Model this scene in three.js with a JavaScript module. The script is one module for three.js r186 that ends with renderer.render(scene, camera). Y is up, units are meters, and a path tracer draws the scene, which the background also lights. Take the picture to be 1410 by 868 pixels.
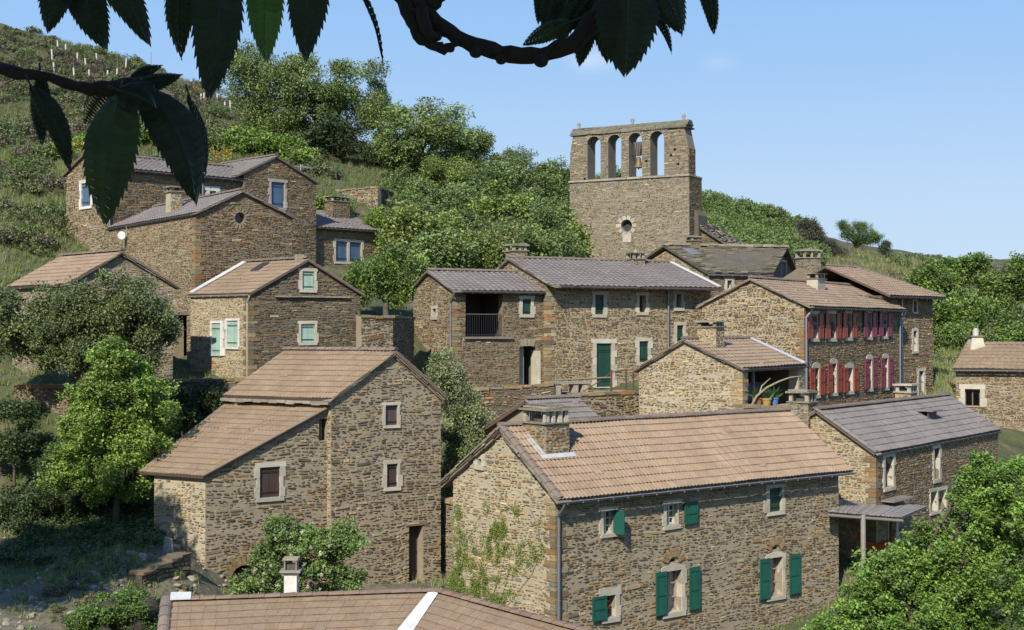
import * as THREE from 'three';

// ---------------------------------------------------------------- camera, sky, sun, exposure
const F = 1870, CX = 705, CY = 434, HZ = 455, EYE = 10;           // photo pixels: focal length, centre, horizon row; eye height in metres
const scene = new THREE.Scene();
const camera = new THREE.PerspectiveCamera(2 * Math.atan(CY / F) * 180 / Math.PI, 1024 / 630, 0.1, 3000);
const PITCH = Math.atan((HZ - CY) / F);
camera.position.set(0, EYE, 0);
camera.rotation.set(PITCH, 0, 0);

const SUN = new THREE.Vector3(-0.42, 1.0, 1.18).normalize();
const sun = new THREE.DirectionalLight(new THREE.Color(1.0, 0.93, 0.81), 5);
sun.position.copy(SUN.clone().multiplyScalar(200)); sun.position.z -= 70;
sun.target.position.set(0, 0, -70);
sun.castShadow = true;
sun.shadow.mapSize.set(4096, 4096);
Object.assign(sun.shadow.camera, { left: -120, right: 120, top: 120, bottom: -120, near: 1, far: 600 });
scene.add(sun); scene.add(sun.target);

const renderer = new THREE.WebGLRenderer({ antialias: true });
renderer.toneMapping = THREE.LinearToneMapping;
renderer.toneMappingExposure = 1.25;
renderer.shadowMap.enabled = true;

function hash(x, y, z = 0) {
  let h = Math.imul(x | 0, 374761393) ^ Math.imul(y | 0, 668265263) ^ Math.imul(z | 0, 2147483647);
  h = Math.imul(h ^ (h >>> 13), 1274126177); h ^= h >>> 16;
  return (h >>> 0) / 4294967296;
}
const sm = t => t * t * (3 - 2 * t);
function vnoise(x, y, per = 0) {
  const xi = Math.floor(x), yi = Math.floor(y), fx = sm(x - xi), fy = sm(y - yi);
  const w = per ? (a => ((a % per) + per) % per) : (a => a);
  const a = hash(w(xi), w(yi)), b = hash(w(xi + 1), w(yi)), c = hash(w(xi), w(yi + 1)), d = hash(w(xi + 1), w(yi + 1));
  return a + (b - a) * fx + (c - a) * fy + (a - b - c + d) * fx * fy;
}
function fbm(x, y, oct = 4, per = 0) {
  let s = 0, a = 0.5, n = 0;
  for (let i = 0; i < oct; i++) { s += a * vnoise(x + i * 17 * (per ? 0 : 1), y, per); n += a; a *= 0.5; x *= 2; y *= 2; if (per) per *= 2; }
  return s / n;
}
function rngOf(seed) {
  let a = seed >>> 0;
  return () => { a = (a + 0x6D2B79F5) | 0; let t = Math.imul(a ^ (a >>> 15), 1 | a); t = (t + Math.imul(t ^ (t >>> 7), 61 | t)) ^ t; return ((t ^ (t >>> 14)) >>> 0) / 4294967296; };
}

// sky: clear late-spring blue, paler towards the horizon, two faint wisps of cloud
{
  const w = 1024, h = 512, data = new Float32Array(w * h * 4);
  const wisps = [[812, 82, 34, 10, 0.55], [990, 86, 22, 7, 0.25], [845, 70, 24, 8, 0.35]].map(([px, py, rx, ry, k]) => [(px - CX) / F, (HZ - py) / F, rx / F, ry / F, k]);
  for (let j = 0; j < h; j++) for (let i = 0; i < w; i++) {
    const th = ((j + 0.5) / h - 0.5) * Math.PI, ph = ((i + 0.5) / w - 0.5) * 2 * Math.PI;
    const y = Math.sin(th), x = Math.cos(th) * Math.cos(ph), z = Math.cos(th) * Math.sin(ph);
    const e = Math.max(y, 0), t1 = sm(Math.min(1, e / 0.26)), t2 = sm(Math.max(0, Math.min(1, (e - 0.12) / 0.88)));
    let r = 0.485 - 0.225 * t1 - 0.20 * t2, g = 0.615 - 0.16 * t1 - 0.28 * t2, b = 0.755 - 0.01 * t1 - 0.25 * t2;
    if (y < 0) { const k = Math.min(1, -y * 6); r = r * (1 - k) + 0.10 * k; g = g * (1 - k) + 0.11 * k; b = b * (1 - k) + 0.08 * k; }
    if (z < -0.3) {
      const u = x / -z, v = y / -z;
      for (const [cu, cv, ru, rv, k] of wisps) {
        const d = ((u - cu) / ru) ** 2 + ((v - cv) / rv) ** 2;
        const f = k * Math.max(0, Math.exp(-d) * (0.5 + fbm(u * 160, v * 200, 4)) - 0.15);
        r += (0.76 - r) * f; g += (0.78 - g) * f; b += (0.82 - b) * f;
      }
    }
    const o = (j * w + i) * 4; data[o] = r; data[o + 1] = g; data[o + 2] = b; data[o + 3] = 1;
  }
  const tex = new THREE.DataTexture(data, w, h, THREE.RGBAFormat, THREE.FloatType);
  tex.mapping = THREE.EquirectangularReflectionMapping; tex.magFilter = THREE.LinearFilter; tex.needsUpdate = true;
  scene.background = tex; scene.environment = tex;
}

// ---------------------------------------------------------------- small vector and geometry tools
const add = (a, b) => [a[0] + b[0], a[1] + b[1], a[2] + b[2]];
const sub = (a, b) => [a[0] - b[0], a[1] - b[1], a[2] - b[2]];
const mul = (a, k) => [a[0] * k, a[1] * k, a[2] * k];
const mad = (a, b, k) => [a[0] + b[0] * k, a[1] + b[1] * k, a[2] + b[2] * k];
const dot = (a, b) => a[0] * b[0] + a[1] * b[1] + a[2] * b[2];
const cross = (a, b) => [a[1] * b[2] - a[2] * b[1], a[2] * b[0] - a[0] * b[2], a[0] * b[1] - a[1] * b[0]];
const len = a => Math.hypot(a[0], a[1], a[2]);
const nrm = a => { const l = len(a) || 1; return [a[0] / l, a[1] / l, a[2] / l]; };
const mix = (a, b, t) => [a[0] + (b[0] - a[0]) * t, a[1] + (b[1] - a[1]) * t, a[2] + (b[2] - a[2]) * t];
const UP = [0, 1, 0];

class GB {                                                          // collects triangles of one mesh
  constructor() { this.p = []; this.n = []; this.c = []; this.t = []; }
  tri(a, b, c, col = [1, 1, 1], ns, uvs) {
    let n = nrm(cross(sub(b, a), sub(c, a)));
    const vs = [a, b, c];
    const hx = Math.abs(n[1]) > 0.75;
    const tl = Math.hypot(n[0], n[2]) || 1, tx = n[2] / tl, tz = -n[0] / tl;
    for (let i = 0; i < 3; i++) {
      const v = vs[i], m = ns ? ns[i] : n;
      this.p.push(v[0], v[1], v[2]); this.n.push(m[0], m[1], m[2]); this.c.push(col[0], col[1], col[2]);
      if (uvs) this.t.push(uvs[i][0], uvs[i][1]);
      else if (hx) this.t.push(v[0], v[2]); else this.t.push(v[0] * tx + v[2] * tz, v[1]);
    }
  }
  quad(a, b, c, d, col, ns) {
    this.tri(a, b, c, col, ns && [ns[0], ns[1], ns[2]]); this.tri(a, c, d, col, ns && [ns[0], ns[2], ns[3]]);
  }
  hexa(q, col) {                                                    // 8 corners: 0-3 one face in order, 4-7 the opposite one; outward faces
    const c = mul(q.reduce(add), 1 / 8);
    for (const f of [[0, 1, 2, 3], [4, 7, 6, 5], [0, 4, 5, 1], [1, 5, 6, 2], [2, 6, 7, 3], [3, 7, 4, 0]]) {
      const [a, b, d, e] = f.map(i => q[i]);
      const n = cross(sub(b, a), sub(e, a));
      if (dot(n, sub(a, c)) >= 0) this.quad(a, b, d, e, col); else this.quad(a, e, d, b, col);
    }
  }
  box(o, ex, ey, ez, x0, x1, y0, y1, z0, z1, col, jit = 0, R) {
    const q = [[x0, y0, z0], [x1, y0, z0], [x1, y1, z0], [x0, y1, z0], [x0, y0, z1], [x1, y0, z1], [x1, y1, z1], [x0, y1, z1]].map(([x, y, z]) => {
      if (jit) { x += (R() - 0.5) * jit; y += (R() - 0.5) * jit; z += (R() - 0.5) * jit * 0.6; }
      return mad(mad(mad(o, ex, x), ey, y), ez, z);
    });
    this.hexa(q, col); return this;
  }
  tube(pts, rad, sides = 8, col, cap = true) {                      // tapered tube along points
    const r = i => Array.isArray(rad) ? rad[i] : rad;
    const rings = [];
    let ref = Math.abs(nrm(sub(pts[1], pts[0]))[1]) > 0.9 ? [1, 0, 0] : UP;
    for (let i = 0; i < pts.length; i++) {
      const d = nrm(sub(pts[Math.min(i + 1, pts.length - 1)], pts[Math.max(i - 1, 0)]));
      const e = nrm(cross(ref, d)), f = cross(d, e); ref = f;
      const ring = [];
      for (let k = 0; k < sides; k++) { const a = k / sides * 2 * Math.PI; const n = add(mul(e, Math.cos(a)), mul(f, Math.sin(a))); ring.push([mad(pts[i], n, r(i)), n]); }
      rings.push(ring);
    }
    for (let i = 0; i + 1 < rings.length; i++) for (let k = 0; k < sides; k++) {
      const a = rings[i][k], b = rings[i][(k + 1) % sides], c = rings[i + 1][(k + 1) % sides], d = rings[i + 1][k];
      this.quad(a[0], b[0], c[0], d[0], col, [a[1], b[1], c[1], d[1]]);
    }
    if (cap) for (const [i, s] of [[0, -1], [rings.length - 1, 1]]) for (let k = 1; k + 1 < sides; k++) {
      const a = rings[i][0][0], b = rings[i][k][0], c = rings[i][k + 1][0];
      s > 0 ? this.tri(a, b, c, col) : this.tri(a, c, b, col);
    }
    return this;
  }
  from(geo, f, col) {                                               // triangles of a three.js geometry through a point map
    const g = geo.index ? geo.toNonIndexed() : geo, p = g.attributes.position;
    for (let i = 0; i < p.count; i += 3) { const v = [0, 1, 2].map(k => f(p.getX(i + k), p.getY(i + k), p.getZ(i + k))); this.tri(v[0], v[1], v[2], typeof col === 'function' ? col(v) : col); }
    return this;
  }
  geo(o = [0, 0, 0]) {
    const g = new THREE.BufferGeometry(), p = new Float32Array(this.p.length);
    for (let i = 0; i < p.length; i += 3) { p[i] = this.p[i] - o[0]; p[i + 1] = this.p[i + 1] - o[1]; p[i + 2] = this.p[i + 2] - o[2]; }
    g.setAttribute('position', new THREE.BufferAttribute(p, 3));
    g.setAttribute('normal', new THREE.BufferAttribute(new Float32Array(this.n), 3));
    g.setAttribute('color', new THREE.BufferAttribute(new Float32Array(this.c), 3));
    g.setAttribute('uv', new THREE.BufferAttribute(new Float32Array(this.t), 2));
    return g;
  }
}

// ---------------------------------------------------------------- objects, names, labels
const used = {};
function numbered(n) { const k = used[n] = (used[n] ?? -1) + 1; return k ? `${n}_${String(k).padStart(3, '0')}` : n; }
function thing(name, label, category, pos, group) {
  const o = new THREE.Group(); o.name = numbered(name); o.position.set(...pos); scene.add(o);
  o.userData = { label, category, kind: 'thing' }; if (group) o.userData.group = group;
  return o;
}
const originOf = o => { while (o.parent && o.parent !== scene) o = o.parent; return [o.position.x, o.position.y, o.position.z]; };
function part(name, gb, mat, parent, kind) {
  const m = new THREE.Mesh(gb.geo(originOf(parent)), mat); m.name = name; m.castShadow = m.receiveShadow = true;
  parent.add(m); if (kind) m.userData.kind = kind;
  return m;
}
function setting(name, gb, mat, kind = 'structure') {
  const m = new THREE.Mesh(gb.geo(), mat); m.name = numbered(name); m.castShadow = m.receiveShadow = true; m.userData.kind = kind; scene.add(m); return m;
}

// ---------------------------------------------------------------- photo pixels to places
function rayDir(px, py) {
  const x = (px - CX) / F, y = (CY - py) / F, c = Math.cos(PITCH), s = Math.sin(PITCH);
  return [x, y * c + s, -c + y * s];
}
function W(px, py, d) { const r = rayDir(px, py), k = d / -r[2]; return [r[0] * k, EYE + r[1] * k, -d]; }
const vpDir = vp => nrm([(vp - CX) / F, 0, -1]);                    // horizontal direction that runs to a vanishing point
const perpVP = vp => CX - F * F / (vp - CX);
class Plane {                                                       // a vertical wall plane: origin, direction to the right, outward normal
  constructor(o, u) { this.o = [o[0], 0, o[2]]; this.u = nrm([u[0], 0, u[2]]); this.n = [-this.u[2], 0, this.u[0]]; }
  hit(px, py) {
    const r = rayDir(px, py), k = dot(sub(this.o, [0, 0, 0]), this.n) / dot([r[0], 0, r[2]], this.n);
    const p = [r[0] * k, EYE + r[1] * k, r[2] * k];
    return [dot(sub(p, this.o), this.u), p[1]];
  }
  pt(s, y, off = 0) { return [this.o[0] + this.u[0] * s + this.n[0] * off, y, this.o[2] + this.u[2] * s + this.n[2] * off]; }
  moved(off, ds = 0) { return new Plane(this.pt(ds, 0, off), this.u); }
  rect([x0, y0, x1, y1]) {
    const xm = (x0 + x1) / 2, ym = (y0 + y1) / 2;
    return { s0: this.hit(x0, ym)[0], s1: this.hit(x1, ym)[0], y0: this.hit(xm, y1)[1], y1: this.hit(xm, y0)[1] };
  }
}
function building(px, d, vr, vl) {                                  // near corner, right-hand face, left-hand face
  const c = W(px, HZ, d), r = vpDir(vr), l = vpDir(vl ?? perpVP(vr));
  return { c, r, l, R: new Plane(c, r), L: new Plane(c, mul(l, -1)) };
}

// ---------------------------------------------------------------- textures and materials
function noiseTex(size, fn, srgb = false) {
  const d = new Uint8Array(size * size * 4);
  for (let j = 0; j < size; j++) for (let i = 0; i < size; i++) {
    const v = fn(i / size, j / size), o = (j * size + i) * 4, a = Array.isArray(v) ? v : [v, v, v];
    for (let k = 0; k < 3; k++) d[o + k] = Math.max(0, Math.min(255, a[k] * 255)); d[o + 3] = 255;
  }
  const t = new THREE.DataTexture(d, size, size, THREE.RGBAFormat);
  t.wrapS = t.wrapT = THREE.RepeatWrapping; t.magFilter = THREE.LinearFilter; t.minFilter = THREE.LinearMipmapLinearFilter; t.generateMipmaps = true; t.needsUpdate = true;
  if (srgb) t.colorSpace = THREE.SRGBColorSpace;
  return t;
}
const texRock = noiseTex(512, (u, v) => { const n = fbm(u * 24, v * 48, 4, 24), m = fbm(u * 6 + 3, v * 6 + 5, 3, 6), g = hash(u * 512, v * 512); return 0.70 + 0.34 * (n - 0.5) * 1.5 + 0.3 * (m - 0.5) + 0.1 * (g - 0.5); });
const texTile = noiseTex(512, (u, v) => { const n = fbm(u * 32, v * 32, 4, 32), m = fbm(u * 5 + 1, v * 5 + 2, 3, 5), g = hash(u * 512, v * 512, 7); return [0.80 + 0.3 * (n - 0.5) + 0.22 * (m - 0.5) + 0.08 * (g - 0.5), 0.80 + 0.3 * (n - 0.5) + 0.26 * (m - 0.5) + 0.08 * (g - 0.5), 0.80 + 0.3 * (n - 0.5) + 0.3 * (m - 0.5) + 0.08 * (g - 0.5)]; });
const texPlaster = noiseTex(512, (u, v) => { const n = fbm(u * 40, v * 40, 4, 40), m = fbm(u * 4 + 9, v * 4, 4, 4); return 0.82 + 0.22 * (n - 0.5) + 0.28 * (m - 0.5); });
const texWood = noiseTex(256, (u, v) => { const n = fbm(u * 60, v * 4, 4, 4), g = vnoise(u * 128, v * 8, 8); return 0.78 + 0.3 * (n - 0.5) + 0.16 * (g - 0.5); });
const texGround = noiseTex(1024, (u, v) => { const n = fbm(u * 60, v * 60, 5, 60), m = fbm(u * 9, v * 9, 4, 9), g = hash(u * 1024, v * 1024, 3); return 0.72 + 0.5 * (n - 0.5) + 0.4 * (m - 0.5) + 0.15 * (g - 0.5); });
const rep = (t, k) => { const c = t.clone(); c.repeat.set(k, k); c.needsUpdate = true; return c; };
const rockMap = rep(texRock, 0.6), tileMap = rep(texTile, 0.5), plasterMap = rep(texPlaster, 0.5), woodMap = rep(texWood, 0.8), groundMap = rep(texGround, 0.12);
const std = (o) => new THREE.MeshStandardMaterial({ vertexColors: true, roughness: 0.9, ...o });
const M = {
  stone: std({ map: rockMap, bumpMap: rockMap, bumpScale: 0.02, roughness: 0.95 }),
  mortar: std({ map: plasterMap, bumpMap: plasterMap, bumpScale: 0.02, roughness: 1 }),
  block: std({ map: plasterMap, bumpMap: rockMap, bumpScale: 0.008, roughness: 0.9 }),
  tile: std({ map: tileMap, bumpMap: tileMap, bumpScale: 0.004, roughness: 0.82 }),
  wood: std({ map: woodMap, roughness: 0.75, side: THREE.DoubleSide }),
  paint: std({ map: plasterMap, roughness: 0.55 }),
  zinc: std({ map: plasterMap, roughness: 0.45, metalness: 0.55, side: THREE.DoubleSide }),
  iron: std({ roughness: 0.6, metalness: 0.6 }),
  glass: new THREE.MeshPhysicalMaterial({ color: 0xffffff, transmission: 1, thickness: 0, roughness: 0.04, ior: 1.5, side: THREE.DoubleSide }),
  dark: std({ roughness: 1 }),
  bark: std({ map: rockMap, bumpMap: rockMap, bumpScale: 0.02, roughness: 1 }),
  ground: std({ map: groundMap, bumpMap: groundMap, bumpScale: 0.12, roughness: 1 }),
};
const leafMat = (tr = 0.3) => new THREE.MeshPhysicalMaterial({ color: 0xffffff, roughness: 0.62, transmission: tr, thickness: 0, side: THREE.DoubleSide, vertexColors: true });
M.leaf = leafMat(0.28); M.needle = leafMat(0.15);

// ---------------------------------------------------------------- masonry
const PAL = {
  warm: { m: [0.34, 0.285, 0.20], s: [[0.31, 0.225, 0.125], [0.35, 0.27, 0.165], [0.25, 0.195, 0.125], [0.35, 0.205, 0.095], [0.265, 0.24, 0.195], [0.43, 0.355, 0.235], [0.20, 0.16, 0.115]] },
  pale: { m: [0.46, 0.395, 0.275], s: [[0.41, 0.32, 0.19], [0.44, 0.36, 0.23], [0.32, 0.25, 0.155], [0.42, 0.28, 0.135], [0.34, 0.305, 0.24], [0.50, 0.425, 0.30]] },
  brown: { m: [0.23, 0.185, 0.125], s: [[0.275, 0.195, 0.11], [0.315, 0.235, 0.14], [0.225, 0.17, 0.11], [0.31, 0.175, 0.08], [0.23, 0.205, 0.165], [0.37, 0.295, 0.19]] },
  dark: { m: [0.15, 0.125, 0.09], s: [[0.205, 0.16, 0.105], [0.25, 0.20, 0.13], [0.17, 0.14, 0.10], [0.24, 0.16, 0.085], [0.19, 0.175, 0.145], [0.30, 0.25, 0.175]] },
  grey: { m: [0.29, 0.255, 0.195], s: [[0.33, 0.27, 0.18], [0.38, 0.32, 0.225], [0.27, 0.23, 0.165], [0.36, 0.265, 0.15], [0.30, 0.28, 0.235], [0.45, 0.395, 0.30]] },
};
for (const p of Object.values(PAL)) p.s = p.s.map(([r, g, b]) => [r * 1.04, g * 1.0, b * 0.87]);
const LIME = [0.53, 0.485, 0.385], WHITE = [0.72, 0.70, 0.64];
function area(p) { let a = 0; for (let i = 0; i < p.length; i++) { const q = p[(i + 1) % p.length]; a += p[i][0] * q[1] - q[0] * p[i][1]; } return Math.abs(a) / 2; }
function centre(p) { let x = 0, y = 0; for (const q of p) { x += q[0]; y += q[1]; } return [x / p.length, y / p.length]; }
function clip(p, a, b, c) {                                         // keep a x + b y <= c
  const out = [];
  for (let i = 0; i < p.length; i++) {
    const P = p[i], Q = p[(i + 1) % p.length], dp = a * P[0] + b * P[1] - c, dq = a * Q[0] + b * Q[1] - c;
    if (dp <= 0) out.push(P);
    if ((dp < 0 && dq > 0) || (dp > 0 && dq < 0)) { const t = dp / (dp - dq); out.push([P[0] + (Q[0] - P[0]) * t, P[1] + (Q[1] - P[1]) * t]); }
  }
  return out;
}
function rubbleCells(R, s0, s1, y0, y1, h0, long) {
  const out = [];
  for (let y = y0; y < y1;) {
    const bh = h0 * (1.5 + R() * 2.1);
    for (let s = s0 - R() * 0.8; s < s1;) {
      const sw = 0.35 + R() * 0.95, n = Math.max(1, Math.round(bh / (h0 * (0.62 + R() * 1.15))));
      const hs = Array.from({ length: n }, () => 0.55 + R()), sum = hs.reduce((a, b) => a + b);
      let yy = y;
      for (const k of hs) {
        const h = bh * k / sum;
        for (let x = s; x < s + sw - 0.02;) {
          let w = Math.min(0.8, Math.max(0.1, h * (long[0] + R() * R() * (long[1] - long[0]))));
          if (s + sw - x - w < 0.1) w = s + sw - x;
          out.push([x + (R() - 0.5) * 0.04, yy, w, h]); x += w;
        }
        yy += h;
      }
      s += sw;
    }
    y += bh;
  }
  return out;
}
function stoneSolid(gb, poly, P, lift, R, col) {
  const [cx, cy] = centre(poly), a = Math.sqrt(area(poly)), tx = (R() - 0.5) * 0.16, ty = (R() - 0.5) * 0.2;
  const k = 1 - Math.min(0.3, 0.022 / a), back = poly.map(q => P.pt(q[0], q[1], -0.012));
  const front = poly.map(q => { const x = cx + (q[0] - cx) * k, y = cy + (q[1] - cy) * k; return P.pt(x, y, Math.max(0.004, lift + tx * (x - cx) + ty * (y - cy))); });
  const n = poly.length;
  for (let i = 1; i + 1 < n; i++) gb.tri(front[0], front[i], front[i + 1], col);
  for (let i = 0; i < n; i++) { const j = (i + 1) % n; gb.quad(back[i], back[j], front[j], front[i], col); }
}
// stones over a convex outline, kept clear of the openings; the largest as meshes of their own, the rest as one
function stones(mesh, P, outline, holes, o) {
  const R = rngOf(o.seed ?? 1), pal = o.pal, h0 = (o.h ?? 0.1) * 0.66, gap = o.gap ?? 0.012;
  let s0 = 1e9, s1 = -1e9, y0 = 1e9, y1 = -1e9;
  for (const [s, y] of outline) { s0 = Math.min(s0, s); s1 = Math.max(s1, s); y0 = Math.min(y0, y); y1 = Math.max(y1, y); }
  const oc = centre(outline), edges = outline.map((p, i) => {
    const q = outline[(i + 1) % outline.length]; let a = q[1] - p[1], b = p[0] - q[0]; const l = Math.hypot(a, b); a /= l; b /= l;
    let c = a * p[0] + b * p[1]; if (a * oc[0] + b * oc[1] > c) { a = -a; b = -b; c = -c; } return [a, b, c];
  });
  const list = [];
  for (const [x, y, w, h] of rubbleCells(R, s0 - 0.3, s1 + 0.3, y0 - 0.3, y1 + 0.3, h0, o.long ?? [1.7, 7])) {
    const g = gap * (0.6 + R()), c = () => R() * R() * 0.45 * Math.min(h, w), c1 = c(), c2 = c(), c3 = c(), c4 = c();
    let p = [[x + g + c1, y + g], [x + w - g - c2, y + g * (0.5 + R())], [x + w - g, y + g + c2 * (0.4 + R())], [x + w - g, y + h - g - c3], [x + w - g - c3, y + h - g * (0.5 + R())], [x + g + c4 * R(), y + h - g], [x + g, y + h - g - c4], [x + g, y + g + c1 * R()]];
    { const ra = (R() - 0.5) * 0.16, mx = x + w / 2, my = y + h / 2; p = p.map(([s, t]) => [s - (t - my) * ra, t + (s - mx) * ra]); }
    p = p.map(([s, t]) => { const wv = o.wave ?? 0.07; return [s + (vnoise(s * 1.7 + 31, t * 2.1) - 0.5) * 0.1, t + (vnoise(s * 0.9, t * 0.8 + 7) - 0.5) * wv * 2.4 + (vnoise(s * 4 + 3, t * 3) - 0.5) * wv * 0.4]; });
    for (const [a, b, cc] of edges) { p = clip(p, a, b, cc); if (p.length < 3) break; }
    if (p.length < 3) continue;
    for (const q of holes) {
      const m = centre(p);
      if (q.r) {
        const dx = m[0] - q.cx, dy = m[1] - q.cy, l = Math.hypot(dx, dy) || 1;
        if (!q.half || dy > 0) { if (l < q.r + 0.6) p = clip(p, -dx / l, -dy / l, -((dx * q.cx + dy * q.cy) / l + q.r)); }
        if (p.length < 3) break; continue;
      }
      let in0 = 1e9, in1 = -1e9, jn0 = 1e9, jn1 = -1e9; for (const v of p) { in0 = Math.min(in0, v[0]); in1 = Math.max(in1, v[0]); jn0 = Math.min(jn0, v[1]); jn1 = Math.max(jn1, v[1]); }
      if (in1 <= q.s0 || in0 >= q.s1 || jn1 <= q.y0 || jn0 >= q.y1) continue;
      const c4s = [clip(p, 1, 0, q.s0), clip(p, -1, 0, -q.s1), clip(p, 0, 1, q.y0), clip(p, 0, -1, -q.y1)].filter(z => z.length > 2);
      p = c4s.sort((a, b) => area(b) - area(a))[0] || [];
      if (p.length < 3) break;
    }
    if (p.length < 3) continue;
    const A = area(p); if (A < 0.0016) continue;
    let e = 1; if (p.length > 6 && (o.lite || A < 0.012)) p = p.filter((_, i) => i % 4 !== 3);
    let col = pal.s[Math.floor(Math.pow(R(), 1.25) * pal.s.length)];
    const [mx, my] = centre(p), tone = (0.55 + R() * 0.8 + (R() < 0.06 ? 0.45 : 0)) * (0.8 + 0.4 * fbm(mx * 0.35 + 5, my * 0.35, 3));
    if (o.patch) { const z = vnoise(mx * 0.45 + (o.seed % 7) * 9, my * 0.5 + 4); if (z > 0.58) col = mix(col, pal.m, 0.35); }
    list.push([p, A, mul(col, tone), (o.lift ?? 0.022) * (0.45 + R() * 1.25)]);
  }
  list.sort((a, b) => b[1] - a[1]);
  const nInd = o.ind ?? 0;
  const rest = new GB();
  list.forEach(([p, A, col, lift], i) => {
    if (i < nInd) { const g = new GB(); stoneSolid(g, p, P, lift, R, col); part('stone', g, M.stone, mesh); }
    else stoneSolid(rest, p, P, lift, R, col);
  });
  if (rest.p.length) part('rubble_masonry', rest, M.stone, mesh, 'stuff');
}
// a wall with real thickness and openings; ops come from opening()
function wall(T, P, outline, ops = [], o = {}) {
  const th = o.th ?? 0.45, gb = new GB(), e = 0.004;
  let s0 = Math.min(...outline.map(p => p[0])), s1 = Math.max(...outline.map(p => p[0]));
  const sh = new THREE.Shape(outline.map(([s, y]) => new THREE.Vector2(Math.min(s1 - e, Math.max(s0 + e, s)), y)));
  for (const q of ops) {
    const h = new THREE.Path();
    if (q.r) h.absarc(q.cx, q.cy, q.r, 0, Math.PI * 2, true);
    else if (q.arch) { const r = (q.s1 - q.s0) / 2, m = (q.s0 + q.s1) / 2, ys = q.y1 - q.arch; h.moveTo(q.s0, q.y0); h.lineTo(q.s0, ys); for (let k = 1; k < 10; k++) { const a = Math.PI - k / 10 * Math.PI; h.lineTo(m + Math.cos(a) * r, ys + Math.sin(a) * q.arch); } h.lineTo(q.s1, ys); h.lineTo(q.s1, q.y0); h.closePath(); }
    else { h.moveTo(q.s0, q.y0); h.lineTo(q.s0, q.y1); h.lineTo(q.s1, q.y1); h.lineTo(q.s1, q.y0); h.closePath(); }
    sh.holes.push(h);
  }
  gb.from(new THREE.ExtrudeGeometry(sh, { depth: th, bevelEnabled: false, curveSegments: 14 }), (x, y, z) => P.pt(x, y, z - th), o.mcol ?? o.pal.m);
  const m = part(o.name ?? 'wall', gb, M.mortar, T);
  const holes = [];
  for (const q of ops) {
    if (q.r) holes.push({ ...q, r: q.r + (q.sur ?? 0) });
    else { const k = q.sur ?? 0; holes.push({ s0: q.s0 - (q.sl ?? k), s1: q.s1 + (q.sr ?? k), y0: q.y0 - (q.sb ?? k), y1: q.y1 - (q.arch ?? 0) + (q.st ?? k) }); if (q.arch) holes.push({ cx: (q.s0 + q.s1) / 2, cy: q.y1 - q.arch, r: (q.s1 - q.s0) / 2 + k, half: true }); }
  }
  if (!o.bare) stones(m, P, outline, holes, o);
  return m;
}
// larger squared stones that bind two walls at a corner
function quoins(T, B, L, R, y0, y1, pal, seed) {
  const RR = rngOf(seed), c = [B.c[0], 0, B.c[2]]; let k = 0;
  for (let y = y0; y < y1 - 0.08; k++) {
    const h = Math.min(y1 - y, 0.12 + RR() * 0.13), a = (k % 2 ? 0.22 : 0.42) * (0.8 + RR() * 0.4), b = (k % 2 ? 0.42 : 0.22) * (0.8 + RR() * 0.4), f = 0.028 + RR() * 0.014, g = new GB();
    const p = mad(mad(c, R.n, f), L.n, f), q = mad(mad(c, B.r, a), R.n, f), s = mad(mad(c, B.l, b), L.n, f), t = mad(mad(c, B.l, 0.1), B.r, 0.1), lo = v => [v[0], y + 0.006, v[2]], hi = v => [v[0] + (RR() - 0.5) * 0.008, y + h - 0.006, v[2]];
    g.hexa([lo(p), lo(q), lo(t), lo(s), hi(p), hi(q), hi(t), hi(s)], mul(pal.s[Math.floor(RR() * pal.s.length)], 0.85 + RR() * 0.45)); part('quoin', g, M.stone, T); y += h;
  }
}
const op = (P, px, x = {}) => ({ ...P.rect(px), ...x });

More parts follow.
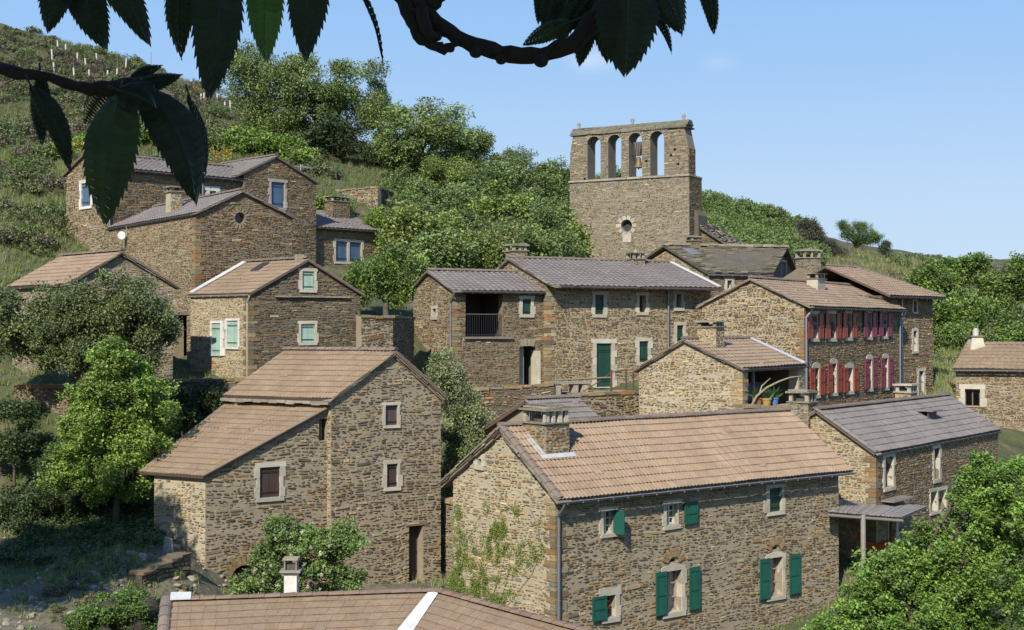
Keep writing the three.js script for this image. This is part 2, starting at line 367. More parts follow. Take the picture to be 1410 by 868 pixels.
// ---------------------------------------------------------------- windows, shutters, doors
const pbox = (gb, P, s0, s1, y0, y1, o0, o1, col, jit, R) => gb.box(P.pt(0, 0, 0), P.u, UP, P.n, s0, s1, y0, y1, o0, o1, col, jit, R);
function surround(W_, P, q, o, R) {                                  // dressed stone round an opening
  const k = q.sur, col = o.scol ?? LIME, c = () => mul(col, 0.86 + R() * 0.26), d = (o.depth ?? 0.2) + 0.03, f = 0.042;
  if (q.st !== 0) {
    const g = new GB();
    if (q.archl) {                                                  // segmental top edge
      const sh = new THREE.Shape(), a = q.s0 - k, b = q.s1 + k, y = q.y1, H = k * 1.15;
      sh.moveTo(a, y); sh.lineTo(b, y); sh.lineTo(b, y + H * 0.62); for (let i = 0; i <= 8; i++) { const t = i / 8; sh.lineTo(b + (a - b) * t, y + H * 0.62 + Math.sin(t * Math.PI) * H * q.archl); } sh.closePath();
      g.from(new THREE.ExtrudeGeometry(sh, { depth: d + f, bevelEnabled: false }), (x, yy, z) => P.pt(x, yy, z - d), c());
    } else pbox(g, P, q.s0 - k * (1 + R() * 0.5), q.s1 + k * (1 + R() * 0.5), q.y1, q.y1 + (q.st ?? k), -d, f, c(), 0.02, R);
    part('lintel', g, M.block, W_);
  }
  for (const s of [-1, 1]) {
    const kk = s < 0 ? (q.sl ?? k) : (q.sr ?? k); if (kk <= 0) continue;
    const H = q.y1 - q.y0, n = Math.max(2, Math.round(H / 0.38)); let y = q.y0;
    for (let i = 0; i < n; i++) {
      const y1 = i === n - 1 ? q.y1 : q.y0 + H * (i + 1) / n + (R() - 0.5) * 0.06, w = kk * (i % 2 ? 0.82 : 1.25) * (0.9 + R() * 0.25), g = new GB();
      if (s < 0) pbox(g, P, q.s0 - w, q.s0, y + 0.003, y1, -d, f + R() * 0.008, c(), 0.012, R); else pbox(g, P, q.s1, q.s1 + w, y + 0.003, y1, -d, f + R() * 0.008, c(), 0.012, R);
      part('jamb_stone', g, M.block, W_); y = y1;
    }
  }
  if (q.sb !== 0) { const g = new GB(); pbox(g, P, q.s0 - k * 0.9, q.s1 + k * 0.9, q.y0 - (q.sb ?? k) * 0.9, q.y0 - 0.002, -d, f + 0.035, c(), 0.015, R); part('sill', g, M.block, W_); }
}
function shutterLeaf(W_, P, s0, s1, y0, y1, off, col, R, panel) {
  const g = new GB(), n = Math.max(2, Math.round((s1 - s0) / 0.13)), t = 0.03;
  for (let i = 0; i < n; i++) { const a = s0 + (s1 - s0) * i / n, b = s0 + (s1 - s0) * (i + 1) / n; pbox(g, P, a + 0.003, b - 0.003, y0, y1, off, off + t, mul(col, 0.88 + R() * 0.24)); }
  const H = y1 - y0;
  for (const f of panel ? [0.02, 0.46, 0.9] : [0.12, 0.8]) pbox(g, P, s0 + 0.01, s1 - 0.01, y0 + H * f, y0 + H * f + (panel ? 0.08 : 0.07), off + t, off + t + 0.022, mul(col, 0.92));
  if (panel) for (const [a, b] of [[s0 + 0.004, s0 + 0.06], [s1 - 0.06, s1 - 0.004]]) pbox(g, P, a, b, y0 + H * 0.02 + 0.08, y1 - 0.01, off + t, off + t + 0.02, mul(col, 0.92));
  const m = part('shutter', g, M.paint, W_);
  for (const f of panel ? [] : [0.16, 0.84]) { const hg = new GB(); pbox(hg, P, s0 + 0.01, s0 + (s1 - s0) * 0.9, y0 + H * f - 0.016, y0 + H * f + 0.016, off + t + 0.022, off + t + 0.03, [0.03, 0.03, 0.03]); part('hinge_strap', hg, M.iron, W_); }
  return m;
}
// kind: 'glass' (frame and panes), 'closed' (shutters shut), 'board' (one plain board), 'void'
function windowAt(T, P, q, o, seed = 1) {
  const R = rngOf(seed * 77 + 5), g = new GB(), w = q.s1 - q.s0, H = q.y1 - q.y0, fd = o.depth ?? 0.2;
  const fc = o.fcol ?? [0.55, 0.52, 0.46], b = o.bar ?? 0.05;
  let W_;
  if (o.kind === 'glass') {
    pbox(g, P, q.s0, q.s0 + b, q.y0, q.y1, -fd - 0.05, -fd, fc); pbox(g, P, q.s1 - b, q.s1, q.y0, q.y1, -fd - 0.05, -fd, fc);
    pbox(g, P, q.s0 + b, q.s1 - b, q.y0, q.y0 + b, -fd - 0.05, -fd, fc); pbox(g, P, q.s0 + b, q.s1 - b, q.y1 - b, q.y1, -fd - 0.05, -fd, fc);
    const nx = o.nx ?? 2, ny = o.ny ?? 2;
    for (let i = 1; i < nx; i++) { const s = q.s0 + w * i / nx, k = nx === 2 ? b * 0.6 : 0.016; pbox(g, P, s - k, s + k, q.y0 + b, q.y1 - b, -fd - 0.045, -fd + 0.004, fc); }
    for (let j = 1; j < ny; j++) { const y = q.y0 + H * j / ny; pbox(g, P, q.s0 + b, q.s1 - b, y - 0.018, y + 0.018, -fd - 0.04, -fd + 0.002, fc); }
    W_ = part('window', g, M.paint, T);
    for (let i = 0; i < nx; i++) for (let j = 0; j < ny; j++) {
      const p = new GB(), s0 = q.s0 + w * i / nx, s1 = q.s0 + w * (i + 1) / nx, y0 = q.y0 + H * j / ny, y1 = q.y0 + H * (j + 1) / ny;
      p.quad(P.pt(s0 + 0.01, y0 + 0.01, -fd - 0.025), P.pt(s1 - 0.01, y0 + 0.01, -fd - 0.025), P.pt(s1 - 0.01, y1 - 0.01, -fd - 0.025 + (R() - 0.5) * 0.004), P.pt(s0 + 0.01, y1 - 0.01, -fd - 0.025));
      part('pane', p, M.glass, W_);
    }
    if (o.curtain) { const c = new GB(), nn = 6; for (let i = 0; i < nn; i++) { const a = q.s0 + w * (0.6 + 0.4 * i / nn), e = q.s0 + w * (0.6 + 0.4 * (i + 1) / nn); c.quad(P.pt(a, q.y0, -fd - 0.16 - (i % 2) * 0.03), P.pt(e, q.y0, -fd - 0.16 - ((i + 1) % 2) * 0.03), P.pt(e, q.y1, -fd - 0.16 - ((i + 1) % 2) * 0.03), P.pt(a, q.y1, -fd - 0.16 - (i % 2) * 0.03), o.curtain); } part('curtain', c, M.paint, W_); }
  } else if (o.kind === 'void') {
    pbox(g, P, q.s0 + 0.002, q.s1 - 0.002, q.y0 - 0.06, q.y0 - 0.002, -0.4, -0.02, mul(LIME, 0.6)); W_ = part(o.name ?? 'opening', g, M.block, T);
  } else {
    const d = o.depth ?? 0.12;
    pbox(g, P, q.s0 + 0.002, q.s1 - 0.002, q.y0 + 0.002, q.y1 - 0.002, -d - 0.09, -d - 0.04, o.col); W_ = part(o.name ?? 'window', g, M.paint, T);
    if (o.kind === 'board') shutterLeaf(W_, P, q.s0 + 0.01, q.s1 - 0.01, q.y0 + 0.01, q.y1 - 0.01, -d, o.col, R);
    else { const m = (q.s0 + q.s1) / 2; shutterLeaf(W_, P, q.s0 + 0.01, m - 0.004, q.y0 + 0.01, q.y1 - 0.01, -d, o.col, R); shutterLeaf(W_, P, m + 0.004, q.s1 - 0.01, q.y0 + 0.01, q.y1 - 0.01, -d, o.col, R); }
  }
  if (q.sur) surround(W_, P, q, o, R);
  for (const s of o.open ?? []) {                                    // opened shutters: [left edge, right edge] in wall metres
    shutterLeaf(W_, P, s[0], s[1], q.y0 - 0.04 + (s[2] ?? 0), q.y1 + 0.03 + (s[3] ?? 0), 0.075, o.col, R, o.panel);
  }
  return W_;
}

// ---------------------------------------------------------------- roofs
const TONES = {
  red: [[0.325, 0.232, 0.154], [0.335, 0.237, 0.154], [0.315, 0.226, 0.154], [0.33, 0.238, 0.162], [0.34, 0.237, 0.152]],
  tan: [[0.285, 0.205, 0.13], [0.293, 0.21, 0.13], [0.275, 0.20, 0.13], [0.29, 0.21, 0.137], [0.297, 0.208, 0.127]],
  grey: [[0.225, 0.195, 0.178], [0.232, 0.20, 0.182], [0.216, 0.188, 0.174], [0.228, 0.20, 0.184], [0.236, 0.198, 0.178]],
  ridge: [[0.225, 0.17, 0.135], [0.25, 0.19, 0.15], [0.21, 0.17, 0.14]],
};
function roofTiles(mesh, e0, e1, r1, r0, o) {
  const R = rngOf(o.seed ?? 3), tones = o.tones, m = o.m ?? 8, hgt = o.h ?? 0.035, waves = o.waves ?? 2;
  let N = nrm(cross(sub(e1, e0), sub(r0, e0))); if (N[1] < 0) N = mul(N, -1);
  const flip = dot(cross(sub(e1, e0), sub(r0, e0)), N) < 0;
  const slope = (len(sub(r0, e0)) + len(sub(r1, e1))) / 2, rows = Math.max(2, Math.round(slope / (o.row ?? 0.36)));
  const tiles = [], alt = o.stag ?? 0;
  for (let i = 0; i < rows; i++) {
    const v0 = i / rows, v1 = Math.min(1, (i + 1.12) / rows);
    const L0 = mix(e0, r0, v0), R0 = mix(e1, r1, v0), L1 = mix(e0, r0, v1), R1 = mix(e1, r1, v1);
    const n = Math.max(1, Math.round(len(sub(R0, L0)) / (o.w ?? 0.3))), off = alt && i % 2 ? 0.5 : 0;
    for (let j = off ? -1 : 0; j < n; j++) {
      const a = Math.max(0, (j + off) / n), b = Math.min(1, (j + 1 + off) / n); if (b - a < 0.1 / n) continue;
      const rg = o.rag ?? 0.004, pc = mix(L0, R0, (a + b) / 2), sag = (fbm(pc[0] * 0.5 + 11, pc[2] * 0.5 + pc[1] * 0.3, 2) - 0.5) * 0.055, dz = (R() - 0.5) * 2 * rg + sag, ds = (R() - 0.5) * (o.rag ? 0.35 : 0.02) - (R() < 0.006 ? 0.3 : 0), lich = 0.9 + 0.22 * fbm(pc[0] * 0.9 + 4, pc[2] * 0.9 + pc[1], 3);
      tiles.push({ L0, R0, L1, R1, a, b, dz, ds, i, col: mul(tones[Math.floor(R() * tones.length)], lich * ((o.rag ? 0.65 : 0.93) + R() * (o.rag ? 0.7 : 0.13))), d: -mix(L0, R0, (a + b) / 2)[2] });
    }
  }
  const solid = (g, t) => {
    const top = [], bot = [], low = [], ts = t.b - t.a;
    for (let k = 0; k <= m; k++) {
      const f = t.a + ts * (k / m) * 0.985, w = hgt * (0.5 - 0.5 * Math.cos(k / m * 2 * Math.PI * waves));
      const pb = mix(mix(t.L0, t.R0, f), mix(t.L1, t.R1, f), t.ds), pt_ = mix(t.L1, t.R1, f);
      bot.push(mad(pb, N, (o.lift ?? 0.044) + w + t.dz)); low.push(mad(pb, N, 0.014 + w * 0.85 + t.dz)); top.push(mad(pt_, N, 0.012 + w + t.dz));
    }
    for (let k = 0; k < m; k++) {
      if (!flip) { g.quad(bot[k], bot[k + 1], top[k + 1], top[k], t.col); g.quad(low[k], low[k + 1], bot[k + 1], bot[k], t.col); }
      else { g.quad(bot[k + 1], bot[k], top[k], top[k + 1], t.col); g.quad(low[k + 1], low[k], bot[k], bot[k + 1], t.col); }
    }
    g.quad(low[0], bot[0], top[0], mad(top[0], N, -0.02), t.col); g.quad(bot[m], low[m], mad(top[m], N, -0.02), top[m], t.col);
  };
  tiles.sort((a, b) => a.d - b.d);
  const rest = new GB(), nInd = o.ind ?? 0;
  tiles.forEach((t, i) => { if (i < nInd) { const g = new GB(); solid(g, t); part('roof_tile', g, M.tile, mesh); } else solid(rest, t); });
  if (rest.p.length) part('tile_courses', rest, M.tile, mesh, 'stuff');
}
function slab(gb, q, t, col) {                                       // a sloping quad given thickness downwards
  let N = nrm(cross(sub(q[1], q[0]), sub(q[3], q[0]))); if (N[1] < 0) N = mul(N, -1);
  gb.hexa([...q, ...q.map(p => mad(p, N, -t))], col); return N;
}
function caps(mesh, a, b, o = {}) {                                  // rounded ridge or verge tiles from a to b
  const R = rngOf(o.seed ?? 9), L = len(sub(b, a)), n = Math.max(2, Math.round(L / (o.len ?? 0.4))), r = o.r ?? 0.11, d = nrm(sub(b, a));
  const side = nrm(cross(d, o.up ?? UP)), up = cross(side, d), tones = o.tones ?? TONES.ridge, K = 6, rest = new GB();
  for (let i = 0; i < n; i++) {
    const g = o.ind ? new GB() : rest, p0 = mix(a, b, i / n), p1 = mix(a, b, (i + 1.1) / n), col = mul(tones[Math.floor(R() * tones.length)], 0.9 + R() * 0.2);
    const ring = (p, rr, lift) => Array.from({ length: K + 1 }, (_, k) => { const an = (k / K) * Math.PI; const nn = add(mul(side, Math.cos(an)), mul(up, Math.sin(an) * (o.flat ?? 0.75))); return mad(mad(p, nn, rr), up, lift - 0.02); });
    const A = ring(p0, r * (1.06 + R() * 0.05), 0.012), B = ring(p1, r * 0.94, 0);
    for (let k = 0; k < K; k++) g.quad(A[k], B[k], B[k + 1], A[k + 1], col);
    for (let k = 0; k < K; k++) g.tri(p0, A[k], A[k + 1], mul(col, 0.8));
    if (o.ind) part(o.name ?? 'ridge_cap', g, M.tile, mesh);
  }
  if (!o.ind) part(o.name ?? 'ridge_caps', rest, M.tile, mesh, 'stuff');
}
function vergeSlabs(mesh, P, a, b, o = {}) {                         // flat stones laid along a gable edge, under the tiles
  const R = rngOf(o.seed ?? 4), L = Math.hypot(b[0] - a[0], b[1] - a[1]), u = [(b[0] - a[0]) / L, (b[1] - a[1]) / L], v = [-u[1], u[0]], s = v[1] > 0 ? 1 : -1, rest = new GB();
  const ex = add(mul(P.u, u[0]), [0, u[1], 0]), ey = add(mul(P.u, v[0] * s), [0, v[1] * s, 0]);
  for (let layer = 0; layer < (o.layers ?? 2); layer++) for (let x = -0.1; x < L - 0.05;) {
    const w = 0.28 + R() * 0.4, g = o.ind ? new GB() : rest, t0 = -0.005 - layer * 0.055, col = mul(o.col ?? [0.30, 0.255, 0.19], 0.75 + R() * 0.5);
    g.box(P.pt(a[0], a[1]), ex, ey, P.n, x, Math.min(L + 0.08, x + w - 0.015), t0 - 0.045 - R() * 0.015, t0 - R() * 0.01, -0.3, (o.out ?? 0.17) - layer * 0.05 + (R() - 0.5) * 0.07, col, 0.03, R);
    if (o.ind) part('verge_slab', g, M.stone, mesh); x += w;
  }
  if (rest.p.length) part('verge_stones', rest, M.stone, mesh, 'stuff');
}
// gable roof over profile {l,a,r} in plane P (wall metres), running back along dir; t0 = overhang past the gable
function gableRoof(T, P, pr, dir, tE, o) {
  const t0 = -(o.og ?? 0.15), tR = o.tR ?? tE, ext = (e, a) => { const k = (o.oe ?? 0.3) / Math.abs(e[0] - a[0]); return [e[0] + (e[0] - a[0]) * k, e[1] + (e[1] - a[1]) * k]; };
  const l = pr.l && ext(pr.l, pr.a), r = pr.r && ext(pr.r, pr.a), at = (q, t) => mad(P.pt(q[0], q[1]), dir, t);
  const g = new GB(), dc = o.deck ?? [0.16, 0.12, 0.09];
  const tl = o.tL ?? tE;
  const quads = [];
  if (l) quads.push(['l', [at(l, t0), at(l, tl), at(pr.a, tR), at(pr.a, t0)]]);
  if (r) quads.push(['r', [at(r, t0), at(r, tE), at(pr.a, tR), at(pr.a, t0)]]);
  for (const [, q] of quads) slab(g, q, o.thick ?? 0.09, dc);
  const mesh = part('roof', g, M.wood, T);
  for (const [k, q] of quads) roofTiles(mesh, q[0], q[1], q[2], q[3], { ...o.tile, ...(k === (o.show ?? 'l') ? {} : { ind: 0, m: 4 }), seed: (o.seed ?? 1) * 13 + k.charCodeAt(0) });
  if (o.caps !== false) caps(mesh, mad(at(pr.a, t0 + 0.02), UP, 0.06), mad(at(pr.a, tR), UP, 0.06), { ind: o.capInd, seed: o.seed, r: 0.13, ...(o.cap ?? {}) });
  if (o.verge) for (const e of [l, r]) if (e) vergeSlabs(mesh, P, e, pr.a, { seed: (o.seed ?? 1) + (e === l ? 5 : 8), ...o.verge });
  return { mesh, quads, l, r, at };
}
function gutter(T, a, b, r = 0.065, col = [0.30, 0.31, 0.33], out) {
  const g = new GB(), d = nrm(sub(b, a)), side = nrm(out ?? cross(d, UP)), K = 7;
  const arc = (p, rr) => Array.from({ length: K + 1 }, (_, k) => { const an = Math.PI + k / K * Math.PI; return mad(mad(p, side, Math.cos(an) * rr), UP, Math.sin(an) * rr); });
  const A = arc(a, r), B = arc(b, r);
  for (let k = 0; k < K; k++) g.quad(A[k], A[k + 1], B[k + 1], B[k], col);
  const L = len(sub(b, a)); for (let x = 0.3; x < L; x += 0.6) g.box(mad(a, d, x), d, UP, side, -0.012, 0.012, -r - 0.006, 0.015, -r - 0.006, r + 0.008, mul(col, 1.1));
  g.tube([mad(a, side, r), mad(b, side, r)], 0.012, 5, mul(col, 1.3));
  return part('gutter', g, M.zinc, T);
}
function downpipe(T, pts, r = 0.045, col = [0.30, 0.31, 0.33]) {
  const g = new GB(); g.tube(pts, r, 9, col);
  const a = pts[pts.length - 2], b = pts[pts.length - 1]; for (let y = a[1] - 0.8; y > b[1]; y -= 1.6) g.tube([mad(mix(a, b, (a[1] - y) / (a[1] - b[1])), UP, 0.03), mix(a, b, (a[1] - y) / (a[1] - b[1]))], r * 1.25, 9, mul(col, 1.15));
  return part('downpipe', g, M.zinc, T);
}
// plan-aligned chimney: centre, base and top heights, plan axes
function chimney(T, c, y0, y1, u, w, d, o = {}) {
  const R = rngOf(o.seed ?? 21), g = new GB(), U = nrm([u[0], 0, u[2]]), N = [-U[2], 0, U[0]], C = [c[0], 0, c[2]];
  const bt = y1 - (o.cap ?? 0.42);
  g.box(C, U, UP, N, -w / 2, w / 2, y0, bt, -d / 2, d / 2, (o.mcol ?? (o.pal ?? PAL.warm).m));
  const m = part('chimney', g, M.mortar, T);
  if (!o.plain) for (const [dir, off, wid] of [[U, d / 2, w], [mul(N, -1), w / 2, d], [N, w / 2, d]]) {
    const pl = new Plane(mad(C, [-dir[2], 0, dir[0]], off), dir);
    stones(m, pl, [[-wid / 2, y0], [wid / 2, y0], [wid / 2, bt], [-wid / 2, bt]], [], { pal: o.pal ?? PAL.warm, seed: (o.seed ?? 21) + Math.round(off * 100), h: o.h ?? 0.08, lift: 0.02, ind: o.ind ?? 0 });
  }
  const b = (name, x0, x1, yy0, yy1, z0, z1, col, jit, mat = M.stone) => { const q = new GB(); q.box(C, U, UP, N, x0, x1, yy0, yy1, z0, z1, col, jit, R); part(name, q, mat, m); };
  const sc = o.scol ?? [0.33, 0.29, 0.22], ov = 0.07;
  b('cap_slab', -w / 2 - ov, w / 2 + ov, bt, bt + 0.05, -d / 2 - ov, d / 2 + ov, mul(sc, 0.9), 0.03);
  const ph = (o.cap ?? 0.42) - 0.05 - (o.lid ?? 0.08), nx = o.nx ?? 3;
  for (let i = 0; i < nx; i++) for (const z of [-1, 1]) { const x = -w / 2 + 0.09 + (w - 0.18) * i / (nx - 1); b('pillar', x - 0.065, x + 0.065, bt + 0.05, bt + 0.05 + ph, z * (d / 2 - 0.08) - 0.07, z * (d / 2 - 0.08) + 0.07, mul(o.pcol ?? [0.42, 0.37, 0.28], 0.8 + R() * 0.4), 0.04); }
  b('flue', -w * 0.3, w * 0.3, bt + 0.05, bt + 0.05 + ph * 0.5, -d * 0.2, d * 0.2, [0.12, 0.10, 0.085], 0);
  b('top_slab', -w / 2 - ov * 1.2, w / 2 + ov * 1.2, y1 - (o.lid ?? 0.08), y1 - 0.015, -d / 2 - ov * 1.2, d / 2 + ov * 1.2, sc, 0.05);
  if (o.layers) for (let i = 0; i < o.layers; i++) b('top_slab', -w / 2 + i * 0.08 + (R() - 0.5) * 0.1, w / 2 - i * 0.1, y1 - 0.02 + i * 0.055, y1 + 0.035 + i * 0.055, -d / 2 + i * 0.08, d / 2 - i * 0.07, mul(sc, 0.85 + R() * 0.3), 0.05);
  if (o.knob) { const q = new GB(); q.tube([[C[0], y1 - 0.02, C[2]], [C[0], y1 + 0.06, C[2]], [C[0], y1 + 0.17, C[2]]], [0.09, 0.1, 0.03], 8, [0.5, 0.46, 0.38]); part('finial', q, M.stone, m); }
  return m;
}
function flashing(T, q, col = [0.62, 0.62, 0.60], t = 0.03) { const g = new GB(); slab(g, q, t, col); return part('flashing', g, M.paint, T); }
// plain closing walls at the back of a house: points in plan, from yb to yt
function backWalls(T, pts, yb, yts, pal, th = 0.4) {
  const g = new GB();
  for (let i = 0; i + 1 < pts.length; i++) {
    const a = pts[i], b = pts[i + 1], d = nrm([b[0] - a[0], 0, b[2] - a[2]]), n = [-d[2], 0, d[0]], L = Math.hypot(b[0] - a[0], b[2] - a[2]);
    const y1 = Array.isArray(yts) ? yts[i] : yts;
    g.box([a[0], 0, a[2]], d, UP, n, 0.006, L - 0.006, yb, y1, 0.006, th, pal.m);
  }
  return part('rear_wall', g, M.mortar, T);
}

// ---------------------------------------------------------------- the land: heights at known places, interpolated
const CP = [];
const gp = (px, py, d) => { const p = W(px, py, d); CP.push([p[0], p[2], p[1]]); };
const gy = (px, d, y) => { const p = W(px, HZ, d); CP.push([p[0], p[2], y]); };
for (const [x, z, y] of [[0, 2, 8.4], [-12, 2, 8.6], [14, 2, 7.8], [0, -6, 7.0], [-9, -8, 6.4], [9, -8, 5.6], [0, -16, 3.2], [-9, -18, 3.0], [10, -18, 1.6], [0, -25, -0.4], [-10, -27, 1.2], [12, -27, -1.2], [24, -30, -2.5], [0, 40, 14], [-40, 20, 16], [40, 20, 8], [-30, -10, 9], [30, -8, 4]]) CP.push([x, z, y]);
gy(400, 33, -0.6); gy(600, 33, -0.8); gy(760, 34, -1.0); gy(900, 36, -1.1); gy(1050, 40, -1.0); gy(1150, 40, -1.4); gy(1250, 42, -1.2); gy(1400, 42, -1.5);   // below the near houses
gy(800, 41, -0.6); gy(1000, 44, -0.3); gy(1160, 47, 0.0); gy(640, 46, 0.6); gy(700, 48, 1.2); gy(900, 50, 1.6); gy(1060, 52, 2.2);
gy(500, 46, 0.8); gy(607, 50.5, 0.75); gy(400, 45.5, 0.9); gy(330, 44, 1.0);                            // court in front of the tall house
gp(60, 858, 36.5); gp(30, 845, 38); gp(110, 828, 38); gp(160, 800, 40); gp(200, 770, 42); gp(232, 748, 44); gp(150, 745, 45); gp(90, 790, 42); gp(215, 722, 46.5); gp(20, 800, 43);    // stony path
gp(190, 830, 37.5); gp(262, 800, 41.5); gy(215, 36, 0.8); gy(280, 39, 0.6); gy(150, 34, 1.2);
gp(170, 700, 50); gp(80, 690, 50); gp(20, 690, 50); gy(230, 52.5, 4.6); gy(300, 53.2, 4.9);                            // bank under the bushes
gp(225, 527, 57); gp(300, 523, 58); gy(120, 56, 8.0); gy(30, 57, 8.2); gy(60, 53, 8.3); gy(150, 53.5, 8.2); gy(200, 54, 8.0);                     // terrace of the mint-shuttered house
gy(400, 60, 8.4); gy(500, 59, 7.6); gy(545, 60.5, 7.4); gy(640, 57, 5.6); gy(700, 58, 6.4); gy(640, 60.5, 6.4);
gy(420, 55, 5.4); gy(540, 54.5, 3.6); gy(600, 55, 3.0); gy(640, 52, 2.2);
gy(200, 65, 8.8); gy(240, 61, 8.2); gy(215, 59, 8.1); gy(350, 70, 12.0); gy(440, 72, 12.4); gy(100, 68, 12.0); gy(40, 72, 15);
gy(480, 77, 12.6); gy(440, 77, 12.6); gy(525, 80, 12.8); gy(480, 80, 12.9); gy(480, 85, 14.8); gy(560, 79, 12.8); gy(560, 72, 11.4); gy(540, 66, 10.6); gy(500, 68, 10.8);
gy(460, 87, 18.6); gy(560, 86, 17.2); gy(640, 78, 13.0); gy(700, 80, 13.6); gy(780, 85, 13.6);
gp(440, 236, 95); gp(380, 205, 100); gp(300, 215, 96); gp(80, 235, 84); gp(20, 240, 84); gp(150, 215, 90); gp(250, 215, 92);
gp(380, 190, 112); gp(440, 190, 118); gp(300, 158, 140); gp(260, 120, 165); gp(190, 96, 168); gp(130, 73, 170); gp(67, 54, 172); gp(0, 35, 174); gp(-90, 0, 176); gp(100, 140, 130); gp(20, 150, 125); gp(200, 165, 128); gp(-80, 180, 115);
gp(330, 152, 168); gp(400, 172, 160); gp(500, 205, 145); gp(580, 225, 135); gp(660, 250, 132); gp(740, 285, 128); gp(780, 305, 125); gp(600, 260, 105); gp(700, 300, 104);
gy(840, 97, 14.2); gy(940, 94, 13.6); gy(1000, 96, 13.8); gy(900, 78, 11.5); gy(1000, 78, 10.5); gy(1080, 82, 10.4); gy(800, 74, 11.0); gy(760, 69.5, 9.5); gy(900, 72, 10.0); gy(980, 70.5, 8.5);
gy(720, 61.5, 6.9); gy(830, 63, 6.9); gy(900, 64, 6.8); gy(780, 66, 7.2); gy(700, 63.5, 6.9); gy(760, 58, 6.2); gy(870, 58, 5.6); gy(960, 60, 6.0); gy(1050, 56, 5.8);
gy(850, 54, 3.4); gy(980, 53, 3.6); gy(1040, 53, 4.3); gy(1090, 55, 5.2); gy(1100, 58, 6.2); gy(1110, 61, 6.1); gy(1170, 65, 5.9); gy(1240, 71, 6.0); gy(1150, 60, 4.6); gy(1210, 62, 4.6); gy(1250, 67, 5.0); gy(1265, 73, 5.5); gy(1282, 76, 5.9); gy(1250, 63, 4.4); gy(1300, 66, 4.7); gp(1300, 528, 80); gp(1295, 505, 90); gp(1290, 485, 98); gy(1200, 58, 4.6); gy(1270, 62, 4.8); gy(1330, 66, 5.2); gp(1340, 570, 72); gy(1410, 70, 5.2); gy(1345, 78, 6.6);
gy(1200, 49, 0.9); gy(1280, 54, 0.9); gy(1300, 57, 1.1); gy(1350, 59, 1.2); gy(1410, 62, 1.5); gy(1340, 54, 0.2); gy(1240, 47.5, 0.4); gy(1320, 46, -0.6);
gp(955, 284, 150); gp(1010, 283, 150); gp(1042, 290, 148); gp(1070, 309, 146); gp(1098, 333, 142); gp(1000, 330, 115); gp(1060, 345, 112); gp(1135, 352, 140); gp(1180, 350, 132); gp(1215, 354, 132); gp(1250, 364, 140); gp(1300, 366, 160); gp(1380, 362, 170); gp(1500, 350, 175);
gp(1160, 372, 112); gp(1230, 385, 105); gp(1310, 420, 112); gp(1380, 420, 110); gp(1320, 470, 98); gp(1380, 490, 90); gp(870, 285, 150); gp(800, 290, 150);
gp(1000, 360, 300); gp(500, 320, 300); gp(100, 200, 300); gp(1400, 410, 330); gp(1150, 380, 220); gp(1300, 395, 230); gp(-400, 20, 260); gp(1900, 380, 260); CP.push([-150, -60, 34], [150, -60, 0], [-120, 60, 30], [120, 60, 6]);
CP.push([0, -650, 12], [-500, -500, 40], [500, -500, 6], [600, 0, 10], [-600, 0, 70], [0, 500, 40], [-400, 400, 60], [400, 400, 20]);
const terr = (() => {
  const n = CP.length, A = [], b = [];
  for (let i = 0; i <= n; i++) { A.push(new Float64Array(n + 1)); b.push(i < n ? CP[i][2] : 0); }
  for (let i = 0; i < n; i++) { for (let j = 0; j < n; j++) A[i][j] = Math.hypot(CP[i][0] - CP[j][0], CP[i][1] - CP[j][1]); A[i][i] = -0.35; A[i][n] = 1; A[n][i] = 1; }
  for (let c = 0; c <= n; c++) {
    let p = c; for (let r = c + 1; r <= n; r++) if (Math.abs(A[r][c]) > Math.abs(A[p][c])) p = r;
    [A[c], A[p]] = [A[p], A[c]]; [b[c], b[p]] = [b[p], b[c]];
    for (let r = c + 1; r <= n; r++) { const f = A[r][c] / A[c][c]; if (!f) continue; for (let k = c; k <= n; k++) A[r][k] -= f * A[c][k]; b[r] -= f * b[c]; }
  }
  const w = new Float64Array(n + 1);
  for (let c = n; c >= 0; c--) { let s = b[c]; for (let k = c + 1; k <= n; k++) s -= A[c][k] * w[k]; w[c] = s / A[c][c]; }
  return (x, z) => { let s = w[n]; for (let i = 0; i < n; i++) s += w[i] * Math.hypot(x - CP[i][0], z - CP[i][1]); return s; };
})();
const rough = (x, z) => { const far = Math.min(1, Math.max(0, (-z - 85) / 30)); return (fbm(x * 0.5, z * 0.5, 3) - 0.5) * 0.25 + far * ((fbm(x * 0.12 + 3, z * 0.12, 4) - 0.5) * 2.2); };
const ground = (x, z) => terr(x, z) + rough(x, z);
const on = (px, d) => { const p = W(px, HZ, d); return [p[0], ground(p[0], p[2]), p[2]]; };
const GROUNDED = [];
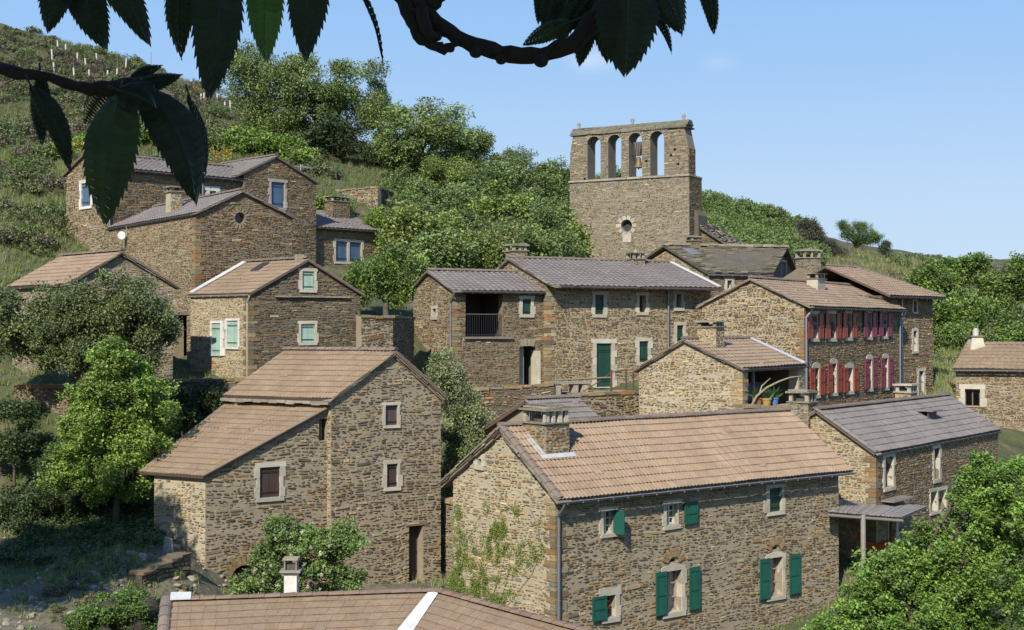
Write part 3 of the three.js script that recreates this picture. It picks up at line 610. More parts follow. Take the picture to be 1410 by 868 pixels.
{
  const ax = (lo, hi, fine0, fine1, f, c) => { const out = []; for (let x = lo; x < fine0; x += Math.max(f, (fine0 - x) * c)) out.push(x); for (let x = fine0; x < fine1; x += f) out.push(x); for (let x = fine1; x < hi; x += Math.max(f, (x - fine1) * c)) out.push(x); out.push(hi); return out; };
  const xs = ax(-900, 900, -52, 58, 0.8, 0.09), zs = ax(-900, 700, -120, 6, 0.8, 0.06);
  const gb = new GB(), H = xs.map(x => zs.map(z => ground(x, z)));
  const col = (x, z, y, ny) => {
    const n = fbm(x * 0.22 + 9, z * 0.22, 4), m = fbm(x * 0.9, z * 0.9 + 4, 3), f = fbm(x * 0.06 + 2, z * 0.06, 3);
    let c = mix([0.075, 0.105, 0.03], [0.13, 0.125, 0.055], Math.min(1, Math.max(0, (n - 0.35) * 2.6)));
    if (m > 0.6) c = mix(c, [0.20, 0.165, 0.11], 0.6);
    if (z < -84) { c = mix(c, [0.13, 0.105, 0.07], Math.min(1, Math.max(0, (f + n - 0.95) * 3.5))); }
    const px = CX + x / -z * F;
    if (z < -33 && z > -49 && px < 285) c = mix(c, [0.225, 0.19, 0.135], 0.4 + 0.5 * Math.min(1, Math.max(0, (m - 0.3) * 2)));   // stony path
    if (z < -43 && z > -52 && px > 285 && px < 640) c = mix(c, [0.24, 0.205, 0.15], 0.6);
    if (z < -70 && z > -97 && Math.abs(px - (1306 + (z + 80) * 0.55)) < 11) c = [0.27, 0.255, 0.235];   // lane
    return c;
  };
  for (let i = 0; i + 1 < xs.length; i++) for (let j = 0; j + 1 < zs.length; j++) {
    const a = [xs[i], H[i][j], zs[j]], b = [xs[i], H[i][j + 1], zs[j + 1]], c = [xs[i + 1], H[i + 1][j + 1], zs[j + 1]], d = [xs[i + 1], H[i + 1][j], zs[j]];
    const pc = [a, b, c, d].map(p => col(p[0], p[2], p[1]));
    gb.tri(a, b, c, pc[0]); gb.tri(a, c, d, pc[0]);
    const o = gb.c.length - 18; [0, 1, 2, 0, 2, 3].forEach((k, q) => { for (let e = 0; e < 3; e++) gb.c[o + q * 3 + e] = pc[k][e]; });
  }
  const g = gb.geo(); const uv = g.attributes.uv, p = g.attributes.position; for (let i = 0; i < p.count; i++) uv.setXY(i, p.getX(i), p.getZ(i));
  g.deleteAttribute('normal');
  const m = new THREE.Mesh(g, M.ground); g.computeVertexNormals(); m.name = 'ground'; m.userData.kind = 'structure'; m.receiveShadow = m.castShadow = true; scene.add(m);
}
const footY = (...pts) => Math.min(...pts.map(p => ground(p[0], p[2]))) - 0.5;

// ---------------------------------------------------------------- houses
const topAt = (pr, s, under = 0.1) => { const [p, q] = (s < pr.a[0] ? [pr.l ?? pr.r, pr.a] : [pr.a, pr.r ?? pr.l]); return p[1] + (q[1] - p[1]) * (s - p[0]) / (q[0] - p[0]) - under; };
const GREEN = [0.012, 0.105, 0.075], DGREEN = [0.012, 0.06, 0.04], MINT = [0.37, 0.55, 0.45], BLUE = [0.085, 0.15, 0.235], BROWN = [0.075, 0.045, 0.035], RED = [0.29, 0.058, 0.036], PURPLE = [0.235, 0.042, 0.085];
const ZINC = [0.30, 0.31, 0.33];
function gableHouse(T, B, o) {
  const isL = o.side === 'L', G = o.G ?? (isL ? B.L : B.R), E = o.E ?? (isL ? B.R : B.L), dir = isL ? B.r : B.l, pr = o.pr;
  const a = Math.min(0, o.sEnd), b = Math.max(0, o.sEnd), yb = o.yb, up = o.under ?? 0.1;
  const gout = [[a, yb], [b, yb], [b, topAt(pr, b, up)], [pr.a[0], pr.a[1] - up], [a, topAt(pr, a, up)]];
  const gw = wall(T, G, gout, o.opsG ?? [], { ...o.wall, ...(o.wallG ?? {}), seed: o.seed * 31 + 1 });
  const ey = topAt(pr, 0, up + 0.02), eout = isL ? [[0, yb], [o.len, yb], [o.len, ey], [0, ey]] : [[-o.len, yb], [0, yb], [0, ey], [-o.len, ey]];
  const ew = o.noE ? null : wall(T, E, eout, o.opsE ?? [], { ...o.wall, ...(o.wallE ?? {}), seed: o.seed * 31 + 2 });
  if (!o.noQuoin) quoins(T, B, B.L, B.R, Math.max(yb, o.qy ?? -99), ey - 0.1, o.wall.pal, o.seed * 7);
  const th = 0.45, RG = new Plane(mad(G.pt(0, 0), dir, (o.rear ?? o.len) - th), G.u);
  wall(T, RG, gout.map(([s, y]) => [Math.min(b - 0.01, Math.max(a + 0.01, s)), y - 0.02]), [], { ...o.wall, bare: true, name: 'rear_wall' });
  const far = isL ? a : b, p0 = G.pt(far, 0), p1 = mad(p0, dir, o.len - th - 0.01);
  const g = new GB(), d = nrm(sub(p1, p0)), n = isL ? [-d[2], 0, d[0]] : [d[2], 0, -d[0]];
  g.box([p0[0], 0, p0[2]], d, UP, n, 0.46, len(sub(p1, p0)), yb, topAt(pr, far, up + 0.03), 0.006, th, o.wall.pal.m);
  part('rear_wall', g, M.mortar, T);
  return { gw, ew, roof: gableRoof(T, G, pr, dir, o.roofLen ?? o.len + 0.15, { oe: 0, seed: o.seed, ...o.roof }), G, E, dir };
}
const house = (label, B, cat = 'house') => thing('stone_house', label, cat, [B.c[0], ground(B.c[0], B.c[2]), B.c[2]]);

// the house with green shutters and a large chimney
{
  const B = building(764.5, 40, 3100), { L, R } = B;
  const T = house('long stone house with dark green shutters, pinkish tiled roof and wide slab-topped chimney', B);
  const sEnd = L.hit(624, 720)[0], La = R.hit(1155, 700)[0];
  const pr = { l: L.hit(612, 663), a: L.hit(694, 588), r: L.hit(775.5, 689) };
  const c1 = B.c, yb = footY(c1, mad(c1, B.r, La), mad(c1, B.l, -sEnd), mad(c1, B.r, La / 2));
  const w1 = op(R, [830, 704, 845, 735], { sur: 0.13 }), w2 = op(R, [917, 695, 932, 723], { sur: 0.15, sr: 0.05 }), w3 = op(R, [1059, 672, 1076, 705], { sur: 0.13, sl: 0.22 });
  const w4 = op(R, [833, 820, 847, 850], { sur: 0.18, sl: 0, st: 0.24 }), w5 = op(R, [916, 786, 938, 843], { sur: 0.17, sl: 0.05, archl: 0.5 }), w6 = op(R, [1058, 768, 1077, 821], { sur: 0.15, sl: 0.05, archl: 0.5 });
  const v1 = op(L, [659, 632, 664, 641], { sur: 0.16 }), gaps = [w5, w6].map(q => { const m = (q.s0 + q.s1) / 2; return { s0: m - 0.13, s1: m + 0.13, y0: q.y1 + 0.27, y1: q.y1 + 0.38, arch: 0.08, sur: 0.02 }; });
  const wl = { pal: PAL.warm, h: 0.084, lift: 0.024, gap: 0.017, patch: true, ind: 150 };
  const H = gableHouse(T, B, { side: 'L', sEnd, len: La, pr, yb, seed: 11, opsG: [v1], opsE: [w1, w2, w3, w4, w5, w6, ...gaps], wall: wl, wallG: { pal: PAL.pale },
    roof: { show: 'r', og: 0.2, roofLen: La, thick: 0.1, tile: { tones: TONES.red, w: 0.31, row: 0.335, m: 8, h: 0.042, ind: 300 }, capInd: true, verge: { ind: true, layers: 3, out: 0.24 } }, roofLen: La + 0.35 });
  const { at, r, mesh } = H.roof;
  windowAt(T, R, w1, { kind: 'glass', nx: 2, ny: 3, fcol: [0.6, 0.58, 0.52], depth: 0.14 }, 1);
  { const g = new GB(); g.box(R.pt(w1.s1 - 0.02, 0, 0), nrm(add(mul(R.n, 0.93), mul(R.u, 0.2))), UP, R.u, 0.02, 0.42, w1.y0 - 0.02, w1.y1 + 0.02, -0.018, 0.018, GREEN); part('shutter', g, M.paint, T); }
  const sp = (q, a, b, y0 = 0, y1 = 0) => [q.s0, q.s1, a, b, y0, y1];
  const shut = (x0, x1, y) => [R.hit(x0, y)[0], R.hit(x1, y)[0]];
  windowAt(T, R, w2, { kind: 'glass', nx: 2, ny: 3, fcol: [0.7, 0.68, 0.62], depth: 0.12, col: GREEN, panel: true, open: [shut(940, 958, 709)] }, 2);
  windowAt(T, R, w3, { kind: 'board', col: DGREEN, depth: 0.1 }, 3);
  windowAt(T, R, w4, { kind: 'glass', nx: 2, ny: 3, fcol: [0.30, 0.19, 0.15], col: GREEN, panel: true, open: [shut(813, 832.5, 840)] }, 4);
  windowAt(T, R, w5, { kind: 'glass', nx: 2, ny: 3, fcol: [0.42, 0.33, 0.27], col: GREEN, panel: true, curtain: [0.6, 0.58, 0.54], open: [shut(900.5, 915.5, 818), shut(946.5, 961, 815)] }, 5);
  windowAt(T, R, w6, { kind: 'glass', nx: 2, ny: 3, fcol: [0.42, 0.33, 0.27], col: GREEN, panel: true, curtain: [0.6, 0.58, 0.54], open: [shut(1044, 1057.5, 797), shut(1084.5, 1099, 793)] }, 6);
  windowAt(T, L, v1, { kind: 'void' }, 7);
  for (const q of [w5, w6]) {                                       // relieving arches of stones on edge
    const m = (q.s0 + q.s1) / 2, y = q.y1 + 0.28, RR = rngOf(Math.round(m * 100));
    for (let i = 0; i < 9; i++) { const a = Math.PI * (0.14 + 0.72 * i / 8), g = new GB(), ex = add(mul(R.u, Math.cos(a)), [0, Math.sin(a), 0]), ey = add(mul(R.u, -Math.sin(a)), [0, Math.cos(a), 0]); g.box(R.pt(m, y - 0.1), ex, ey, R.n, 0.26, 0.50 + RR() * 0.06, -0.05, 0.05, -0.02, 0.052, mul(PAL.warm.s[i % 5], 1.05), 0.02, RR); part('arch_stone', g, M.stone, T); }
  }
  caps(mesh, mad(at(r, -0.1), UP, 0.05), mad(at(pr.a, -0.1), UP, 0.05), { ind: true, name: 'verge_cap', r: 0.12, len: 0.36, seed: 5 });
  const eo = mul(B.l, -1), e0 = mad(mad(at(r, -0.22), UP, -0.05), eo, 0.05), e1 = mad(mad(at(r, La + 0.35), UP, -0.05), eo, 0.05);
  gutter(T, e0, e1, 0.07, ZINC, eo);
  const dp = R.pt(0.06, 0, 0.09);
  downpipe(T, [mad(mad(e0, B.r, 0.2), UP, -0.06), mad(mad(e0, B.r, 0.2), UP, -0.16), [dp[0], e0[1] - 0.42, dp[2]], [dp[0], e0[1] - 0.55, dp[2]], [dp[0], yb + 0.3, dp[2]]], 0.05);
  // chimney on the ridge with white flashing at its foot
  const cm = mad(mad(L.pt(pr.a[0], 0), B.r, 1.15), eo, 0.62);
  chimney(T, cm, 5.4, 7.62, B.r, 0.95, 1.15, { pal: PAL.warm, seed: 33, cap: 0.5, nx: 4, layers: 2, ind: 60, pcol: [0.5, 0.46, 0.38], scol: [0.30, 0.265, 0.2] });
  const sl = nrm(sub(at(r, 0), at(pr.a, 0))), f = (t, k) => mad(mad(at(pr.a, t), sl, k), UP, 0.085);
  flashing(T, [f(0.42, 0.55), f(0.66, 0.55), f(0.66, 1.5), f(0.42, 1.5)], [0.54, 0.54, 0.53]); flashing(T, [f(0.42, 1.52), f(1.75, 1.52), f(1.75, 1.72), f(0.42, 1.72)], [0.54, 0.54, 0.53]);
  // climbing plant stems and leaves on the sunny gable come with the plants
}
// the tall house with two roofs, one above the other
{
  const B = building(283, 44.5, 3300, -2400), { L, R } = B;
  const T = house('tall stone house with two tan roofs one stepped below the other and brown shutters', B);
  const R2 = R.moved(0.26);
  const sa = R2.hit(455, 640)[0], sb = R2.hit(607, 640)[0], yb = footY(B.c, mad(B.c, B.r, sb), mad(B.c, B.r, sb / 2));
  const pr = { l: R2.hit(452, 550), a: R2.hit(541, 484), r: R2.hit(609, 545) };
  const k1 = op(R2, [530, 558, 547, 586], { sur: 0.1 }), k2 = op(R2, [532, 639, 547, 671], { sur: 0.14 }), k3 = op(R2, [563, 724, 582, 793]);
  k3.y0 = yb + 0.6;
  const wl = { pal: PAL.warm, h: 0.094, lift: 0.026, gap: 0.02, patch: true };
  const up = wall(T, R2, [[sa, yb], [sb, yb], [sb, topAt(pr, sb)], [pr.a[0], pr.a[1] - 0.1], [sa, topAt(pr, sa)]], [k1, k2, k3], { ...wl, seed: 401, ind: 140 });
  windowAt(T, R2, k1, { kind: 'board', col: [0.10, 0.07, 0.07], depth: 0.08 }, 41); windowAt(T, R2, k2, { kind: 'closed', col: BROWN, depth: 0.08 }, 42);
  { const g = new GB(); pbox(g, R2, k3.s0 - 0.15, k3.s1 + 0.2, k3.y1, k3.y1 + 0.13, -0.3, 0.03, [0.22, 0.18, 0.13], 0.03, rngOf(3)); const dr = part('doorway', g, M.stone, T); const d = new GB(); pbox(d, R2, k3.s0 + 0.01, k3.s1 - 0.01, k3.y0, k3.y1 - 0.005, -0.42, -0.36, [0.09, 0.065, 0.045]); part('door', d, M.wood, dr); }
  // lower part
  const s1 = R.hit(456, 640)[0], yl = R.hit(283, 652)[1], yh = R.hit(455, 559)[1];
  const q1 = op(R, [357, 643, 385, 685], { sur: 0.15 }), q2 = op(R, [439, 577, 452, 607]), q3 = op(R, [318, 776, 352, 830], { arch: 0.5 });
  q3.y0 = yb + 0.4;
  wall(T, R, [[0, yb], [s1 - 0.01, yb], [s1 - 0.01, yh - 0.05], [0, yl - 0.06]], [q1, q2, q3], { ...wl, seed: 402, ind: 120 });
  windowAt(T, R, q1, { kind: 'closed', col: BROWN, depth: 0.07, scol: [0.5, 0.46, 0.37] }, 43);
  windowAt(T, R, q2, { kind: 'void' }, 44);
  { const g = new GB(); pbox(g, R, q2.s0 + 0.06, q2.s0 + 0.16, q2.y0, q2.y1, -0.2, -0.1, [0.12, 0.09, 0.06]); part('post', g, M.wood, T); }
  { const RR = rngOf(8), m = (q3.s0 + q3.s1) / 2, hw = (q3.s1 - q3.s0) / 2, y = q3.y1 - 0.5; for (let i = 0; i < 11; i++) { const a = Math.PI * (0.04 + 0.92 * i / 10), g = new GB(), ex = add(mul(R.u, Math.cos(a)), [0, Math.sin(a), 0]), ey = add(mul(R.u, -Math.sin(a)), [0, Math.cos(a), 0]); g.box(R.pt(m, y), ex, ey, R.n, hw, hw + 0.28 + RR() * 0.1, -0.07, 0.07, -0.3, 0.045, mul(PAL.warm.s[i % 5], 0.95), 0.03, RR); part('arch_stone', g, M.stone, T); }
    const g = new GB(); pbox(g, R, q3.s0, q3.s1, q3.y0, q3.y1, -2.6, -2.5, PAL.warm.m); part('cellar_back', g, M.mortar, T); }
  const sEnd = L.hit(212, 660)[0];
  wall(T, L, [[sEnd, yb], [0, yb], [0, yl - 0.06], [sEnd, yl - 0.06]], [], { ...wl, pal: PAL.pale, seed: 403, ind: 40 });
  const tU = 4.9, tRg = 5.0;
  const H = gableRoof(T, R2, pr, B.l, 4.6, { tL: tU, tR: tRg, oe: 0, og: 0.18, show: 'l', seed: 44, thick: 0.1, tile: { tones: TONES.tan, w: 0.3, row: 0.34, m: 8, h: 0.032, ind: 150 }, capInd: true, verge: { ind: true, layers: 3, out: 0.18 } });
  // ragged mortar course under the upper eave
  { const RR = rngOf(5), a = H.at(pr.l, -0.1), b = H.at(pr.l, tU), n = 13; for (let i = 0; i < n; i++) { const g = new GB(), p = mix(a, b, i / n), q = mix(a, b, (i + 0.97) / n), d = nrm(sub(q, p)), o = nrm(cross(UP, d)); g.box(mad(p, UP, -0.05), d, UP, o, 0, len(sub(q, p)), -0.11 - RR() * 0.05, -0.03, -0.25, 0.12 + RR() * 0.05, mul([0.36, 0.31, 0.235], 0.8 + RR() * 0.35), 0.02, RR); part('eave_stone', g, M.stone, H.mesh); } }
  // lower roof: one plane
  const lo = R.hit(281, 652), hi = R.hit(457, 556), f = (q, t) => mad(R.pt(q[0], q[1]), B.l, t);
  const k = (lo[1] - hi[1]) / (lo[0] - hi[0]), lo2 = [lo[0] - 0.2, lo[1] - 0.2 * k];
  const g = new GB(), Q = [f(lo2, -0.16), f(lo2, 2.75), f(hi, 4.75), f(hi, -0.16)]; slab(g, Q, 0.09, [0.16, 0.12, 0.09]);
  const rm = part('lower_roof', g, M.wood, T);
  roofTiles(rm, Q[0], Q[1], Q[2], Q[3], { tones: TONES.tan, w: 0.3, row: 0.34, m: 8, h: 0.03, ind: 150, seed: 71 });
  { const v = new GB(); v.tube([mad(Q[0], UP, 0.02), mad(Q[3], UP, 0.02)], 0.06, 6, [0.26, 0.2, 0.14]); part('verge_tiles', v, M.tile, rm); }
  // back and inner walls
  const cs = [R2.pt(sb, 0), mad(R2.pt(sb, 0), B.l, 4.6), mad(R2.pt(sa, 0), B.l, 4.6), mad([B.c[0], 0, B.c[2]], B.l, -sEnd)];
  { const gg = new GB(); for (let i = 0; i < 3; i++) { const a = cs[i], b = cs[i + 1], d = nrm(sub(b, a)), n = [d[2], 0, -d[0]], y1 = i === 0 ? topAt(pr, sb, 0.14) : i === 1 ? topAt(pr, sb, 0.14) : yl - 0.1; gg.box([a[0], 0, a[2]], d, UP, n, 0.47, len(sub(b, a)) - 0.02, yb, y1, 0.01, 0.4, PAL.warm.m); }
    pbox(gg, R2, sa + 0.02, sa + 0.4, yb, topAt(pr, sa, 0.16), -4, -0.46, PAL.warm.m); wall(T, new Plane(R2.pt(sa, 0, -0.255), R2.n), [[0, yb], [0.25, yb], [0.25, topAt(pr, sa, 0.12)], [0, topAt(pr, sa, 0.12)]], [], { ...wl, pal: PAL.pale, th: 0.1, seed: 404, name: 'corner_return' });
    part('rear_wall', gg, M.mortar, T); }
}
// small house with mint shutters and a cream gutter
{
  const B = building(343, 57, 4000, -1300), { L, R } = B;
  const T = house('small stone house with mint green shutters and a cream painted gutter', B);
  const sEnd = R.hit(496, 440)[0], len_ = -L.hit(262, 440)[0], yb = footY(B.c, mad(B.c, B.r, sEnd), mad(B.c, B.l, len_));
  const pr = { l: R.hit(341, 404), a: R.hit(422, 357), r: R.hit(499, 406) };
  const g1 = op(R, [416, 374, 432, 399], { sur: 0.14 }), g2 = op(R, [414, 446, 433, 472], { sur: 0.12 });
  const l1 = op(L, [292, 445, 304, 490], { sur: 0.1, sr: 0.25, sb: 0.02 }), l2 = op(L, [313, 442, 328, 478], { sur: 0.1, sl: 0.1 });
  const tR = len(sub(mad(R.pt(pr.a[0], 0), B.l, 0), R.pt(pr.a[0], 0))) + (() => { const p = R.pt(pr.a[0], 0), t = (337 - CX) / F; return (t * -p[2] - p[0]) / (B.l[0] + t * B.l[2]); })();
  const H = gableHouse(T, B, { side: 'R', sEnd, len: len_, pr, yb, seed: 21, opsG: [g1, g2], opsE: [l1, l2], rear: Math.min(len_, tR), wall: { lite: true, pal: PAL.dark, h: 0.085, lift: 0.024, ind: 60 }, wallE: { pal: PAL.pale, h: 0.07, lift: 0.015, gap: 0.01, ind: 20 },
    roof: { show: 'l', og: 0.16, tL: len_ + 0.1, tR, tile: { tones: TONES.tan, w: 0.3, row: 0.34, m: 6, h: 0.03, ind: 0 } }, roofLen: len_ });
  const { at, l } = H.roof;
  windowAt(T, R, g1, { kind: 'board', col: MINT, depth: 0.06 }, 51); windowAt(T, R, g2, { kind: 'board', col: MINT, depth: 0.06 }, 52);
  windowAt(T, L, l1, { kind: 'board', col: MINT, depth: 0.04, scol: WHITE }, 53); windowAt(T, L, l2, { kind: 'board', col: MINT, depth: 0.04, scol: WHITE }, 54);
  { const g = new GB(), q = R.hit(378, 408), q2 = R.hit(470, 408), RR = rngOf(2); for (let s = q[0]; s < q2[0];) { const w = 0.3 + RR() * 0.4; pbox(g, R, s, s + w - 0.01, q[1] - 0.04, q[1] + 0.02, -0.05, 0.13 + RR() * 0.05, mul([0.34, 0.3, 0.23], 0.8 + RR() * 0.4), 0.02, RR); s += w; } part('string_course', g, M.stone, T); }
  const cream = [0.60, 0.545, 0.43], eo = mul(B.r, -1), e0 = mad(at(l, -0.1), UP, -0.06), e1 = mad(at(l, len_ + 0.1), UP, -0.06);
  gutter(T, e0, e1, 0.06, cream, nrm([L.n[0], 0, L.n[2]]));
  const dp = L.pt(-0.05, 0, 0.07); downpipe(T, [mad(e0, UP, -0.05), mad(e0, UP, -0.12), [dp[0], e0[1] - 0.3, dp[2]], [dp[0], e0[1] - 0.4, dp[2]], [dp[0], yb + 0.5, dp[2]]], 0.042, cream);
  { const a = at(l, len_ + 0.02), b = at(pr.a, tR), d = nrm(sub(b, a)); flashing(T, [mad(mad(a, B.l, -0.25), UP, 0.1), mad(a, UP, 0.14), mad(b, UP, 0.14), mad(mad(b, B.l, -0.3), UP, 0.1)], [0.58, 0.57, 0.545]); }
  { const p = mix(at(l, 2.0), at(pr.a, 2.2), 0.66), q = mix(at(l, 2.0), at(pr.a, 2.2), 0.9), d = B.l, g = new GB(); slab(g, [mad(p, UP, 0.1), mad(mad(p, d, 0.5), UP, 0.1), mad(mad(q, d, 0.5), UP, 0.1), mad(q, UP, 0.1)], 0.06, [0.09, 0.10, 0.12]); part('skylight', g, M.zinc, T); }
  const cp = mad(R.pt(pr.a[0] - 0.15, 0), B.l, 0.25); { const g = new GB(); g.box([cp[0], 0, cp[2]], R.u, UP, R.n, -0.17, 0.17, pr.a[1] - 0.2, pr.a[1] + 0.2, -0.15, 0.15, [0.4, 0.34, 0.24]); part('ridge_block', g, M.stone, T); }
}
// house with a round window
{
  const B = building(269, 61, 3280, -652), { L, R } = B;
  const T = house('large stone house with a round window under its shallow grey gable', B);
  const sEnd = R.hit(402, 320)[0], len_ = -L.hit(149, 330)[0], yb = footY(B.c, mad(B.c, B.r, sEnd), mad(B.c, B.l, len_));
  const pr = { l: R.hit(268, 293.5), a: R.hit(332, 263), r: R.hit(404, 299) };
  const c = R.hit(330, 300.5), oc = { cx: c[0], cy: c[1], r: 0.26, sur: 0.1 };
  const vd = op(L, [240, 434, 257, 512]);
  const tR = (() => { const p = R.pt(pr.a[0], 0), t = (212 - CX) / F; return (t * -p[2] - p[0]) / (B.l[0] + t * B.l[2]); })();
  const H = gableHouse(T, B, { side: 'R', sEnd, len: len_, pr, yb, seed: 22, opsG: [oc], rear: Math.min(len_, tR), wall: { lite: true, pal: PAL.brown, h: 0.085, lift: 0.024, ind: 50 }, opsE: [vd], wallE: { pal: PAL.warm, mcol: [0.34, 0.28, 0.18], ind: 40, h: 0.085, lift: 0.02 },
    roof: { show: 'l', og: 0.14, tL: len_ + 0.1, tR, tile: { tones: TONES.grey, w: 0.3, row: 0.34, m: 4, waves: 1, h: 0.04 }, verge: { layers: 1, out: 0.15 } }, roofLen: len_ });
  { const g = new GB(); for (let i = 0; i < 20; i++) { const a = i / 20 * 2 * Math.PI, b = (i + 1) / 20 * 2 * Math.PI; g.tri(R.pt(c[0], c[1], -0.2), R.pt(c[0] + Math.cos(a) * 0.3, c[1] + Math.sin(a) * 0.3, -0.2), R.pt(c[0] + Math.cos(b) * 0.3, c[1] + Math.sin(b) * 0.3, -0.2)); } const w = part('round_window', g, M.glass, T);
    const f = new GB(), RR = rngOf(6), n = 16; for (let i = 0; i < n; i++) { const a = i / n * 2 * Math.PI, q = new GB(), ex = add(mul(R.u, Math.cos(a)), [0, Math.sin(a), 0]), ey = add(mul(R.u, -Math.sin(a)), [0, Math.cos(a), 0]); q.box(R.pt(c[0], c[1]), ex, ey, R.n, 0.262, 0.42 + RR() * 0.1, -0.045, 0.045, -0.15, 0.045, mul([0.33, 0.27, 0.18], 0.8 + RR() * 0.4), 0.015, RR); part('arch_stone', q, M.stone, w); } }
  const { at, l } = H.roof; gutter(T, mad(at(l, -0.1), UP, -0.06), mad(at(l, len_ + 0.1), UP, -0.06), 0.07, [0.12, 0.12, 0.13], L.n);
  { const p = L.hit(204, 320), g = new GB(); g.tube([L.pt(L.hit(177, 312)[0], L.hit(177, 312)[1], 0.12), L.pt(L.hit(177, 312)[0], L.hit(177, 312)[1] - 0.5, 0.12)], 0.02, 6, [0.4, 0.4, 0.4]); part('mast', g, M.iron, T);
    const q = L.hit(175, 325), d = new GB(), C = L.pt(q[0], q[1], 0.3), nn = nrm([0.2, 0.35, 1]), e1 = nrm(cross(UP, nn)), e2 = cross(nn, e1), K = 12; for (let i = 0; i < K; i++) { const a = i / K * 6.2832, b = (i + 1) / K * 6.2832, P1 = t => mad(mad(mad(C, e1, Math.cos(t) * 0.19), e2, Math.sin(t) * 0.22), nn, 0.06); d.tri(C, P1(a), P1(b), [0.75, 0.75, 0.73]); } d.tube([C, L.pt(q[0], q[1], 0)], 0.02, 5, [0.5, 0.5, 0.5]); part('satellite_dish', d, M.paint, T); }
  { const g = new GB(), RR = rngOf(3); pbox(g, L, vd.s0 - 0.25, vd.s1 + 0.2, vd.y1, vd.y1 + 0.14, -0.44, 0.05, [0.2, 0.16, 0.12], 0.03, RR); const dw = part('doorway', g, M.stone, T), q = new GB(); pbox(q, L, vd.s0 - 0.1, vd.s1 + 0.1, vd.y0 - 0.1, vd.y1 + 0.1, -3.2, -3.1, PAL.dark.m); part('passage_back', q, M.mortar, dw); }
  const cp = L.hit(250, 268), kp = mad(mad(R.pt(pr.a[0], 0), B.l, tR * 0.46), B.r, -1.25); chimney(T, kp, pr.a[1] - 1.2, pr.a[1] + 0.55, B.l, 0.6, 0.6, { pal: PAL.pale, seed: 23, cap: 0.3, nx: 2 });
}
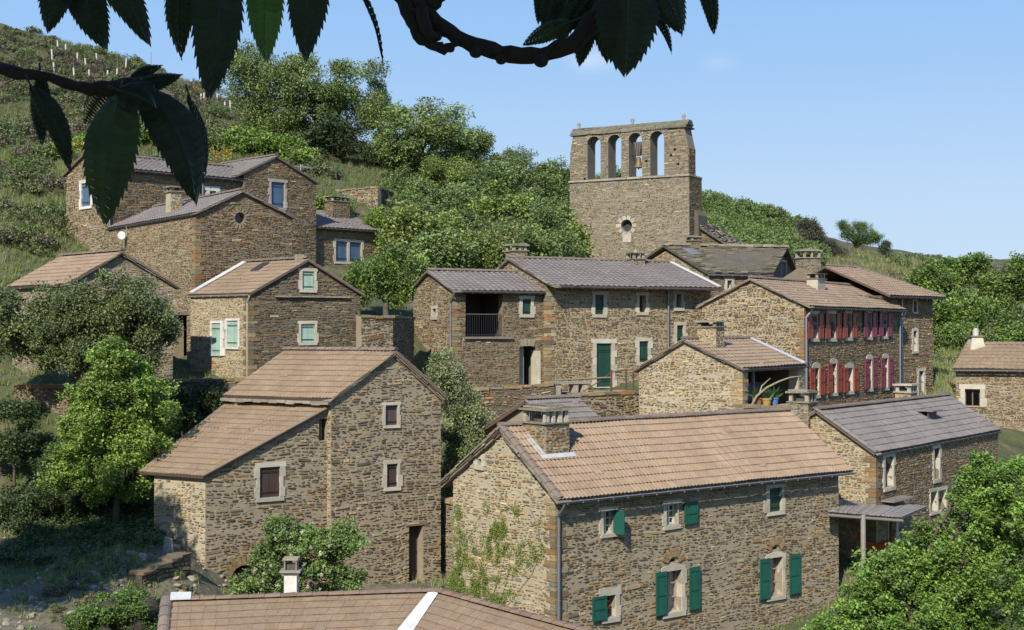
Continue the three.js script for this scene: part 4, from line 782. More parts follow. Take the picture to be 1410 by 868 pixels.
// upper house with blue shutters: long body and cross gable, with an annex
{
  const B = building(148, 71, 2600), { L, R } = B;
  const T = house('upper stone house with blue shutters and grey roofs meeting in a valley', B);
  const sG = R.hit(331, 300)[0], sE = R.hit(431, 300)[0], yb = footY(B.c, mad(B.c, B.r, sE), mad(B.c, B.r, sG)), wl = { lite: true, pal: PAL.brown, h: 0.09, lift: 0.024 };
  // cross gable, a little forward of the long body
  const RG = R.moved(0.3), pg = { l: RG.hit(324, 242), a: RG.hit(379, 215), r: RG.hit(437, 252) };
  const b1 = op(RG, [373, 251, 391, 286], { sur: 0.16 });
  wall(T, RG, [[sG, yb], [sE, yb], [sE, topAt(pg, sE)], [pg.a[0], pg.a[1] - 0.1], [sG, topAt(pg, sG)]], [b1], { ...wl, seed: 501, ind: 40 });
  windowAt(T, RG, b1, { kind: 'closed', col: BLUE, depth: 0.08, scol: [0.42, 0.38, 0.32] }, 55);
  gableRoof(T, RG, pg, B.l, 5.6, { oe: 0, og: 0.14, show: 'l', seed: 45, tile: { tones: TONES.grey, w: 0.3, row: 0.34, m: 4, waves: 1, h: 0.04 }, verge: { layers: 1, out: 0.14 } });
  // long body, ridge along the front
  const dw = -L.hit(91, 290)[0], yE = R.hit(260, 240)[1], aL = L.hit(119, 211), pr = { l: [-dw - 0.25, aL[1] - (aL[1] - yE) * (dw + 0.25 + aL[0]) / -aL[0]], a: aL, r: [0.25, yE - 0.05] };
  const o1 = op(L, [112, 252, 125, 284], { sur: 0.17, scol: WHITE }), o2 = op(R, [288, 263, 297, 270], { sur: 0.25 });
  wall(T, L, [[-dw, yb], [0, yb], [0, topAt(pr, 0)], [pr.a[0], pr.a[1] - 0.1], [-dw, topAt(pr, -dw)]], [o1], { ...wl, pal: PAL.warm, seed: 502, ind: 20 });
  wall(T, R, [[0, yb], [sG + 0.1, yb], [sG + 0.1, topAt(pr, 0, 0.12)], [0, topAt(pr, 0, 0.12)]], [o2], { ...wl, seed: 503, ind: 20 });
  windowAt(T, L, o1, { kind: 'board', col: BLUE, depth: 0.06, scol: WHITE }, 56); windowAt(T, R, o2, { kind: 'glass', nx: 1, ny: 1, fcol: WHITE, scol: WHITE }, 57);
  const Hm = gableRoof(T, L, pr, B.r, sG + 0.9, { oe: 0, og: 0.16, show: 'r', seed: 46, tile: { tones: TONES.grey, w: 0.3, row: 0.34, m: 4, waves: 1, h: 0.04 } });
  gutter(T, mad(Hm.at(pr.r, -0.1), UP, -0.06), mad(Hm.at(pr.r, sG - 0.1), UP, -0.06), 0.07, [0.2, 0.2, 0.22], R.n);
  { const p = R.pt(R.hit(278, 250)[0], 0, 0.08), y = yE - 0.1; downpipe(T, [[p[0], y, p[2]], [p[0], y - 0.2, p[2]], [p[0], y - 3, p[2]]]); const q = R.pt(0.05, 0, 0.08); downpipe(T, [[q[0], y, q[2]], [q[0], y - 0.2, q[2]], [q[0], yb + 1, q[2]]]); }
  // rear walls
  const bc = mad(B.c, B.l, dw), g = new GB(), far = mad(RG.pt(sE, 0), B.l, 5.5);
  const bw = (a, b, y) => { const d = nrm(sub(b, a)), n = [-d[2], 0, d[0]]; g.box([a[0], 0, a[2]], d, UP, n, 0.02, len(sub(b, a)) - 0.02, yb, y, 0.02, 0.4, PAL.brown.m); };
  bw(bc, mad(bc, B.r, sG + 1), yE - 0.1); bw(mad(RG.pt(sG, 0), B.l, 5.4), far, pg.l[1]); bw(far, RG.pt(sE, 0, -0.5), topAt(pg, sE, 0.16));
  part('rear_wall', g, M.mortar, T);
  { const q = RG.hit(420, 246), s = RG.hit(422, 250)[0], an = new GB(), y = q[1]; an.tube([RG.pt(s, y - 0.6, -0.6), RG.pt(s, y + 0.9, -0.6)], 0.025, 6, [0.45, 0.45, 0.45]); an.tube([RG.pt(s - 0.6, y + 0.75, -0.6), RG.pt(s + 0.9, y + 0.72, -0.6)], 0.018, 5, [0.5, 0.5, 0.5]); for (let k = 0; k < 6; k++) an.tube([RG.pt(s - 0.5 + k * 0.25, y + 0.75, -0.95), RG.pt(s - 0.5 + k * 0.25, y + 0.75, -0.25)], 0.01, 4, [0.5, 0.5, 0.5]); part('television_aerial', an, M.iron, T); }
  // annex with its own lean-to roof
  const A = new Plane(R.pt(sE + 0.02, 0, -0.15), R.u), sA = A.hit(525, 330)[0], yA = A.hit(480, 314)[1], yT = yA + 1.25;
  const d1 = op(A, [462, 333, 497, 361], { sur: 0.14 });
  wall(T, A, [[0, yb], [sA, yb], [sA, yA - 0.1], [0, yA - 0.1]], [d1], { ...wl, seed: 504, ind: 20, name: 'annex_wall' });
  windowAt(T, A, d1, { kind: 'closed', col: BLUE, depth: 0.08, scol: [0.55, 0.5, 0.41] }, 58);
  { const m = (d1.s0 + d1.s1) / 2, q = new GB(); pbox(q, A, m - 0.09, m + 0.09, d1.y0, d1.y1, -0.2, 0.02, LIME); part('mullion', q, M.block, T); }
  const Q = [A.pt(0.02, yA - 0.1, 0.3), A.pt(sA + 0.15, yA - 0.1, 0.3), A.pt(sA - 0.6, yT, -3.0), A.pt(0.02, yT, -3.0)], gs = new GB(); slab(gs, Q, 0.09, [0.16, 0.12, 0.09]);
  const am = part('annex_roof', gs, M.wood, T); roofTiles(am, Q[0], Q[1], Q[2], Q[3], { tones: TONES.grey, w: 0.3, row: 0.34, m: 4, waves: 1, h: 0.04, seed: 81 });
  gutter(T, A.pt(0, yA - 0.14, 0.34), A.pt(sA + 0.15, yA - 0.14, 0.34), 0.06, [0.2, 0.2, 0.22], A.n);
  { const gg = new GB(); pbox(gg, A, sA - 0.4, sA - 0.01, yb, yA - 0.1, -3, -0.46, PAL.brown.m); pbox(gg, A, 0.02, sA - 0.4, yb, yA + 0.9, -3, -2.7, PAL.brown.m); part('annex_side', gg, M.mortar, T); }
  chimney(T, A.pt(A.hit(492, 300)[0], 0, -2.0), yA + 0.3, A.hit(494, 270)[1] + 0.1, A.u, 1.35, 0.8, { pal: PAL.brown, seed: 59, cap: 0.35, nx: 3 });
}
// low house with a reddish roof behind the shrub
{
  const B = building(95, 54, 4000, -1130), { L, R } = B;
  const T = house('low stone house with a reddish roof, half hidden behind a grey green shrub', B);
  const sEnd = R.hit(238, 420)[0], yb = footY(B.c, mad(B.c, B.r, sEnd)), len_ = 5.2;
  const pr = { l: R.hit(87, 392), a: R.hit(166, 347), r: R.hit(244, 394) };
  gableHouse(T, B, { side: 'R', sEnd, len: len_, pr, yb, seed: 24, wall: { lite: true, pal: PAL.grey, h: 0.09, lift: 0.018, ind: 40 }, roof: { show: 'l', og: 0.2, tile: { tones: TONES.red, w: 0.3, row: 0.34, m: 6, h: 0.03 }, verge: { layers: 2, out: 0.2 } }, roofLen: len_ });
}
// house with a loggia: iron railing in a dark square opening
let D1;
{
  const B = building(624, 62, 4200), { L, R } = B; D1 = B;
  const T = house('stone house with a dark railed loggia and an arched doorway', B);
  const sEnd = L.hit(569, 440)[0], La = R.hit(752, 440)[0], yb = footY(B.c, mad(B.c, B.r, La), mad(B.c, B.l, -sEnd));
  const pr = { l: L.hit(564, 403), a: L.hit(592, 373), r: L.hit(628, 400) };
  const lo = op(R, [641, 404, 692, 464]), w = op(R, [719, 412, 731, 433], { sur: 0.17 }), dr = op(R, [715, 476, 738, 536], { arch: 0.12, sur: 0.03 }), v = op(L, [596, 425, 601, 437], { sur: 0.13 });
  dr.y0 = R.hit(727, 537)[1];
  const H = gableHouse(T, B, { side: 'L', sEnd, len: La, pr, yb, seed: 25, opsG: [v], opsE: [lo, w, dr], wall: { lite: true, pal: PAL.brown, h: 0.085, lift: 0.024, ind: 80, patch: true }, wallG: { pal: PAL.warm },
    roof: { show: 'r', og: 0.16, tile: { tones: TONES.grey, w: 0.3, row: 0.34, m: 6, waves: 1, h: 0.04, ind: 0 }, verge: { layers: 1, out: 0.16 } }, roofLen: La });
  windowAt(T, R, w, { kind: 'board', col: DGREEN, depth: 0.08 }, 61); windowAt(T, L, v, { kind: 'glass', nx: 1, ny: 1, fcol: [0.1, 0.08, 0.06] }, 62);
  { const g = new GB(); pbox(g, R, lo.s0 - 0.1, lo.s1 + 0.5, lo.y0 - 0.1, lo.y0 - 0.004, -0.4, 0.14, [0.32, 0.28, 0.21], 0.03, rngOf(4)); const lg = part('loggia', g, M.stone, T);
    const fl = new GB(); pbox(fl, R, lo.s0 - 0.3, lo.s1 + 0.3, lo.y0 - 0.15, lo.y0 - 0.11, -3, -0.46, [0.2, 0.16, 0.12]); pbox(fl, R, lo.s0 - 0.35, lo.s0 - 0.3, lo.y0 - 0.1, lo.y1 + 0.4, -3, -0.46, [0.13, 0.1, 0.07]); pbox(fl, R, lo.s1 + 0.3, lo.s1 + 0.35, lo.y0 - 0.1, lo.y1 + 0.4, -3, -0.46, [0.13, 0.1, 0.07]); pbox(fl, R, lo.s0 - 0.3, lo.s1 + 0.3, lo.y0 - 0.1, lo.y1 + 0.4, -3, -2.95, [0.13, 0.1, 0.07]); part('loggia_shade_lining', fl, M.wood, lg);  // dark boards added inside so the loggia reads as deep shade
    const r = new GB(), yr = R.hit(666, 433)[1]; r.tube([R.pt(lo.s0, yr, -0.1), R.pt(lo.s1, yr, -0.1)], 0.03, 6, [0.16, 0.15, 0.15]); r.tube([R.pt(lo.s0, lo.y0 + 0.08, -0.1), R.pt(lo.s1, lo.y0 + 0.08, -0.1)], 0.02, 6, [0.05, 0.05, 0.055]); part('railing', r, M.iron, lg);
    for (let s = lo.s0 + 0.06; s < lo.s1; s += 0.115) { const b = new GB(); b.tube([R.pt(s, lo.y0, -0.1), R.pt(s, yr, -0.1)], 0.013, 5, [0.035, 0.035, 0.04]); part('baluster', b, M.iron, lg); } }
  { const g = new GB(), m = (dr.s0 + dr.s1) / 2, hw = (dr.s1 - dr.s0) / 2, RR = rngOf(9); pbox(g, R, dr.s0 - 0.02, dr.s1 + 0.3, dr.y0 - 0.14, dr.y0 - 0.003, -0.4, 0.25, [0.36, 0.32, 0.25], 0.03, RR); const dw = part('doorway', g, M.stone, T);
    for (let i = 0; i < 8; i++) { const t = -0.9 + 1.8 * i / 7, q = new GB(), a = Math.PI / 2 - t * 0.34, ex = add(mul(R.u, Math.cos(a)), [0, Math.sin(a), 0]), ey = add(mul(R.u, -Math.sin(a)), [0, Math.cos(a), 0]); q.box(R.pt(m + t * hw * 0.55, dr.y1 - 0.2), ex, ey, R.n, 0.18, 0.5, -0.055, 0.055, -0.1, 0.045, mul([0.36, 0.3, 0.21], 0.8 + RR() * 0.4), 0.02, RR); part('arch_stone', q, M.stone, dw); }
    const jb = new GB(); pbox(jb, R, dr.s1 - 0.02, dr.s1 + 0.22, dr.y0, dr.y1 - 0.25, -0.44, 0.04, [0.6, 0.54, 0.42], 0.03, RR); part('jamb_stone', jb, M.block, dw);
    const d = new GB(); pbox(d, R, dr.s0 + 0.02, dr.s0 + (dr.s1 - dr.s0) * 0.5, dr.y0, dr.y1, -0.42, -0.38, [0.34, 0.31, 0.27]); part('door', d, M.paint, dw); }
  const { at, r } = H.roof, e0 = mad(at(r, -0.1), UP, -0.06), e1 = mad(at(r, La - 0.02), UP, -0.06); gutter(T, e0, e1, 0.065, [0.16, 0.15, 0.16], R.n);
  const p = L.pt(-0.1, 0, 0.09); downpipe(T, [mad(e0, UP, -0.05), mad(e0, UP, -0.12), [p[0], e0[1] - 0.45, p[2]], [p[0], e0[1] - 0.55, p[2]], [p[0], ground(p[0], p[2]), p[2]]], 0.05);
}
// long house with dark green shutters on the upper street
let D2;
{
  const P0 = D1.R.moved(0.35), c = P0.pt(P0.hit(753, 440)[0], 0), B = { c: [c[0], EYE, c[2]], r: D1.r, l: D1.l, R: new Plane(c, D1.r), L: new Plane(c, mul(D1.l, -1)) }, { L, R } = B; D2 = B;
  const T = house('long stone house with mauve grey roof, two chimneys and a tall green double door', B);
  const La = R.hit(979, 440)[0], pr0 = { a: L.hit(703, 356), r: L.hit(764, 393) }, dw = -2 * pr0.a[0] * 0.98, pr = { ...pr0, l: [-dw - 0.25, pr0.r[1]] };
  const yb = footY(B.c, mad(B.c, B.r, La));
  const W_ = [[819, 406, 831, 433, 'board', DGREEN], [880, 407, 889, 430, 'glass'], [931, 405, 938, 424, 'glass'], [821, 473, 842, 533, 'door', DGREEN], [880, 470, 893, 499, 'board', DGREEN], [932, 448, 941, 471, 'board', DGREEN]];
  const ops = W_.map(w => op(R, w.slice(0, 4), { sur: w[4] === 'door' ? 0.22 : 0.17, ...(w[4] === 'door' ? { sb: 0.05 } : {}) }));
  const H = gableHouse(T, B, { side: 'L', sEnd: -dw, len: La, pr, yb, seed: 26, opsE: ops, wall: { lite: true, pal: PAL.warm, mcol: [0.40, 0.33, 0.22], h: 0.085, lift: 0.024, ind: 90, patch: true, wave: 0.1 }, roof: { show: 'r', og: 0.15, tile: { tones: TONES.grey, w: 0.3, row: 0.34, m: 6, waves: 1, h: 0.04 }, verge: { layers: 2, out: 0.15, col: [0.4, 0.35, 0.26] } }, roofLen: La + 0.15 });
  W_.forEach((w, i) => { const wd = windowAt(T, R, ops[i], w[4] === 'glass' ? { kind: 'glass', nx: 1, ny: 1, fcol: [0.3, 0.2, 0.1], depth: 0.22 } : { kind: w[4] === 'door' ? 'closed' : 'board', name: w[4] === 'door' ? 'double_door' : 'window', col: w[5], depth: 0.09 }, 70 + i); });
  const { at, r } = H.roof, e0 = mad(at(r, 0), UP, -0.06), e1 = mad(at(r, La + 0.15), UP, -0.06); gutter(T, e0, e1, 0.065, [0.2, 0.2, 0.22], R.n);
  const p = R.pt(R.hit(919, 440)[0], 0, 0.1), y1 = R.hit(919, 500)[1]; downpipe(T, [[p[0], e0[1] - 0.05, p[2]], [p[0], e0[1] - 0.2, p[2]], [p[0], y1 - 1, p[2]]], 0.05);
  const rc = t => mad(L.pt(pr.a[0], 0), B.r, t);
  chimney(T, mad(rc(0.5), B.l, 0.3), pr.a[1] - 0.7, pr.a[1] + 0.72, B.r, 0.8, 0.8, { pal: PAL.grey, seed: 27, cap: 0.36, nx: 3, layers: 1 });
  const t2 = (() => { const q = L.pt(pr.a[0], 0), t = (871 - CX) / F; return (t * -q[2] - q[0]) / (B.r[0] + t * B.r[2]); })();
  chimney(T, mad(rc(t2), B.l, -0.3), pr.a[1] - 0.7, pr.a[1] + 0.5, B.r, 0.72, 0.7, { pal: PAL.grey, seed: 28, cap: 0.4, nx: 3, knob: true });
  { const a = at(r, La + 0.1), b = at(pr.a, La + 0.1); flashing(T, [mad(mad(a, B.r, -0.2), UP, 0.1), mad(a, UP, 0.12), mad(b, UP, 0.12), mad(mad(b, B.r, -0.2), UP, 0.1)], [0.66, 0.63, 0.56]); }
}
// little house with an open porch
{
  const B = building(1022, 54, 2086), { L, R } = B;
  const T = house('small pale stone house with red tiles and an open porch beside its gable', B);
  const sEnd = L.hit(880, 540)[0], La = R.hit(1108, 520)[0], yb = footY(B.c, mad(B.c, B.r, La), mad(B.c, B.l, -sEnd));
  const pr = { l: L.hit(876, 509), a: L.hit(943, 468), r: L.hit(1025, 507) };
  const po = { s0: 0.5, s1: La - 0.62, y0: R.hit(1050, 561)[1], y1: R.hit(1050, 511)[1] };
  const H = gableHouse(T, B, { side: 'L', sEnd, len: La, pr, yb, seed: 27, opsE: [po], wall: { pal: PAL.pale, h: 0.072, lift: 0.024, gap: 0.012, ind: 200, wave: 0.06 }, wallE: { ind: 10 }, roof: { show: 'r', og: 0.14, tile: { tones: TONES.red, w: 0.3, row: 0.34, m: 6, waves: 1, h: 0.035, ind: 90 }, capInd: true, verge: { layers: 2, out: 0.16, ind: true, col: [0.24, 0.2, 0.16] } }, roofLen: La + 0.05 });
  const { at, r } = H.roof; gutter(T, mad(at(r, -0.1), UP, -0.06), mad(at(r, La + 0.05), UP, -0.06), 0.065, [0.12, 0.12, 0.13], R.n);
  { const g = new GB(); pbox(g, R, po.s0 + 0.9, po.s0 + 1.02, po.y0, po.y1, -0.3, -0.2, [0.2, 0.18, 0.16]); const pc = part('porch', g, M.wood, T);
    const q = new GB(); pbox(q, R, po.s0 - 0.3, po.s1 + 0.3, po.y0 - 0.12, po.y0 - 0.005, -3, 0.1, [0.3, 0.25, 0.2]); part('porch_floor', q, M.stone, pc);
    const gl = new GB(); pbox(gl, R, po.s0 + 1.5, po.s1, po.y0 + 0.1, po.y0 + 0.9, -1.6, -1.56, [0.10, 0.115, 0.14]); part('porch_shade_screen', gl, M.paint, pc);  // screen colour dropped dark to pass for porch shade
    const bw = new GB(); pbox(bw, R, po.s0 - 0.3, po.s1 + 0.3, po.y0, po.y1 + 0.02, -2.7, -2.6, [0.12, 0.095, 0.07]); part('porch_shade_back', bw, M.wood, pc); const cw = new GB(); pbox(cw, R, po.s0 - 0.3, po.s1 + 0.3, po.y1 + 0.02, po.y1 + 0.06, -2.8, -0.46, [0.12, 0.095, 0.07]); pbox(cw, R, po.s0 - 0.3, po.s0 - 0.25, po.y0, po.y1, -2.8, -0.46, [0.12, 0.095, 0.07]); pbox(cw, R, po.s1 + 0.04, po.s1 + 0.09, po.y0, po.y1, -2.8, -0.46, [0.12, 0.095, 0.07]); part('porch_shade_lining', cw, M.wood, pc); }  // dark boards added round the inside to darken the porch
  { const q = mad(mad(L.pt(pr.a[0], 0), B.r, 1.4), mul(B.l, -1), 0.45); chimney(T, q, pr.a[1] - 1.0, L.hit(970, 446)[1] + 0.15, B.r, 0.75, 0.85, { pal: PAL.pale, seed: 29, cap: 0.3, nx: 3 }); }
  { const a = at(r, La - 0.05), b = at(pr.a, La - 0.05); flashing(T, [mad(mad(a, B.r, -0.22), UP, 0.1), mad(a, UP, 0.14), mad(b, UP, 0.14), mad(mad(b, B.r, -0.22), UP, 0.1)], [0.5, 0.51, 0.53]); }
}
// house with red and purple shutters
{
  const B = building(1107, 63, 2000), { L, R } = B;
  const T = house('two storey stone house with rows of red and purple shutters', B);
  const sEnd = L.hit(967, 440)[0], La = R.hit(1239, 480)[0], yb = footY(B.c, mad(B.c, B.r, La), mad(B.c, B.l, -sEnd));
  const pr = { l: L.hit(962, 422), a: L.hit(1035, 384), r: L.hit(1116, 422) };
  const ws = [[1117, 433, 1125, 466, RED], [1141, 432.5, 1149.5, 466, RED], [1164.7, 432, 1171.6, 465, RED], [1193, 431, 1199.3, 464, PURPLE], [1214, 431, 1220.6, 463, PURPLE], [1120, 507, 1127, 544, RED], [1144, 501, 1151, 541, RED], [1165.7, 507, 1173.7, 539, RED], [1194.6, 495, 1200, 535, PURPLE], [1216.5, 493.5, 1222, 533.6, PURPLE]];
  const ops = ws.map((w, i) => op(R, w.slice(0, 4), { sur: 0.18, sl: 0.08, sr: 0.08, ...(i > 4 ? { archl: 0.7 } : {}) }));
  const H = gableHouse(T, B, { side: 'L', sEnd, len: La, pr, yb, seed: 28, opsE: ops, wall: { lite: true, pal: PAL.brown, h: 0.09, lift: 0.03, gap: 0.014, ind: 60, long: [1.1, 3.2] }, wallG: { pal: PAL.warm, mcol: [0.40, 0.335, 0.23], h: 0.085, ind: 90, long: [1.7, 6], wave: 0.08 },
    roof: { show: 'r', og: 0.14, tile: { tones: TONES.red, w: 0.3, row: 0.34, m: 4, waves: 1, h: 0.035 }, verge: { layers: 1, out: 0.16 } }, roofLen: La + 0.2 });
  ws.forEach((w, i) => { const q = ops[i], k = 0.55; windowAt(T, R, q, { kind: 'glass', nx: 2, ny: 3, fcol: [0.3, 0.27, 0.23], depth: 0.3, col: w[4], panel: true, open: [[q.s0 - k - 0.03, q.s0 - 0.03], [q.s1 + 0.03, q.s1 + k + 0.03]] }, 80 + i); });
  const { at, r } = H.roof, e0 = mad(at(r, -0.1), UP, -0.06), e1 = mad(at(r, La + 0.2), UP, -0.06); gutter(T, e0, e1, 0.065, [0.14, 0.14, 0.15], R.n);
  for (const s of [0.05, La - 0.2]) { const p = R.pt(s, 0, 0.1); downpipe(T, [mad(mad(e0, B.r, s + 0.2), UP, -0.05), mad(mad(e0, B.r, s + 0.2), UP, -0.15), [p[0], e0[1] - 0.45, p[2]], [p[0], e0[1] - 0.55, p[2]], [p[0], yb + 0.6, p[2]]], 0.055, [0.34, 0.36, 0.4]); }
  const t2 = (() => { const q = L.pt(pr.a[0] + 0.7, 0), t = (1124 - CX) / F; return (t * -q[2] - q[0]) / (B.r[0] + t * B.r[2]); })();
  chimney(T, mad(L.pt(pr.a[0] + 0.7, 0), B.r, t2), pr.a[1] - 0.9, pr.a[1] + 0.45, B.r, 1.0, 0.6, { plain: true, mcol: [0.5, 0.45, 0.35], seed: 30, cap: 0.3, nx: 3, lid: 0.05 });
}
// tall house with slit windows beyond the shuttered one
{
  const B = building(1233, 74.6, 2600), { L, R } = B;
  const T = house('tall rough stone house with slit windows and a broad hipped tile roof', B);
  const La = R.hit(1285, 470)[0], yb = footY(B.c, mad(B.c, B.r, La)), yE = R.hit(1260, 409)[1];
  const o = [op(R, [1257.5, 415, 1262, 430], { sur: 0.1 }), op(R, [1257.5, 456, 1262.5, 484], { sur: 0.14, archl: 0.6 }), op(R, [1265, 511, 1272, 545], { sur: 0.16 })];
  wall(T, R, [[-4.6, yb], [La, yb], [La, yE], [-4.6, yE]], o, { lite: true, pal: PAL.brown, h: 0.14, lift: 0.035, gap: 0.02, long: [1, 2.8], seed: 901, ind: 60 });
  windowAt(T, R, o[0], { kind: 'glass', nx: 1, ny: 1 }, 91); windowAt(T, R, o[1], { kind: 'glass', nx: 1, ny: 2 }, 92); windowAt(T, R, o[2], { kind: 'board', col: [0.2, 0.19, 0.18], name: 'door', depth: 0.15 }, 93);
  const D = 6.4, c0 = R.pt(-1.2, 0), c1 = R.pt(La, 0), cl = R.pt(-8.5, yE - 0.05, 0.1), g = new GB();
  for (const [a, b] of [[R.pt(La, 0, -0.46), R.pt(La, 0, -D)]]) { const d = nrm(sub(b, a)), n = [d[2], 0, -d[0]]; g.box([a[0], 0, a[2]], d, UP, n, 0, len(sub(b, a)), yb, yE - 0.02, -0.4, -0.005, PAL.dark.m); }
  pbox(g, R, -4.6, La - 0.41, yb, yE - 0.05, -D, -D + 0.4, PAL.brown.m);  pbox(g, R, -4.6, -4.2, yb, yE - 0.05, -D + 0.41, -0.47, PAL.brown.m); g.hexa([[-4.45, -0.06, -D + 0.1], [-4.45, -0.06, -0.1], [-4.45, 1.5, -D / 2 + 0.15], [-4.45, 1.5, -D / 2 - 0.15], [-4.25, -0.06, -D + 0.1], [-4.25, -0.06, -0.1], [-4.25, 1.5, -D / 2 + 0.15], [-4.25, 1.5, -D / 2 - 0.15]].map(v => R.pt(v[0], yE + v[1], v[2])), PAL.brown.m); part('rear_wall', g, M.mortar, T);
  // roof: front slope, hip end
  const sl = (() => { const t = (1136 - CX) / F, q = R.pt(0, 0, -D / 2); return (t * -q[2] - q[0]) / (R.u[0] + t * R.u[2]); })();
  const yR = yE + 1.7, eL = R.pt(sl + 0.5, yE, 0.55), eR = R.pt(La + 0.4, yE, 0.55), eB = R.pt(La + 0.4, yE, -D - 0.3), rL = R.pt(sl, yR, -D / 2), rR = R.pt(La - 3.0, yR, -D / 2), gs = new GB();
  slab(gs, [eL, eR, rR, rL], 0.1, [0.14, 0.1, 0.08]); slab(gs, [eR, eB, rR, rR].map((p, i) => i === 3 ? mad(rR, R.u, -0.01) : p), 0.1, [0.14, 0.1, 0.08]); slab(gs, [R.pt(sl, yE, -D - 0.3), eB, rR, rL], 0.1, [0.14, 0.1, 0.08]);
  const m = part('roof', gs, M.wood, T), tl = { tones: TONES.red, w: 0.3, row: 0.34, m: 4, waves: 1, h: 0.035 };
  roofTiles(m, eL, eR, rR, rL, { ...tl, seed: 95 }); roofTiles(m, eR, eB, mad(rR, R.u, 0.05), mad(rR, R.u, -0.01), { ...tl, seed: 96 });
  caps(m, mad(eR, UP, 0.05), mad(rR, UP, 0.05), { seed: 3 }); caps(m, mad(rR, UP, 0.05), mad(rL, UP, 0.05), { seed: 4 });
  gutter(T, mad(eL, UP, -0.06), mad(eR, UP, -0.06), 0.07, [0.14, 0.14, 0.15], R.n);
  const p = R.pt(R.hit(1240, 450)[0], 0, 0.1); downpipe(T, [[p[0], yE - 0.1, p[2]], [p[0], yE - 0.4, p[2]], [p[0], yb + 0.6, p[2]]], 0.055, [0.36, 0.38, 0.42]);
}
// house with the reed pergola
let I1;
{
  const B = building(1205, 50, 2120), { L, R } = B; I1 = B;
  const T = house('stone house with grey mauve roof and tall pale window surrounds beside the reed pergola', B);
  const pr0 = { r: L.hit(1208, 624), a: L.hit(1126, 565) }, dw = -2 * pr0.a[0], pr = { ...pr0, l: [-dw - 0.25, pr0.r[1]] };
  const La = 14.2, yb = footY(B.c, mad(B.c, B.r, La), mad(B.c, B.r, La / 2), mad(B.c, B.l, dw));
  const o = [op(R, [1218, 629, 1229, 671], { sur: 0.16 }), op(R, [1286, 618, 1293, 660], { sur: 0.16 }), op(R, [1281, 677, 1290, 705], { sur: 0.12 }), op(R, [1293.5, 675, 1302, 703], { sur: 0.12, sl: 0 }), op(R, [1222, 709, 1233, 750], { sur: 0.02, sr: 0.25, sb: 0 })];
  const H = gableHouse(T, B, { side: 'L', sEnd: -dw, len: La, pr, yb, seed: 29, opsE: o, wall: { pal: PAL.brown, h: 0.08, lift: 0.022, ind: 90, wave: 0.05 }, wallG: { pal: PAL.pale, ind: 60 }, roof: { show: 'r', og: 0.15, tile: { tones: TONES.grey, w: 0.31, row: 0.34, m: 6, waves: 2, h: 0.03, ind: 300 }, capInd: true, verge: { layers: 1, out: 0.12 } }, roofLen: La + 0.2 });
  windowAt(T, R, o[0], { kind: 'glass', nx: 1, ny: 2, fcol: [0.5, 0.47, 0.42], depth: 0.28 }, 101); windowAt(T, R, o[1], { kind: 'glass', nx: 1, ny: 2, fcol: [0.5, 0.47, 0.42], depth: 0.28 }, 102);
  windowAt(T, R, o[2], { kind: 'glass', nx: 1, ny: 1, fcol: [0.3, 0.26, 0.22], depth: 0.25 }, 103); windowAt(T, R, o[3], { kind: 'glass', nx: 1, ny: 1, fcol: [0.3, 0.26, 0.22], depth: 0.25 }, 104); windowAt(T, R, o[4], { kind: 'glass', nx: 2, ny: 1, fcol: [0.36, 0.22, 0.06], bar: 0.08, depth: 0.1 }, 105);
  const { at, r, mesh } = H.roof, e0 = mad(at(r, -0.1), UP, -0.06), e1 = mad(at(r, La + 0.2), UP, -0.06); gutter(T, e0, e1, 0.065, [0.16, 0.16, 0.17], R.n);
  caps(mesh, mad(at(r, -0.08), UP, 0.04), mad(at(pr.a, -0.08), UP, 0.04), { ind: true, name: 'verge_cap', r: 0.11, seed: 6, tones: TONES.grey });
  const q = mad(mad(L.pt(pr.a[0], 0), B.r, 0.2), B.l, 0.7); chimney(T, q, pr.a[1] - 1.6, L.hit(1110, 546)[1] + 0.2, B.r, 0.8, 0.8, { pal: PAL.grey, seed: 31, cap: 0.45, nx: 3, layers: 1 });
  { const t2 = (() => { const k = L.pt(pr.a[0] - 0.9, 0), t = (1248 - CX) / F; return (t * -k[2] - k[0]) / (B.r[0] + t * B.r[2]); })(); chimney(T, mad(L.pt(pr.a[0] - 0.9, 0), B.r, t2), pr.a[1] - 1.6, pr.a[1] + 0.62, B.r, 0.85, 0.7, { pal: PAL.pale, seed: 34, cap: 0.4, nx: 3, scol: [0.55, 0.51, 0.42], pcol: [0.5, 0.46, 0.38] }); }
  { const cb = mix(at(pr.r, 8.9), at(pr.a, 8.9), 0.5), g = new GB(); g.box(cb, B.r, UP, B.l, -0.5, 0.5, 0.02, 0.35, -0.02, 0.02, [0.1, 0.09, 0.085]); g.box(cb, B.r, UP, B.l, -0.6, 0.6, 0.33, 0.38, -0.25, 0.8, [0.24, 0.2, 0.19]); part('roof_dormer', g, M.tile, T); }
  { const aw = new GB(), s = R.hit(1213, 690), s2 = R.hit(1240, 686); aw.box(R.pt(s[0], s[1], 0), R.u, nrm([R.n[0] * -0.35, 1, R.n[2] * -0.35]), R.n, 0, s2[0] - s[0], -0.04, 0.03, 0, 0.5, [0.24, 0.2, 0.17]); part('door_canopy', aw, M.tile, T); }
}
